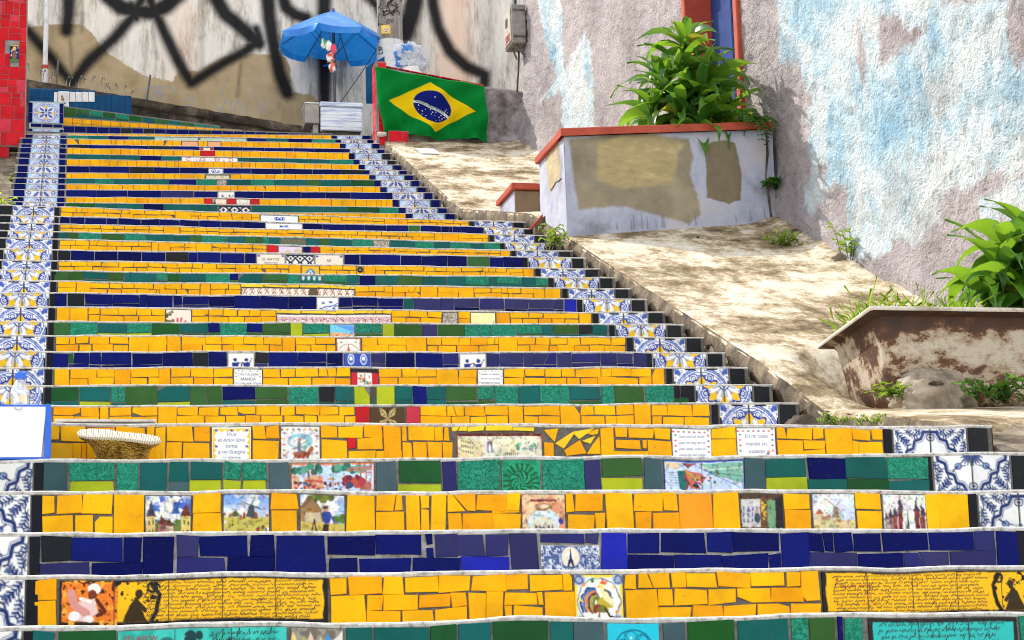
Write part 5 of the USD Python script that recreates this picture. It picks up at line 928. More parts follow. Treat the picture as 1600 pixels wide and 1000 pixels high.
MAT['graffiti'] = M('graffiti_wall_look', {'at': ('attribute', {'attribute': 'paint'}), 'a2': ('attribute', {'attribute': 'tint'}), 'sep': ('separate_color', {}), 'sep2': ('separate_color', {}), 'geo': ('geometry', {}),
    'nw': ('noise_texture', {'scale': 11.0, 'detail': 6.0, 'roughness': 0.7}), 'w1': ('math', {'math_type': 'multiply_add', 'value2': 0.10, 'value3': -0.05}), 'ad': ('math', {'math_type': 'add'}), 'th': ('map_range', {'from_min': 0.008, 'from_max': -0.008, 'to_min': 0.0, 'to_max': 1.0, 'clamp': True}),
    'ms': ('mapping', {'scale': (3.0, 1.0, 0.55)}), 'n1': ('noise_texture', {'scale': 1.9, 'detail': 11.0, 'roughness': 0.78}), 'white': ('rgb_ramp', {'ramp': [(0.32, (0.13, 0.115, 0.095)), (0.42, (0.38, 0.335, 0.27)), (0.51, (0.64, 0.59, 0.51)), (0.7, (0.77, 0.735, 0.67))]}),
    'n2': ('noise_texture', {'scale': 2.5, 'detail': 9.0, 'roughness': 0.7}), 'beige': ('rgb_ramp', {'ramp': [(0.3, (0.25, 0.18, 0.095)), (0.5, (0.38, 0.285, 0.16)), (0.7, (0.45, 0.35, 0.21))]}),
    'pc': ('mix_color', {'b': (0.72, 0.50, 0.36)}), 'gc': ('mix_color', {'b': (0.22, 0.205, 0.18)}), 'mx': ('mix_color', {}), 'ns': ('noise_texture', {'scale': 140.0, 'detail': 3.0, 'roughness': 0.7}), 'w2': ('math', {'math_type': 'multiply_add', 'value2': 0.12, 'value3': -0.06}), 'ad2': ('math', {'math_type': 'add'}),
    'sp': ('map_range', {'range_type': 'smoothstep', 'from_min': 0.080, 'from_max': -0.035, 'to_min': 0.0, 'to_max': 0.985, 'clamp': True}), 'blk': ('mix_color', {'b': (0.007, 0.007, 0.008)}), 'sc': ('map_range', {'from_min': 0.018, 'from_max': 0.004, 'to_min': 0.0, 'to_max': 0.55, 'clamp': True}), 'scm': ('mix_color', {'b': (0.20, 0.27, 0.36)}),
    'bp': ('bump', {'strength': 0.4, 'distance': 0.01}), 'p': ('principled_bsdf', {'roughness': 0.9, 'specular_ior_level': 0.15})},
    [('at.color', 'sep.color'), ('a2.color', 'sep2.color'), ('geo.position', 'nw.vector'), ('nw.fac', 'w1.value1'), ('w1.value', 'ad.value1'), ('sep.r', 'ad.value2'), ('ad.value', 'th.value'), ('geo.position', 'ms.vector'), ('ms.vector', 'n1.vector'), ('n1.fac', 'white.fac'), ('geo.position', 'n2.vector'), ('n2.fac', 'beige.fac'),
     ('white.color', 'pc.a'), ('sep2.r', 'pc.fac'), ('pc.result', 'gc.a'), ('sep2.g', 'gc.fac'), ('gc.result', 'mx.a'), ('beige.color', 'mx.b'), ('th.result', 'mx.fac'), ('mx.result', 'scm.a'), ('sep.b', 'sc.value'), ('sc.result', 'scm.fac'), ('geo.position', 'ns.vector'), ('ns.fac', 'w2.value1'), ('w2.value', 'ad2.value1'), ('sep.g', 'ad2.value2'), ('ad2.value', 'sp.value'), ('sp.result', 'blk.fac'), ('scm.result', 'blk.a'), ('blk.result', 'p.base_color'), ('n2.fac', 'bp.height'), ('bp.normal', 'p.normal')])
GRAF = thing('graffiti_wall', 'tall stained white and tan wall sprayed with thick black graffiti strokes', 'wall')
def build_graffiti():
    nx, nz = 440, 190; xs = np.linspace(-3.2, 8.0, nx); zs = np.linspace(6.0, 8.95, nz); X, Z = np.meshgrid(xs, zs, indexing='ij'); P = np.stack([X, Z], -1).reshape(-1, 2)
    s = 13.0/1000*1.02*.6
    beige = gpx([(0, 42), (42, 42), (75, 38), (128, 38), (145, 52), (152, 65), (165, 80), (195, 100), (225, 118), (270, 128), (280, 110), (310, 112), (350, 88), (365, 86), (420, 85), (448, 90), (453, 105), (455, 145), (485, 147), (500, 160), (500, 330), (-100, 330), (-100, 42)])
    d0 = sdf(beige, P); d1 = np.full(len(P), 9.0); ppm = FPX/25.2
    for line, w in STROKES: d1 = np.minimum(d1, dline(gpx(line), P)-w*(.88+.6*(fb(P, 1.5, 3, 8)-.5))/ppm)
    for line in ([(108, 46), (111, 80), (112, 118)], [(237, 25), (241, 60), (245, 92)], [(378, 90), (374, 120), (371, 150)], [(448, 140), (449, 158)], [(128, 20), (128, 50)], [(300, 128), (306, 139)]): d1 = np.minimum(d1, dline(gpx(line), P)+.01+.03*fb(P*np.array([.4, 1]), 14, 3, 9))
    d2 = np.min([dline(gpx(l), P) for l in SCRIB], axis=0)
    pxu = lambda u: on(u, 60, 1, GY)[0]
    peach = sum(np.exp(-((P[:, 0]-pxu(u))/(w/ppm))**2)*a for u, w, a in ((715, 22, .75), (690, 12, .5), (285, 28, .35), (175, 20, .12), (120, 20, .18)))*(.5+fb(P*np.array([1, .25]), 4, 4, 3))
    grey = sum(np.exp(-((P[:, 0]-pxu(u))/(w/ppm))**2)*a for u, w, a in ((490, 16, .3), (540, 30, .15), (765, 18, .35), (316, 4, .5), (650, 20, .3)))*(.3+1.2*fb(P*np.array([1.0, .2]), 6, 4, 4))
    V = np.stack([X.ravel(), GY-(fb(P, 2, 4, 5)-.5)*.03, Z.ravel()], 1)
    obj('wall', (V, grid_faces(nx, nz)), MAT['graffiti'], GRAF, smooth=True, extra={'paint': np.stack([d0, d1, d2], 1), 'tint': np.clip(np.stack([peach, grey, grey*0], 1), 0, 1)})
    v, f = bevel_box((-3.2, GY+.05, 5.0), (8.0, GY+.35, 8.95), .02); obj('wall_core', (v, f), plain('wall_core_plaster', (.5, .47, .42), .9), GRAF)
build_graffiti()
# mouldy parapet running down to the right in front of that wall
def parapet():
    n = 90; us = np.linspace(30, 500, n); top = np.array([on(u, 128+(u-45)*.1685, 1, 19.15) for u in us]); xs = top[:, 0]; zt = top[:, 2]
    prof = [(-.10, -1.0), (-.10, -.13), (-.14, -.11), (-.15, -.02), (-.05, .01), (.12, .0), (.12, -1.0)]
    V = np.stack([np.stack([xs+0, 19.15+dy+(fb(np.stack([xs*3, np.full(n, k*2.2)], 1), 2, 3, k)-.5)*.05, zt+dz+(fb(np.stack([xs*3, np.full(n, k*3.1)], 1), 2, 3, k+5)-.5)*.04*(dz > -.5)], 1) for k, (dy, dz) in enumerate(prof)], 1)
    MAT['mould'] = rough_mat('mouldy_cement', [(0.32, (0.02, 0.016, 0.012)), (0.5, (0.075, 0.058, 0.04)), (0.62, (0.17, 0.13, 0.09)), (0.74, (0.30, 0.25, 0.19))], 4.0, bump=.8, bscale=30, bdist=.012)
    obj('parapet_wall', (V.reshape(-1, 3), grid_faces(n, len(prof))[:, ::-1]), MAT['mould'], smooth=40, label='low sloping parapet black with mould along the foot of the graffiti wall', cat='wall')
parapet()
# ------------------------------------------------------------------ winding steps at the very top: three tapering tiled risers, then the blue and white tiled wall
def wedge(name, Y, ul, vl, ur, vr, zlow, code, courses, label, wtile, hcount):
    A, Bp = on(ul, vl, 1, Y), on(ur, vr, 1, Y); n = 24; xs = np.linspace(A[0], Bp[0], n); zt = np.interp(xs, [A[0], Bp[0]], [A[2], Bp[2]])
    V = np.concatenate([np.stack([xs, np.full(n, Y), np.full(n, zlow)], 1), np.stack([xs, np.full(n, Y), zt], 1), np.stack([xs, np.full(n, Y+.5), zt+.01], 1)]); a = np.arange(n-1)
    F = np.vstack([np.stack([a, a+1, n+a+1], 1), np.stack([a, n+a+1, n+a], 1), np.stack([n+a, n+a+1, 2*n+a+1], 1), np.stack([n+a, 2*n+a+1, 2*n+a], 1)])
    t = thing(name, label, 'step'); obj('step', (V, F), MAT['step'], t, extra={'lip': np.full((len(V), 3), .2)})
    n = max(1, round((Bp[0]-A[0])/wtile)); cs = np.linspace(A[0]+.01, Bp[0], n+1)
    for k in range(n):
        for j in range(hcount):
            q = []
            for x in (cs[k]+.004, cs[k+1]-.004):
                top = np.interp(x, [A[0], Bp[0]], [A[2], Bp[2]])-.012; h = .125/hcount; q.append((top-h*j-.002, max(top-h*(j+1)+.003, zlow)))
            if q[0][0]-q[0][1] < .012: continue
            pl = [(cs[k]+.004, q[0][1]), (cs[k+1]-.004, q[1][1]), (cs[k+1]-.004, max(q[1][0], q[1][1]+.003)), (cs[k]+.004, q[0][0])]
            pl = np.array(pl)+rng.uniform(-.002, .002, (4, 2)); c = code[int(rng.integers(0, len(code)))]
            v, f = prism(pl, lambda a, b, d: np.stack([a, Y-d+0*a, b], -1), -.01, .005); obj(KIND[c], (v, f), MAT[c], t)
wedge('winding_step', 17.42, 97, 195.5, 520, 208.5, 5.9, 'NNNNC', 1, 'thin blue tiled winding step tapering to the right near the white box', .13, 1)
wedge('winding_step', 17.66, 97, 182.3, 378, 202.5, 5.9, 'Y', 1, 'yellow tiled winding step tapering below the green one at the top', .11, 2)
wedge('winding_step', 17.90, 97, 165.2, 344, 196.5, 5.9, 'TOKTOD', 1, 'topmost green tiled winding step under the blue and white wall', .16, 2)
t = thing('tiled_newel', 'upright blue and white patterned tile panel at the top left of the stairs', 'tile panel')
for (v0, v1, Y, u0, u1) in ((160, 193, 17.6, 51.5, 92.5), (201, 213.5, 17.40, 51, 93)):
    A, Bm = on(u0, v0, 1, Y), on(u1, v1, 1, Y); m = (A[0]+Bm[0])/2
    obj('panel_core', bevel_box((on(46, v0, 1, Y)[0], Y, 5.8), (on(100, v0, 1, Y)[0], Y+.25, A[2]+.015), .004), MAT['step'], t, extra={'lip': np.full((24, 3), .7)})
    for k in range(2):
        for j in range(2 if v0 < 170 else 1):
            zt_, zb_ = (A[2], (A[2]+Bm[2])/2) if j == 0 else ((A[2]+Bm[2])/2, Bm[2])
            if v0 > 170: zt_, zb_ = A[2], Bm[2]
            x0, x1 = (A[0], m-.001) if k == 0 else (m+.001, Bm[0]); nn = 20; X, Z = np.meshgrid(np.linspace(x0, x1, nn), np.linspace(zt_, zb_, nn), indexing='ij'); uu = (X-x0)/(x1-x0); vv = (zt_-Z)/(zt_-zb_)*(1 if v0 < 170 else .7)
            uu = 1-uu if k else uu; vv = 1-vv if j else vv
            obj('border_tile', (np.stack([X.ravel(), np.full(nn*nn, Y-.005), Z.ravel()], 1), grid_faces(nn, nn)[:, :]), MAT['print'], t, col=design_far(uu.ravel(), vv.ravel()))
    for u in (47.5, 96.5):
        for j in range(2):
            zz = np.linspace(A[2], Bm[2], 3); x = on(u, v0, 1, Y)[0]; w_ = .022
            v, f = bevel_box((x-w_, Y-.006, zz[j+1]+.003), (x+w_, Y+.01, zz[j]-.003), .001); obj('navy_blue_tile', (v, f), MAT['N'], t)
A, Bm = on(48, 193.5, 1, 17.5), on(100, 199.5, 1, 17.5)
for k in range(3):
    x0, x1 = A[0]+(Bm[0]-A[0])*k/3, A[0]+(Bm[0]-A[0])*(k+1)/3; obj('navy_blue_tile', bevel_box((x0+.003, 17.49, Bm[2]), (x1-.003, 17.51, A[2]), .001), MAT['N'], t)
t = thing('blue_tiled_wall', 'low wall of deep blue and white tiles above the top green step', 'wall')
Yw = 18.3
MAT['petrol'] = ceramic('petrol_blue_glaze', [(0.004, 0.055, 0.14), (0.005, 0.065, 0.16)], .2)
def wallbox(name, u0, v0, u1, v1, m, d=.006, label=None): a, b = on(u0, v1, 1, Yw), on(u1, v0, 1, Yw); return obj(name, bevel_box((a[0], Yw-d, a[2]), (b[0], Yw+.05, b[2]), .002), MAT[m], t, label=label)
a, b = on(44, 200, 1, Yw), on(206, 138, 1, Yw); obj('wall', bevel_box((a[0], Yw, 5.9), (b[0], Yw+.3, on(206, 151, 1, Yw)[2]), .01), MAT['petrol'], t)
a2 = on(150, 141, 1, Yw); obj('wall_top', bevel_box((a[0], Yw+.002, on(44, 160, 1, Yw)[2]), (a2[0], Yw+.29, a2[2]), .01), MAT['petrol'], t)
for j in range(2):
    for k in range(5): u0, u1 = 48+k*7, 54.9+k*7; wallbox('blue_tile', u0, 142+j*12.5, u1, 154+j*12.5, 'petrol')
for k in range(9): wallbox('blue_tile', 114+k*10.1, 160 if k < 4 else 147.5+.6*(k-4), 124.0+k*10.1, 180, 'petrol')
wallbox('white_tile', 84, 144, 90, 172, 'W'); wallbox('white_tile', 90.5, 143, 108, 168, 'W')
for k in range(4): wallbox('white_tile', 108.5+k*10, 144, 118+k*10, 159, 'W')
p = wallbox('picture_tile', 93, 145.5, 104, 165, 'W', .010, 'small picture tile of a brown bird')
for (u, v, ru, rv, c) in ((97, 151, 1.6, 2.0, (.25, .12, .05)), (98, 155.5, 2.4, 3.2, (.32, .17, .07)), (99, 161.5, 3.6, 1.6, (.05, .10, .35))):
    o = on(u, v, 1, Yw); s = trimesh.creation.icosphere(1, 1); vv = s.vertices*np.array([ru/123, .002, rv/123])+[o[0], Yw-.011, o[2]]; obj('motif', (vv, s.faces), plain(f'motif_{int(u)}_{int(v)}', c, .3), p)
# ------------------------------------------------------------------ red tiled walls and the flag wall
def red_tiles(parent, place, a0, a1, b0, b1, w=.15, seed=1, codes='RRRRRP', small=.3, notch=None):
    """Irregular rows of red tiles on a rectangle; place(a, b, d) -> xyz."""
    r = np.random.default_rng(seed); b = b0
    while b < b1-.02:
        h = w if b+w*1.4 < b1 else b1-b; h = min(h, b1-b); a = a0
        while a < a1-.02:
            ww = w*r.choice([1, 1, .66, .45]); ww = min(ww, a1-a)
            if a1-(a+ww) < .03: ww = a1-a
            parts = [(a, b, a+ww, b+h)]
            if r.random() < small: k = r.uniform(.35, .65); parts = [(a, b, a+ww, b+h*k), (a, b+h*k, a+ww, b+h)]
            elif r.random() < .15: k = r.uniform(.35, .65); parts = [(a, b, a+ww*k, b+h), (a+ww*k, b, a+ww, b+h)]
            for p in parts:
                if notch and notch(p): continue
                g = .0028; q = np.array([(p[0]+g, p[1]+g), (p[2]-g, p[1]+g), (p[2]-g, p[3]-g), (p[0]+g, p[3]-g)])+r.uniform(-.0018, .0018, (4, 2)); c = codes[int(r.integers(0, len(codes)))]
                obj(KIND[c], prism(q, place, -.008, .005+r.uniform(-.001, .001)), MAT[c], parent)
            a += ww
        b += h
RY = 16.45
t = thing('red_tiled_wall', 'high wall covered in bright red tiles at the left of the upper stairs', 'wall')
MAT['grout'] = rough_mat('grey_grout', [(0.3, (0.16, 0.15, 0.135)), (0.7, (0.34, 0.32, 0.29))], 8)
xr = on(41, 120, 1, RY)[0]; zr1, zr2 = on(35, 228, 1, RY)[2], on(10, 247, 1, RY)[2]
obj('wall_core', cat_meshes([bevel_box((-1.6, RY, zr1-.015), (xr, RY+.22, 8.25), .008), bevel_box((-1.6, RY+.002, zr2-.01), (xr-.17, RY+.218, zr1-.010), .006)]), MAT['grout'], t)
pl = lambda a, b, d: np.stack([a, RY-d+0*a, b], -1)
red_tiles(t, pl, xr-.75, xr-.005, zr1, 8.24, .15, 5, notch=lambda p: p[0] < xr-.09 and p[2] > xr-.16 and p[3] > on(20, 92, 1, RY)[2] and p[1] < on(20, 76, 1, RY)[2])
red_tiles(t, pl, xr-.75, xr-.17, zr2, zr1-.012, .14, 6)
A, Bm = on(15.5, 97, 1, RY), on(29.5, 71, 1, RY); nn = 26; X, Z = np.meshgrid(np.linspace(A[0], Bm[0], nn), np.linspace(Bm[2], A[2], nn+14), indexing='ij'); V = np.stack([X.ravel(), np.full(X.size, RY-.007), Z.ravel()], 1)
p = Pic((V[:, 0]-A[0])/(Bm[0]-A[0]), (Bm[2]-V[:, 2])/(Bm[2]-A[2]), lin(20, 25, 90)); p.rect(0, 0, 1, .05, GOLDY); p.disc(.5, .22, .2, .13, GOLDY); p.poly([(.3, .4), (.7, .35), (.75, .8), (.25, .85)], lin(120, 90, 60)); p.rect(.0, .82, 1, 1, lin(70, 120, 60)); p.scatter(10, (.05, .1, .95, .7), .05, [WHITE, lin(120, 90, 150)])
obj('picture_tile', (V, grid_faces(nn, nn+14)), MAT['print'], t, col=np.clip(p.c, 0, .8), label='small night scene picture tile set among the red tiles')
# the flag wall: red tiled end post, sloping top, grey wall running to the house
FY = 16.36
P1 = on(576, 97, 1, FY); P2 = on(757, 132, 1, FY); P3 = on(826, 143, 1, FY); xl = on(588, 205, 1, FY)[0]-.005
t = thing('flag_wall', 'low wall with bright red tiled end and mouldy grey far part, flag hanging over it', 'wall')
MAT['greywall'] = rough_mat('mouldy_lilac_plaster', [(0.30, (0.03, 0.025, 0.024)), (0.42, (0.17, 0.145, 0.145)), (0.55, (0.36, 0.32, 0.325)), (0.7, (0.47, 0.43, 0.42))], 3.2, bump=.8, bscale=34, bdist=.012)
n = 60; xs = np.linspace(xl+.10, FX+.02, n); zt = np.interp(xs, [P1[0], P2[0], P3[0]], [P1[2]-.01, P2[2]-.02, P3[2]]); ww = (fb(np.stack([xs*4, xs*0], 1), 2, 4, 6)-.5)*.05*np.clip((xs-P2[0]+.2)/.3, 0.1, 1)
prof = [(0, None), (0, -.03), (.03, 0), (.17, 0), (.2, -.03), (.2, None)]
V = np.stack([np.stack([xs, FY+dy+0*xs, (zt+ww+dz if dz is not None else np.full(n, 5.4))], 1) for dy, dz in prof], 1)
m0 = len(prof); capL = [[0, k+1, k] for k in range(1, m0-1)]
obj('wall', (V.reshape(-1, 3), np.vstack([grid_faces(n, m0)[:, ::-1], capL])), MAT['greywall'], t, smooth=35)
zp = P1[2]
obj('post', bevel_box((xl, FY-.035, 5.5), (xl+.125, FY+.20, zp), .006), MAT['grout'], t)
plf = lambda a, b, d: np.stack([a, FY-.035-d+0*a, b], -1)
red_tiles(t, plf, xl+.028, xl+.12, 5.86, zp-.01, .135, 8, 'RRR', .1)
pll = lambda a, b, d: np.stack([xl-d+0*a, a, b], -1)
red_tiles(t, pll, FY-.03, FY+.19, 5.95, zp-.01, .13, 9, 'RRRP', .2)
plt_ = lambda a, b, d: np.stack([a, b, zp+d+0*a], -1); red_tiles(t, plt_, xl+.005, xl+.12, FY-.03, FY+.19, .11, 12, 'RR', 0)
for e, zt_, nm in ((.50, 5.885, 10), (.36, 6.02, 11)):
    obj('plinth', bevel_box((xl+.127, FY-.13+.03*(nm-10), 5.5), (xl+e, FY-.001, zt_), .006), MAT['grout'], t); red_tiles(t, lambda a, b, d, y=FY-.13+.03*(nm-10): np.stack([a, y-d+0*a, b], -1), xl+.13, xl+e-.005, zt_-.13, zt_-.004, .16, nm, 'RRR', .0)
# sloping red coping tiles under the flag's upper edge
x0, x1 = xl+.13, P2[0]; sl = (P2[2]-P1[2])/(P2[0]-P1[0])
red_tiles(t, lambda a, b, d: np.stack([a, FY+b, zp-.004+(a-P1[0])*sl+d], -1), x0, x1, .01, .19, .15, 13, 'RRR', 0)
# ------------------------------------------------------------------ the flag
def flag_at(s, q):
    """s 0..1 along the length, q 0..1 down the cloth."""
    TL, TR, BL, BR = on(584, 101, 1, FY-.06), on(757, 131, 1, FY-.06), on(598, 212, 1, FY-.06), on(762, 221, 1, FY-.06)
    s, q = np.asarray(s, float), np.asarray(q, float); P = (TL*(1-s[..., None])+TR*s[..., None])*(1-q[..., None])+(BL*(1-s[..., None])+BR*s[..., None])*q[..., None]
    fold = .055*np.sin(s*13+q*3.0)*q + .034*np.sin(s*29-q*5)*q**1.2 + .016*np.sin(s*17+q*16)+.012*np.sin(s*41+q*9)*q + .022*np.exp(-((s-.04)/.05)**2)*np.sin(q*7)*.5+.02*np.sin(q*9+s*4)*np.exp(-((s-.96)/.06)**2)
    z = -.018*np.sin(s*math.pi)*(1-q)*.5 + .016*np.sin(s*9.5+.6)*q**2 - .03*np.exp(-((s-.33)/.12)**2)*q**3*-1
    over = np.clip((.04-q)/.04, 0, 1)
    return P + np.stack([.006*np.sin(q*8+s*3), -.014-fold*.9+over*.10, z+over*.014], -1)
FL = thing('brazil_flag', 'green and yellow flag with blue starry disc draped over the red wall', 'flag')
nS, nQ = 260, 180; S, Q = np.meshgrid(np.linspace(0, 1, nS), np.linspace(0, 1, nQ), indexing='ij'); V = flag_at(S, Q).reshape(-1, 3)
a = 1.43; uu, vv = S.ravel()*a, Q.ravel(); p = Pic(uu, vv, lin(0, 130, 50), 1.0); p.soft = .006
p.poly([(.10*a, .50), (.5*a, .115), (.90*a, .50), (.5*a, .885)], lin(252, 215, 10)); R0 = .25
p.disc(.5*a, .5, R0, R0, lin(14, 30, 120)); dd = np.hypot(uu-(.5*a-.285), vv-(.5+.60)); p.put((np.hypot(uu-.5*a, vv-.5) < R0)*(1-sstep(abs(dd-.645), .018, .026)), lin(236, 240, 232))
obj('cloth', (V, grid_faces(nS, nQ)), M('flag_cloth', {'a': ('attribute', {'attribute': 'col'}), 'p': ('principled_bsdf', {'roughness': 0.7, 'specular_ior_level': 0.1}), 't': ('translucent_bsdf', {}), 'mx': ('mix_closure', {'fac': 0.25})}, [('a.color', 'p.base_color'), ('a.color', 't.color'), ('p.BSDF', 'mx.closure1'), ('t.BSDF', 'mx.closure2')], surface='mx.closure'), FL, smooth=True, col=p.c)
MAT['starwhite'] = plain('star_white', (.75, .76, .74), .7, .05)
for (dx, dy, r_) in ((.04, -.14, .9), (-.19, .02, .8), (-.15, .10, 1), (-.11, .16, .8), (-.10, .06, .8), (-.16, .15, .7), (-.03, .05, .8), (-.01, .09, .9), (-.03, .12, .8), (.02, .04, .8), (.03, .09, .7), (.01, .14, .6), (.06, .17, .9), (.09, .14, .9), (.12, .12, .8), (.14, .09, .9), (.16, .06, .8), (.18, .03, .7), (.10, .19, .8), (.13, .17, .9), (.16, .12, .7), (.07, .21, .7), (.19, .08, .6), (-.07, -.03, .8), (.02, .22, .6), (-.13, .2, .6), (-.20, .09, .6)):
    tt = np.arange(10)*math.pi/5; rr = np.where(np.arange(10) % 2, .0055, .013)*r_; s_, q_ = (.5*a+dx+rr*np.cos(tt))/a, .5+dy+rr*np.sin(tt); Pn = flag_at(s_, q_)+[0, -.004, 0]; c = flag_at(np.array([(.5*a+dx)/a]), np.array([.5+dy]))+[0, -.004, 0]
    obj('star', (np.vstack([Pn, c]), np.array([[10, k, (k+1) % 10] for k in range(10)])), MAT['starwhite'], FL)
m = meshkit.text_mesh('ORDEM E PROGRESSO', 1.0, .01, True); v, f = tri(m); sc = .40/(v[:, 0].max()); ang = -math.pi/2-.02+ (v[:, 0]*sc-.20)/.645; rad = .645+(v[:, 1]-.35)*.028
Pn = flag_at((.5*a-.285+rad*np.cos(ang+.41))/a, .5+.60+rad*np.sin(ang+.41))+np.array([0, -.003, 0])
obj('lettering', (Pn, f), plain('green_letter', (0, .17, .06), .7), FL)
# ------------------------------------------------------------------ planters
MAT['paintpatch'] = M('planter_paint', {'at': ('attribute', {'attribute': 'paint'}), 'sep': ('separate_color', {}), 'geo': ('geometry', {}), 'nw': ('noise_texture', {'scale': 14.0, 'detail': 6.0, 'roughness': 0.7}), 'w1': ('math', {'math_type': 'multiply_add', 'value2': 0.045, 'value3': -0.0225}),
    'a1': ('math', {'math_type': 'add'}), 'a2': ('math', {'math_type': 'add'}), 'a3': ('math', {'math_type': 'add'}), 't1': ('map_range', {'from_min': 0.012, 'from_max': -0.012, 'to_min': 0.0, 'to_max': 0.93, 'clamp': True}), 't2': ('map_range', {'from_min': 0.012, 'from_max': -0.02, 'to_min': 0.0, 'to_max': 0.9, 'clamp': True}), 't3': ('map_range', {'from_min': 0.006, 'from_max': -0.006, 'to_min': 0.0, 'to_max': 1.0, 'clamp': True}),
    'n1': ('noise_texture', {'scale': 3.0, 'detail': 8.0, 'roughness': 0.65}), 'base': ('rgb_ramp', {'ramp': [(0.3, (0.26, 0.265, 0.34)), (0.5, (0.36, 0.375, 0.46)), (0.6, (0.42, 0.405, 0.455)), (0.7, (0.44, 0.38, 0.385))]}),
    'ms': ('mapping', {'scale': (1.0, 1, 3.0)}), 'n2': ('noise_texture', {'scale': 6.0, 'detail': 8.0, 'roughness': 0.7}), 'och': ('rgb_ramp', {'ramp': [(0.35, (0.30, 0.235, 0.115)), (0.55, (0.40, 0.31, 0.14)), (0.7, (0.52, 0.42, 0.21))]}), 'oli': ('rgb_ramp', {'ramp': [(0.35, (0.15, 0.12, 0.065)), (0.6, (0.26, 0.21, 0.12)), (0.75, (0.34, 0.29, 0.19))]}), 'dk': ('rgb_ramp', {'ramp': [(0.35, (0.125, 0.10, 0.055)), (0.7, (0.20, 0.16, 0.095))]}),
    'x1': ('mix_color', {}), 'x2': ('mix_color', {}), 'x3': ('mix_color', {}), 'dr': ('map_range', {'from_min': 0.54, 'from_max': 0.70, 'to_min': 0.0, 'to_max': 0.6, 'clamp': True}), 'n3': ('noise_texture', {'scale': 3.2, 'detail': 10.0, 'roughness': 0.72}), 'xd': ('mix_color', {'b': (0.10, 0.085, 0.07)}), 'xb': ('mix_color', {'b': (0.11, 0.095, 0.08)}), 'n4': ('noise_texture', {'scale': 60.0, 'detail': 4.0}), 'bp': ('bump', {'strength': 0.35, 'distance': 0.006}), 'p': ('principled_bsdf', {'roughness': 0.85})},
    [('at.color', 'sep.color'), ('geo.position', 'nw.vector'), ('nw.fac', 'w1.value1'), ('w1.value', 'a1.value1'), ('w1.value', 'a2.value1'), ('w1.value', 'a3.value1'), ('sep.r', 'a1.value2'), ('sep.g', 'a2.value2'), ('sep.b', 'a3.value2'), ('a1.value', 't1.value'), ('a2.value', 't2.value'), ('a3.value', 't3.value'), ('geo.position', 'n1.vector'), ('n1.fac', 'base.fac'), ('geo.position', 'ms.vector'), ('ms.vector', 'n2.vector'), ('n2.fac', 'och.fac'), ('n1.fac', 'oli.fac'), ('n1.fac', 'dk.fac'),
     ('base.color', 'x1.a'), ('oli.color', 'x1.b'), ('t1.result', 'x1.fac'), ('x1.result', 'x2.a'), ('och.color', 'x2.b'), ('t2.result', 'x2.fac'), ('x2.result', 'x3.a'), ('dk.color', 'x3.b'), ('t3.result', 'x3.fac'), ('geo.position', 'n3.vector'), ('n3.fac', 'dr.value'), ('dr.result', 'xd.fac'), ('x3.result', 'xd.a'), ('xd.result', 'p.base_color'), ('geo.position', 'n4.vector'), ('n4.fac', 'bp.height'), ('bp.normal', 'p.normal')])
MAT['soil'] = rough_mat('dark_soil', [(0.3, (0.025, 0.018, 0.012)), (0.7, (0.08, 0.06, 0.04))], 12, bump=1, bscale=40)
PY = 8.22
MAT['dripgrey'] = plain('grey_drip', (.22, .22, .26), .9, .2)
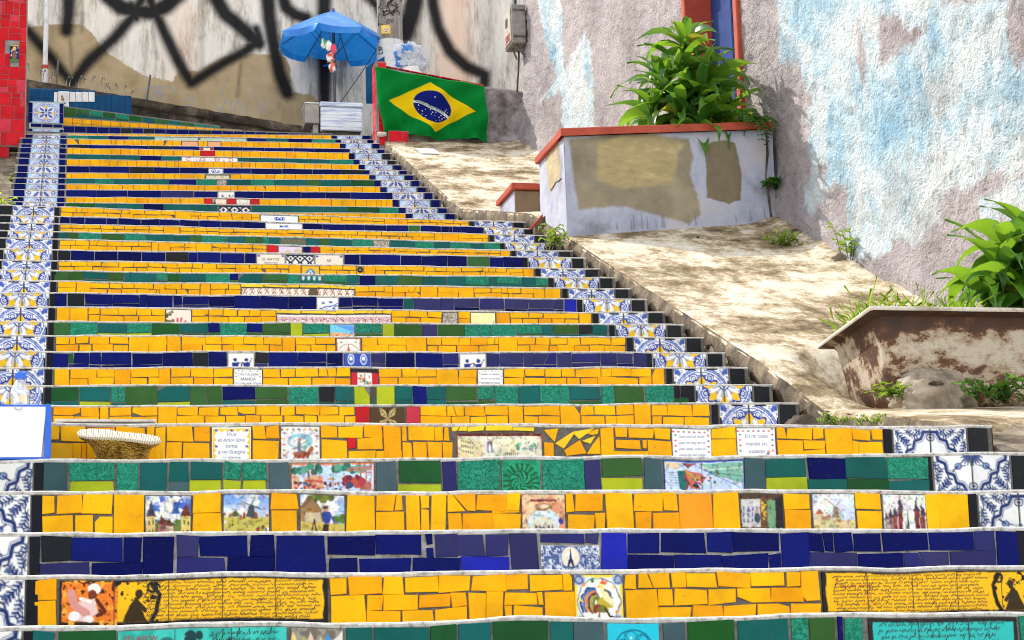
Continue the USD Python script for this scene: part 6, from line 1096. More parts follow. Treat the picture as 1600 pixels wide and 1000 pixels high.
def planter():
    t = thing('large_planter', 'large lilac masonry planter box with red coping and tan paint patches against the house wall', 'planter')
    x0, x1 = 3.60, FX-.02; yb = 9.0; y0 = PY
    TLp, TRp = on(872, 214, 1, y0), on(1180, 206, 1, y0+.05); zt = lambda x: np.interp(x, [TLp[0], TRp[0]], [TLp[2], TRp[2]])
    nx, nz = 130, 90; X, T = np.meshgrid(np.linspace(x0, x1, nx), np.linspace(0, 1, nz), indexing='ij'); zb = np.array([rz(x, y0) for x in np.linspace(x0, x1, nx)])[:, None]-.12; Z = zb+(zt(X)-zb)*T; Pt = np.stack([X, Z], -1).reshape(-1, 2)
    q = lambda c: [tuple(on(800+u/2.5, v/2.5, 1, y0)[[0, 2]]) for u, v in c]
    d1 = sdf(q([(222, 545), (480, 516), (600, 530), (690, 542), (708, 620), (692, 680), (722, 752), (738, 838), (690, 874), (600, 850), (430, 805), (262, 818), (246, 740)]), Pt); d2 = sdf(q([(332, 552), (430, 530), (560, 532), (682, 560), (650, 600), (635, 720), (430, 738), (330, 702)]), Pt); d3 = sdf(q([(755, 562), (830, 545), (872, 560), (898, 680), (894, 780), (850, 797), (762, 772)]), Pt)
    rough = (fb(Pt, 9, 4, 71)-.5)*.016
    obj('front_wall', (np.stack([Pt[:, 0], y0+rough, Pt[:, 1]], 1), grid_faces(nx, nz)), MAT['paintpatch'], t, smooth=True, extra={'paint': np.stack([d1, d2, d3], 1)})
    ny = 60; Y, T = np.meshgrid(np.linspace(y0, yb, ny), np.linspace(0, 1, nz), indexing='ij'); zb2 = np.array([rz(x0, y) for y in np.linspace(y0, yb, ny)])[:, None]-.3; Z = zb2+(zt(x0)-zb2)*T; Pt = np.stack([Y, Z], -1).reshape(-1, 2)
    qq = [tuple(on(760+u/5.555, 240+v/5.555, 0, x0)[1:]) for u, v in ((505, -120), (625, -180), (640, 215), (560, 335), (540, 330), (515, 90))]; d = sdf(qq, Pt)
    obj('side_wall', (np.stack([x0+(fb(Pt, 9, 4, 72)-.5)*.014, Pt[:, 0], Pt[:, 1]], 1), grid_faces(ny, nz)[:, ::-1]), MAT['paintpatch'], t, smooth=True, extra={'paint': np.stack([d*0+9, d, d*0+9], 1)})
    obj('inner_wall', cat_meshes([bevel_box((x0+.005, yb-.10, 2.8), (x1, yb, zt(x0)-.003), .004), bevel_box((x0+.02, y0+.01, 2.6), (x1, y0+.10, zt(x0)-.003), .004)]), MAT['greywall'], t)
    X, Y = np.meshgrid(np.linspace(x0+.05, x1, 30), np.linspace(y0+.08, yb-.05, 20), indexing='ij'); obj('soil', (np.stack([X.ravel(), Y.ravel(), zt(x0)-.03+(fb(np.stack([X, Y], -1), 5, 3, 3).ravel()-.5)*.06], 1), grid_faces(30, 20)), MAT['soil'], t, smooth=True)
    for pts, w_, nm in (([(1197, 206), (1199, 240), (1196, 275), (1201, 310), (1206, 348)], .010, 'joint_crack'),): obj(nm, tube([np.array([min(on(u, v, 1, y0-.002)[0], x1), y0-.004, on(u, v, 1, y0-.002)[2]]) for u, v in pts], [w_*k for k in (.6, 1, .5, .9, .7)], 6), MAT['mould'], t)
    obj('hairline_crack', tube([np.array([x0-.004, *on(760+a/5.555, 240+b/5.555, 0, x0)[1:]]) for a, b in ((655, 215), (630, 240), (610, 245), (590, 280), (560, 320))], .0035, 5), MAT['mould'], t)
    r = np.random.default_rng(2)
    for k in range(13):
        x = x0+.1+1.45*r.random(); zb_ = rz(x, y0)+.02; obj('stain_drip', tube([(x, y0-.0035, zb_+r.uniform(.05, .13)), (x+.002, y0-.0045, zb_)], [.0012, .0028], 5), MAT['dripgrey'], t)
    n = 40; xs = np.linspace(x0-.03, x1, n); prof = [(-.03, 0), (-.03, .052), (-.02, .06), (.11, .06), (.115, 0)]
    V = np.stack([np.stack([xs, y0+dy+0*xs, zt(xs)+dz+(fb(np.stack([xs*5, 0*xs+k], 1), 1, 3, 4)-.5)*.008], 1) for k, (dy, dz) in enumerate(prof)], 1); cp = [[0, k+1, k] for k in range(1, 4)]
    cop = obj('coping', (V.reshape(-1, 3), np.vstack([grid_faces(n, 5)[:, ::-1], cp])), MAT['redpaint'], t, smooth=30)
    obj('side_coping', bevel_box((x0-.028, y0+.116, zt(x0)+.001), (x0+.11, yb+.02, zt(x0)+.058), .006), MAT['redpaint'], t)
    return zt(x0)
PZT = planter()
def small_planter():
    t = thing('small_planter', 'smaller low planter with red coping behind the large planter', 'planter')
    x0, x1, y0, yb = 3.60, 4.35, 9.86, 10.42; zt = on(805, 300, 0, x0)[2]; zt = on(808, 297, 1, y0)[2]
    P = {'paint': None}
    v, f = bevel_box((x0, y0+.004, 3.1), (x0+.08, yb, zt), .006); obj('side_wall', (v, f), MAT['paintpatch'], t, extra={'paint': np.full((len(v), 3), 9.0)})
    v, f = bevel_box((x0+.001, y0, 3.1), (x1, y0+.08, zt-.002), .006); obj('front_wall', (v, f), plain('brown_plaster', (.21, .145, .085), .85, .25, 6), t)
    v, f = bevel_box((x0+.001, yb-.08, 3.1), (x1, yb-.001, zt-.002), .006); obj('back_wall', (v, f), MAT['greywall'], t)
    obj('soil', bevel_box((x0+.08, y0+.08, 3.1), (x1, yb-.08, zt-.04), .01), MAT['soil'], t)
    obj('coping', bevel_box((x0-.03, y0-.03, zt+.001), (x1, y0+.11, zt+.055), .006), MAT['redpaint'], t); obj('side_coping', bevel_box((x0-.028, y0+.112, zt+.002), (x0+.11, yb+.02, zt+.054), .006), MAT['redpaint'], t)
    t = thing('brick_slab', 'dark slanted brick slab leaning on the corner of the large planter', 'slab')
    a, b = on(834, 356, 1, 8.9), on(855, 333, 1, 8.9); yy = 8.86
    V = np.array([(a[0]+.0, yy, a[2]-.35), (b[0]+.1, yy, a[2]-.35), (b[0]+.1, yy, b[2]+.02), (b[0], yy, b[2]), (a[0], yy, a[2])]); V2 = V+[0, .10, 0]; n = 5
    F = [[0, i, i+1] for i in range(1, 4)]+[[5, 5+i+1, 5+i] for i in range(1, 4)]+[x for i in range(5) for x in ([i, 5+i, 5+(i+1) % 5], [i, 5+(i+1) % 5, (i+1) % 5])]
    obj('slab_body', (np.vstack([V, V2]), np.array(F)), MAT['mould'], t)
    d = (b-a)/np.linalg.norm(b-a); obj('brick_edge', tube([a+[-.012, .05, 0], b+[0, .05, .01]], .016, 6), MAT['redpaint'], t)
small_planter()
# ------------------------------------------------------------------ plants
MAT['leaf'] = leaf_mat('broad_leaf', (0.035, 0.13, 0.012), (0.10, 0.26, 0.020), (0.30, 0.52, 0.03), .28)
MAT['leafdark'] = leaf_mat('dark_leaf', (0.018, 0.075, 0.010), (0.05, 0.16, 0.016), (0.16, 0.34, 0.03), .3)
MAT['leafyellow'] = leaf_mat('yellowing_leaf', (0.16, 0.24, 0.015), (0.34, 0.34, 0.02), (0.55, 0.55, 0.05), .35)
MAT['weed'] = leaf_mat('weed_leaf', (0.05, 0.13, 0.012), (0.16, 0.27, 0.02), (0.35, 0.48, 0.04), .5)
MAT['grass'] = leaf_mat('grass_blade', (0.16, 0.30, 0.010), (0.34, 0.48, 0.02), (0.60, 0.75, 0.04), .5)
MAT['stem'] = plain('plant_stem', (.12, .10, .05), .8, .3)
MAT['dry'] = leaf_mat('dry_leaf', (0.20, 0.09, 0.03), (0.30, 0.17, 0.06), (0.3, 0.2, 0.05), .6)
def leaf(base, az, el, L, w, droop, seed, n=8, roll=0.0):
    """A long folded leaf rising at el and arching over; droop in radians along its length."""
    r = np.random.default_rng(seed); h = np.array([math.cos(az), math.sin(az), 0]); side = np.array([-math.sin(az), math.cos(az), 0]); p = np.array(base, float); V = []; sd = side*math.cos(roll)+np.array([0, 0, 1])*math.sin(roll); wav = r.uniform(0, 6)
    for k in range(n+1):
        t = k/n; e = el-droop*t**1.3; d = h*math.cos(e)+np.array([0, 0, 1])*math.sin(e); up = np.cross(d, sd); up /= np.linalg.norm(up)+1e-9
        if up[2] < 0: up = -up
        ww = w*(.22+.78*math.sin(math.pi*min(1, t*1.12+.06))**.8)*(1-t**5) if t < 1 else .0008
        f = .28*ww+.010*math.sin(t*9+wav)*(.3+t)
        V += [p-sd*ww/2+up*f, p, p+sd*ww/2+up*(f-.02*math.sin(t*7+wav)*ww/.06)]; p = p+d*L/n
    return np.array(V), grid_faces(n+1, 3)
def dracaena(name, label, base, heads, nleaf, L, w, seed, yellow=.12):
    t = thing(name, label, 'plant'); r = np.random.default_rng(seed)
    for hx, hy, hz, k in heads:
        c = np.array(base)+[hx, hy, hz]; obj('stem', tube([np.array(base)+[hx*.4, hy*.4, -.05], (np.array(base)+c)/2+[0, 0, -.02], c], [.022, .018, .014], 6), MAT['stem'], t)
        for j in range(int(nleaf*k)):
            q = j/(nleaf*k); az = j*2.399+r.uniform(-.3, .3); el = 1.35-1.6*q**.8+r.normal(0, .15); ll = L*r.uniform(.75, 1.15)*(.75+.4*math.sin(math.pi*min(q+.15, 1))); dr = (1.2+1.1*q)*r.uniform(.7, 1.4)
            m = MAT['leafyellow'] if r.random() < yellow*(1 if q > .3 else .4) else MAT['leaf'] if r.random() < .62 else MAT['leafdark']
            obj('leaf', leaf(c+[0, 0, -.07*q+r.uniform(-.015, .015)], az, el, ll, w*r.uniform(.8, 1.15), dr, int(r.integers(1e6)), roll=r.normal(0, .35)), m, t, smooth=True)
    return t
pc = on(1078, 196, 1, 8.62)
dracaena('leafy_planter_plant', 'big bushy plant with broad glossy green leaves growing in the large planter', (pc[0], 8.62, PZT), [(-.01, .02, .86, 1.0), (-.08, -.06, .66, .9), (-.20, .05, .55, 1.0), (.15, -.02, .58, 1.0), (.04, -.16, .44, 1.0), (-.13, -.18, .30, 1.0), (.28, .0, .30, 1.0), (-.30, -.05, .30, 1.0), (.16, -.2, .22, .9), (-.02, -.22, .14, .8)], 22, .43, .095, 5)
TX0, TY0 = 3.86, 3.45
def frond(base, az, L, seed, n=9, up=.5):
    r = np.random.default_rng(seed); ms = []; p = np.array(base, float); e = up; pts = [p.copy()]
    for k in range(n):
        d = np.array([math.cos(az)*math.cos(e), math.sin(az)*math.cos(e), math.sin(e)]); p = p+d*L/n; e -= .22; pts.append(p.copy())
        for s in (-1, 1): ms.append(leaf(p, az+s*1.0, .1-.2*k/n, L*.34*(1-k/n*.75), L*.075, .5, seed+k, 4))
    return pts, ms
def leafy(name, label, base, n, h, spread, m, seed, cat='weed', lw=(.035, .022), group=None):
    """A small weed: thin stems with leaves in pairs."""
    t = thing(name, label, cat, group=group); r = np.random.default_rng(seed); st, lv = [], []
    for k in range(n):
        az = r.uniform(0, 6.28); hh = h*r.uniform(.5, 1.1); b = np.array(base)+[r.normal(0, spread*.4), r.normal(0, spread*.3), -.02]; tip = b+[math.cos(az)*spread*.7, math.sin(az)*spread*.7, hh]; mid = (b+tip)/2+[0, 0, hh*.12]; pts = [b, mid, tip]; st.append(tube(pts, [.0035, .0028, .0012], 5))
        for j in range(7):
            q = .25+.75*j/6; p = (1-q)**2*b+2*q*(1-q)*mid+q*q*tip; lv.append(leaf(p, r.uniform(0, 6.28), r.uniform(-.1, .7), lw[0]*r.uniform(.7, 1.4), lw[1]*r.uniform(.7, 1.3), .9, int(r.integers(1e6)), 4))
    obj('stem', cat_meshes(st), MAT['stem'], t); obj('foliage', cat_meshes(lv), MAT[m], t, smooth=True, kind='stuff'); return t
# fern and dry stalks at the right of the planter
t = thing('fern', 'dark feathery fern hanging over the right end of the planter coping', 'fern'); b = on(1185, 198, 1, 8.22); b[0] = min(b[0], FX-.12); st, lv = [], []
for k, (az, L, up) in enumerate(((-1.2, .30, .5), (-.7, .24, .7), (-2.0, .28, .6), (-1.6, .34, .2), (-2.5, .22, .9), (-1.0, .26, -.1), (-1.9, .24, 1.1))):
    p_, m_ = frond(b+[-.05, .02, .02], az, L, 40+k, up=up); st.append(tube(p_, .002, 4)); lv += m_
obj('stem', cat_meshes(st), MAT['stem'], t); obj('foliage', cat_meshes(lv), MAT['leafdark'], t, smooth=True, kind='stuff')
leafy('climbing_weed', 'small dark leafed creeper on the corner crack between planter and house wall', on(1202, 290, 1, 8.16), 5, .06, .06, 'leafdark', 3, 'creeper', (.07, .06))
for k, (u, v, Y, n, h, sp, mt, lab) in enumerate(((868, 385, 8.1, 9, .16, .10, 'weed', 'bright green weeds growing between the stair edge and the planter corner'), (1095, 372, None, 4, .03, .04, 'leafdark', 'tiny dark green weed at the foot of the planter front'), (1232, 385, None, 10, .10, .16, 'weed', 'low weeds with yellowish leaves where planter and house wall meet'), (1330, 400, None, 7, .20, .10, 'weed', 'tall thin weed against the foot of the house wall, left of the grass'),
      (1388, 428, None, 9, .12, .12, 'weed', 'leafy weed at the wall foot behind the tub rim'), (1425, 455, None, 8, .12, .12, 'weed', 'weeds at the wall foot just left of the tub plant'), (1285, 656, 2.30, 3, .035, .03, 'weed', 'leftmost tiny weed on the ledge in front of the tub'), (1308, 658, 2.30, 4, .03, .04, 'weed', 'middle tiny weed on the ledge in front of the tub'), (1358, 656, 2.30, 4, .03, .04, 'weed', 'rightmost tiny weed on the ledge in front of the tub'), (1392, 618, 3.42, 6, .07, .05, 'weed', 'small weed at the lower left corner of the tub'),
      (1565, 625, 3.25, 16, .10, .16, 'leafdark', 'dark leafy creeper growing under the right part of the tub'), (22, 290, 15.0, 8, .12, .06, 'weed', 'bright green weed in the rubble left of the upper stairs'), (8, 345, 11.5, 10, .22, .12, 'grass', 'grassy tuft left of the stairs beside the dark end tiles'))):
    if Y is None:
        d = ray(u, v); tt = 5.0
        for _ in range(60): P = CAM+d*tt; tt += (rz(P[0], P[1])-P[2])/(d[2]-.40*d[1])
        base = CAM+d*tt
        if base[0] > FX-.06: base = on(u, v, 0, FX-.07)
    else: base = on(u, v, 1, Y)
    leafy('weed', lab, base, n, h, sp, mt, 60+k, lw=(.022, .014) if lab.find('tiny') >= 0 else (.05, .026) if mt != 'leafdark' else (.05, .036))
# ------------------------------------------------------------------ the old bath tub
MAT['tub'] = M('rusty_enamel', {'geo': ('geometry', {}), 'mp': ('mapping', {'scale': (.6, 1, 1)}), 'n1': ('noise_texture', {'scale': 6.0, 'detail': 11.0, 'roughness': 0.70, 'distortion': 0.15}), 'sz': ('separate_xyz', {}), 'zq': ('map_range', {'from_min': 1.05, 'from_max': 1.56, 'clamp': True}), 'zr': ('rgb_ramp', {'ramp': [(0, (.07,)*3), (.3, (.06,)*3), (.55, (.015,)*3), (.66, (.0,)*3), (.76, (.0,)*3), (.86, (.13,)*3), (1, (.17,)*3)]}), 'ad': ('math', {'math_type': 'add'}),
    'rp': ('rgb_ramp', {'ramp': [(0.34, (0.40, 0.33, 0.24)), (0.45, (0.50, 0.43, 0.33)), (0.525, (0.33, 0.24, 0.15)), (0.55, (0.12, 0.047, 0.015)), (0.60, (0.065, 0.024, 0.009)), (0.75, (0.025, 0.012, 0.007))]}),
    'n2': ('noise_texture', {'scale': 40.0, 'detail': 6.0, 'roughness': 0.7}), 'r2': ('map_range', {'from_min': 0.58, 'from_max': 0.68, 'to_min': 0.0, 'to_max': 0.6, 'clamp': True}), 'm2': ('mix_color', {'b': (0.075, 0.03, 0.012)}), 'n3': ('noise_texture', {'scale': 90.0, 'detail': 4.0}), 'bp': ('bump', {'strength': 0.5, 'distance': 0.006}), 'p': ('principled_bsdf', {'roughness': 0.7})},
    [('geo.position', 'mp.vector'), ('mp.vector', 'n1.vector'), ('geo.position', 'sz.vector'), ('sz.z', 'zq.value'), ('zq.result', 'zr.fac'), ('zr.color', 'ad.value1'), ('n1.fac', 'ad.value2'), ('ad.value', 'rp.fac'), ('geo.position', 'n2.vector'), ('n2.fac', 'r2.value'), ('rp.color', 'm2.a'), ('r2.result', 'm2.fac'), ('m2.result', 'p.base_color'), ('n3.fac', 'bp.height'), ('geo.position', 'n3.vector'), ('bp.normal', 'p.normal')])
MAT['enamel'] = rough_mat('old_enamel_rim', [(0.3, (0.34, 0.27, 0.20)), (0.5, (0.58, 0.52, 0.43)), (0.75, (0.64, 0.60, 0.53))], 7, rough=.5, bump=.3)
def tub():
    t = thing('bath_tub', 'old rusty enamelled bath tub used as a planter on the ramp', 'bath tub')
    L, D, H = 1.5, .72, .46; A = on(1361, 479, 1, TY0); o = np.array([A[0], TY0, A[2]]); tilt = -.10
    def rr(x0, x1, y0, y1, rad, z, n=8):
        pts = []
        for cx, cy, a0 in ((x1-rad, y0+rad, -90), (x1-rad, y1-rad, 0), (x0+rad, y1-rad, 90), (x0+rad, y0+rad, 180)):
            for k in range(n): a = math.radians(a0+90*k/(n-1)); pts.append((cx+rad*math.cos(a), cy+rad*math.sin(a), z))
        p = np.array(pts); p[:, 2] += tilt*p[:, 1]*np.clip((z+H)/H, 0, 1)
        return p+o
    fl = .085; lo = []
    for z, ins, insL, rad in ((-.03, fl-.035, fl-.03, .04), (-.06, fl-.025, fl-.015, .05), (-.2, fl-.015, fl+.005, .06), (-.34, fl-.008, fl+.025, .07), (-.42, fl+.01, fl+.045, .08), (-.458, fl+.05, fl+.085, .09), (-.47, fl+.13, fl+.2, .09)):
        lo.append(rr(insL, L-fl, ins, D-ins, min(rad, D/2-ins-.01), z))
    obj('bowl', loft(lo, False, True), MAT['tub'], t, smooth=40)
    rim = [rr(fl-.015, L-fl+.01, fl-.02, D-fl+.02, .05, -.035), rr(0, L, 0, D, .02, -.016), rr(-.006, L, -.006, D, .022, -.008), rr(-.002, L, -.002, D, .02, .004), rr(.06, L-.06, .06, D-.06, .07, .002), rr(fl+.01, L-fl-.01, fl+.01, D-fl-.01, .09, -.05)]
    obj('rim', loft(rim[1:], False, False), MAT['enamel'], t, smooth=35); obj('flange', loft(rim[:2], False, False), MAT['tub'], t, smooth=35)
    X, Y = np.meshgrid(np.linspace(fl, L-fl, 24), np.linspace(fl, D-fl, 14), indexing='ij'); obj('soil', (np.stack([X.ravel(), Y.ravel(), -.03+tilt*Y.ravel()+.05*fb(np.stack([X, Y], -1), 6, 3, 2).ravel()], 1)+o, grid_faces(24, 14)), MAT['soil'], t, smooth=True)
    return o
TO = tub()
def rock(name, label, cat, c, r, seed, m='rock', parent=None):
    s = trimesh.creation.icosphere(4, 1.0); v = s.vertices*np.array(r); d = fb(s.vertices, 2.2, 4, seed)[:, None]; v = v*(.60+.65*d+.16*fb(s.vertices, 7, 3, seed+1)[:, None]); return obj(name, (v+np.array(c), s.faces), MAT[m], parent, smooth=45, label=label, cat=cat)
MAT['lump'] = rough_mat('cement_lump', [(0.3, (0.16, 0.125, 0.085)), (0.5, (0.33, 0.27, 0.20)), (0.7, (0.47, 0.40, 0.32))], 6, bump=.7, bscale=40, bdist=.01)
c = on(1462, 622, 1, 3.48); rock('cement_support', 'pale rounded lump of cement propping the tub from below', 'cement lump', (c[0], 3.50, c[2]-.02), (.205, .13, .165), 5, 'lump')
c = on(1463, 599, 1, 3.37); rock('stone', 'small dark stone lying on the cement lump under the tub', 'stone', c, (.035, .02, .012), 8, 'mould')
c = on(1550, 662, 1, 2.3); rock('boulder', 'rounded tan boulder at the right end of the ledge', 'boulder', (c[0]+.16, 2.42, c[2]-.12), (.26, .2, .12), 9)
c = on(1268, 668, 1, 2.12); rock('boulder', 'dark rough stone in the ledge beside the first step of the middle flight', 'boulder', (c[0], 2.25, c[2]-.03), (.09, .1, .09), 10, 'mould')
tb = on(1590, 478, 1, 3.85)
dracaena('tub_plant', 'broad leaved green plant growing in the rusty bath tub', (tb[0], 3.85, TO[2]-.04), [(0, 0, .40, 1.0), (-.10, -.06, .26, .9), (.16, .03, .42, .9), (.02, -.14, .18, .8), (-.14, .04, .14, .6)], 24, .40, .095, 9, .05)
t = thing('grass_tuft', 'bright green grass growing along the left part of the bath tub', 'grass', kind='stuff'); r = np.random.default_rng(3); lv = []
for k in range(400):
    x = TO[0]+r.uniform(.05, .62); y = TO[1]+r.uniform(.2, .62); lv.append(leaf((x, y, TO[2]-.07*(y-TO[1])-.02), r.uniform(0, 6.28), r.uniform(.7, 1.5), r.uniform(.08, .19)*(1.5 if r.random() < .12 else 1), .006, r.uniform(.3, 1.6), k, 4))
obj('blades', cat_meshes(lv), MAT['grass'], t, smooth=True, kind='stuff')
# ------------------------------------------------------------------ things on the stairs
MAT['whiteplastic'] = plain('white_sheet', (.80, .80, .79), .45, .04, 30); MAT['blueplastic'] = plain('blue_edge', (.015, .12, .62), .4, .08)
def cooler():
    t = thing('cool_box', 'white box with bright blue edges standing at the left side of the steps', 'box'); y0, y1 = 1.40, 1.66; a = on(0, 713, 1, y0); b = on(81, 634, 1, y0); zb, zt = float(zrow(4, 0))+.002, b[2]
    obj('box_body', bevel_box((-.42, y0+.01, zb), (b[0]-.012, y1, zt-.004), .006), MAT['whiteplastic'], t)
    ns, nt = 40, 20; S, T = np.meshgrid(np.linspace(0, 1, ns), np.linspace(0, 1, nt), indexing='ij'); X = -.42+(b[0]-.018+.42)*S-.014*(1-T)*S; Z = zb+.008+(zt-zb-.012)*T; Yf = y0-.002-(fb(np.stack([X, Z], -1), 6, 3, 2)-.5)*.012
    obj('front_sheet', (np.stack([X, Yf, Z], -1).reshape(-1, 3), grid_faces(ns, nt)), MAT['whiteplastic'], t, smooth=True)
    for nm, lo, hi in (('edge_strip', (b[0]-.022, y0-.004, zb+.004), (b[0]-.002, y1+.004, zt+.001)), ('edge_strip', (-.425, y0-.003, zt-.006), (b[0]-.003, y1+.003, zt+.004)), ('edge_strip', (-.425, y0-.003, zb), (b[0]-.024, y0+.012, zb+.008))): obj(nm, bevel_box(lo, hi, .002), MAT['blueplastic'], t)
    obj('wire_ring', tube([on(29, 633, 1, y0-.012)+[.012*math.cos(k*.5), 0, .012*math.sin(k*.5)-.004] for k in range(14)], .0012, 5), MAT['steel'], t)
MAT['steel'] = plain('steel_wire', (.35, .35, .36), .4, .1, metallic=.8)
cooler()
def bottle():
    Y = 2.5; top = on(33, 582, 1, Y); zb = .80+.06; c = on(31, 634, 1, Y); t = thing('water_bottle', 'clear plastic water bottle with blue cap standing behind the white box', 'bottle', (c[0], Y, 0)); h = top[2]-zb; n = 24
    prof = [(.0, .030), (.006, .034), (.03, .034), (.05, .0325), (.075, .034), (.10, .0325), (.125, .034), (.15, .034), (.175, .028), (.20, .018), (.212, .0135), (.225, .0135)]; s = (h-.02)/.225; ang = np.arange(n)*2*np.pi/n
    lp = [np.stack([r_*1.12*np.cos(ang), r_*1.12*np.sin(ang), np.full(n, zb+z_*s)], 1) for z_, r_ in prof]
    MAT['pet'] = M('clear_plastic', {'t': ('transparent_bsdf', {'color': (.93, .95, .97)}), 'g': ('glossy_bsdf', {'roughness': .08, 'color': (.9, .9, .9)}), 'd': ('diffuse_bsdf', {'color': (.7, .72, .75)}), 'lw': ('layer_weight', {'blend': .45}), 'm1': ('mix_closure', {'fac': .16}), 'm2': ('mix_closure', {})}, [('t.BSDF', 'm1.closure1'), ('d.BSDF', 'm1.closure2'), ('m1.closure', 'm2.closure1'), ('g.BSDF', 'm2.closure2'), ('lw.facing', 'm2.fac')], surface='m2.closure')
    obj('bottle_body', loft(lp, True, False), MAT['pet'], t, smooth=40)
    obj('cap', loft([np.stack([r_*np.cos(ang), r_*np.sin(ang), np.full(n, top[2]+z_)], 1) for z_, r_ in ((-.026, .021), (-.003, .021), (0, .018))], True, True), MAT['blueplastic'], t, smooth=40)
    obj('label_band', loft([np.stack([.0388*np.cos(ang), .0388*np.sin(ang), np.full(n, z_)], 1) for z_ in (zb+.022*s, zb+.055*s)], False, False), plain('blue_label', (.10, .34, .62), .4), t, smooth=True)
bottle()
def basket():
    z = float(zrow(4, .3))+.004; Y = 1.53; sx = on(185, 700, 1, Y)[0]; t = thing('golden_basket', 'glittering gold woven basket lying on the step before the yellow tiles', 'basket')
    MAT['gold'] = M('gold_weave', {'geo': ('geometry', {}), 'v': ('voronoi_texture', {'scale': 120.0}), 'bp': ('bump', {'strength': 1.0, 'distance': .012}), 'n': ('noise_texture', {'scale': 22.0, 'detail': 4.0}), 'rp': ('rgb_ramp', {'ramp': [(.35, (.22, .11, .012)), (.6, (.50, .30, .05))]}), 'p': ('principled_bsdf', {'metallic': .75, 'roughness': .38})}, [('geo.position', 'v.vector'), ('v.distance', 'bp.height'), ('geo.position', 'n.vector'), ('n.fac', 'rp.fac'), ('rp.color', 'p.base_color'), ('bp.normal', 'p.normal')])
    n = 64; ang = np.arange(n)*2*np.pi/n; rx, ry = .135, .088
    def ringp(k, zz, lift=0, dx=0): return np.stack([sx+dx+rx*k*np.cos(ang)*(1+.03*np.sin(3*ang+1)), Y+ry*k*np.sin(ang), z+zz+lift*(.004*np.sin(3*ang)-.012*np.cos(ang)+.022*np.sin(ang))], 1)
    H = .098
    obj('bowl', loft([ringp(.60, 0, 0, .01), ringp(.66, .02, 0, .01), ringp(.70, .045, .3, .008), ringp(.80, H*.66, .7, .004), ringp(.98, H*.80, 1), ringp(1.03, H*.88, 1)], True, False), MAT['gold'], t, smooth=50)
    MAT['straw'] = M('pale_weave', {'geo': ('geometry', {}), 'w': ('wave_texture', {'scale': 55.0, 'distortion': 2.0, 'detail': 2.0}), 'rp': ('rgb_ramp', {'ramp': [(.2, (.42, .32, .17)), (.7, (.72, .64, .46))]}), 'bp': ('bump', {'strength': .8, 'distance': .006}), 'p': ('principled_bsdf', {'roughness': .5})}, [('geo.position', 'w.vector'), ('w.fac', 'rp.fac'), ('rp.color', 'p.base_color'), ('w.fac', 'bp.height'), ('bp.normal', 'p.normal')])
    obj('woven_top', loft([ringp(1.03, H*.88, 1), ringp(1.04, H*.93, 1), ringp(1.0, H, 1), ringp(.8, H*1.03, .9), ringp(.4, H*1.05, .7)], False, True), MAT['straw'], t, smooth=50)
basket()
t = thing('white_board', 'thin white board lying flat on the first landing behind the gold basket', 'board'); a, b = on(86, 660, 1, 1.92), on(244, 660, 1, 1.92); zz = a[2]+.002
obj('board', bevel_box((a[0], 1.92, zz), (b[0], 2.5, zz+.011), .003), MAT['enamel'], t)
for x in (a[0]+.04, b[0]-.04):
    for y in (2.0, 2.42): obj('foot', bevel_box((x-.012, y-.012, float(zrow(5, x))+.16*(y-1.69)/2.0-.0), (x+.012, y+.012, zz+.001), .002), MAT['stem'], t)
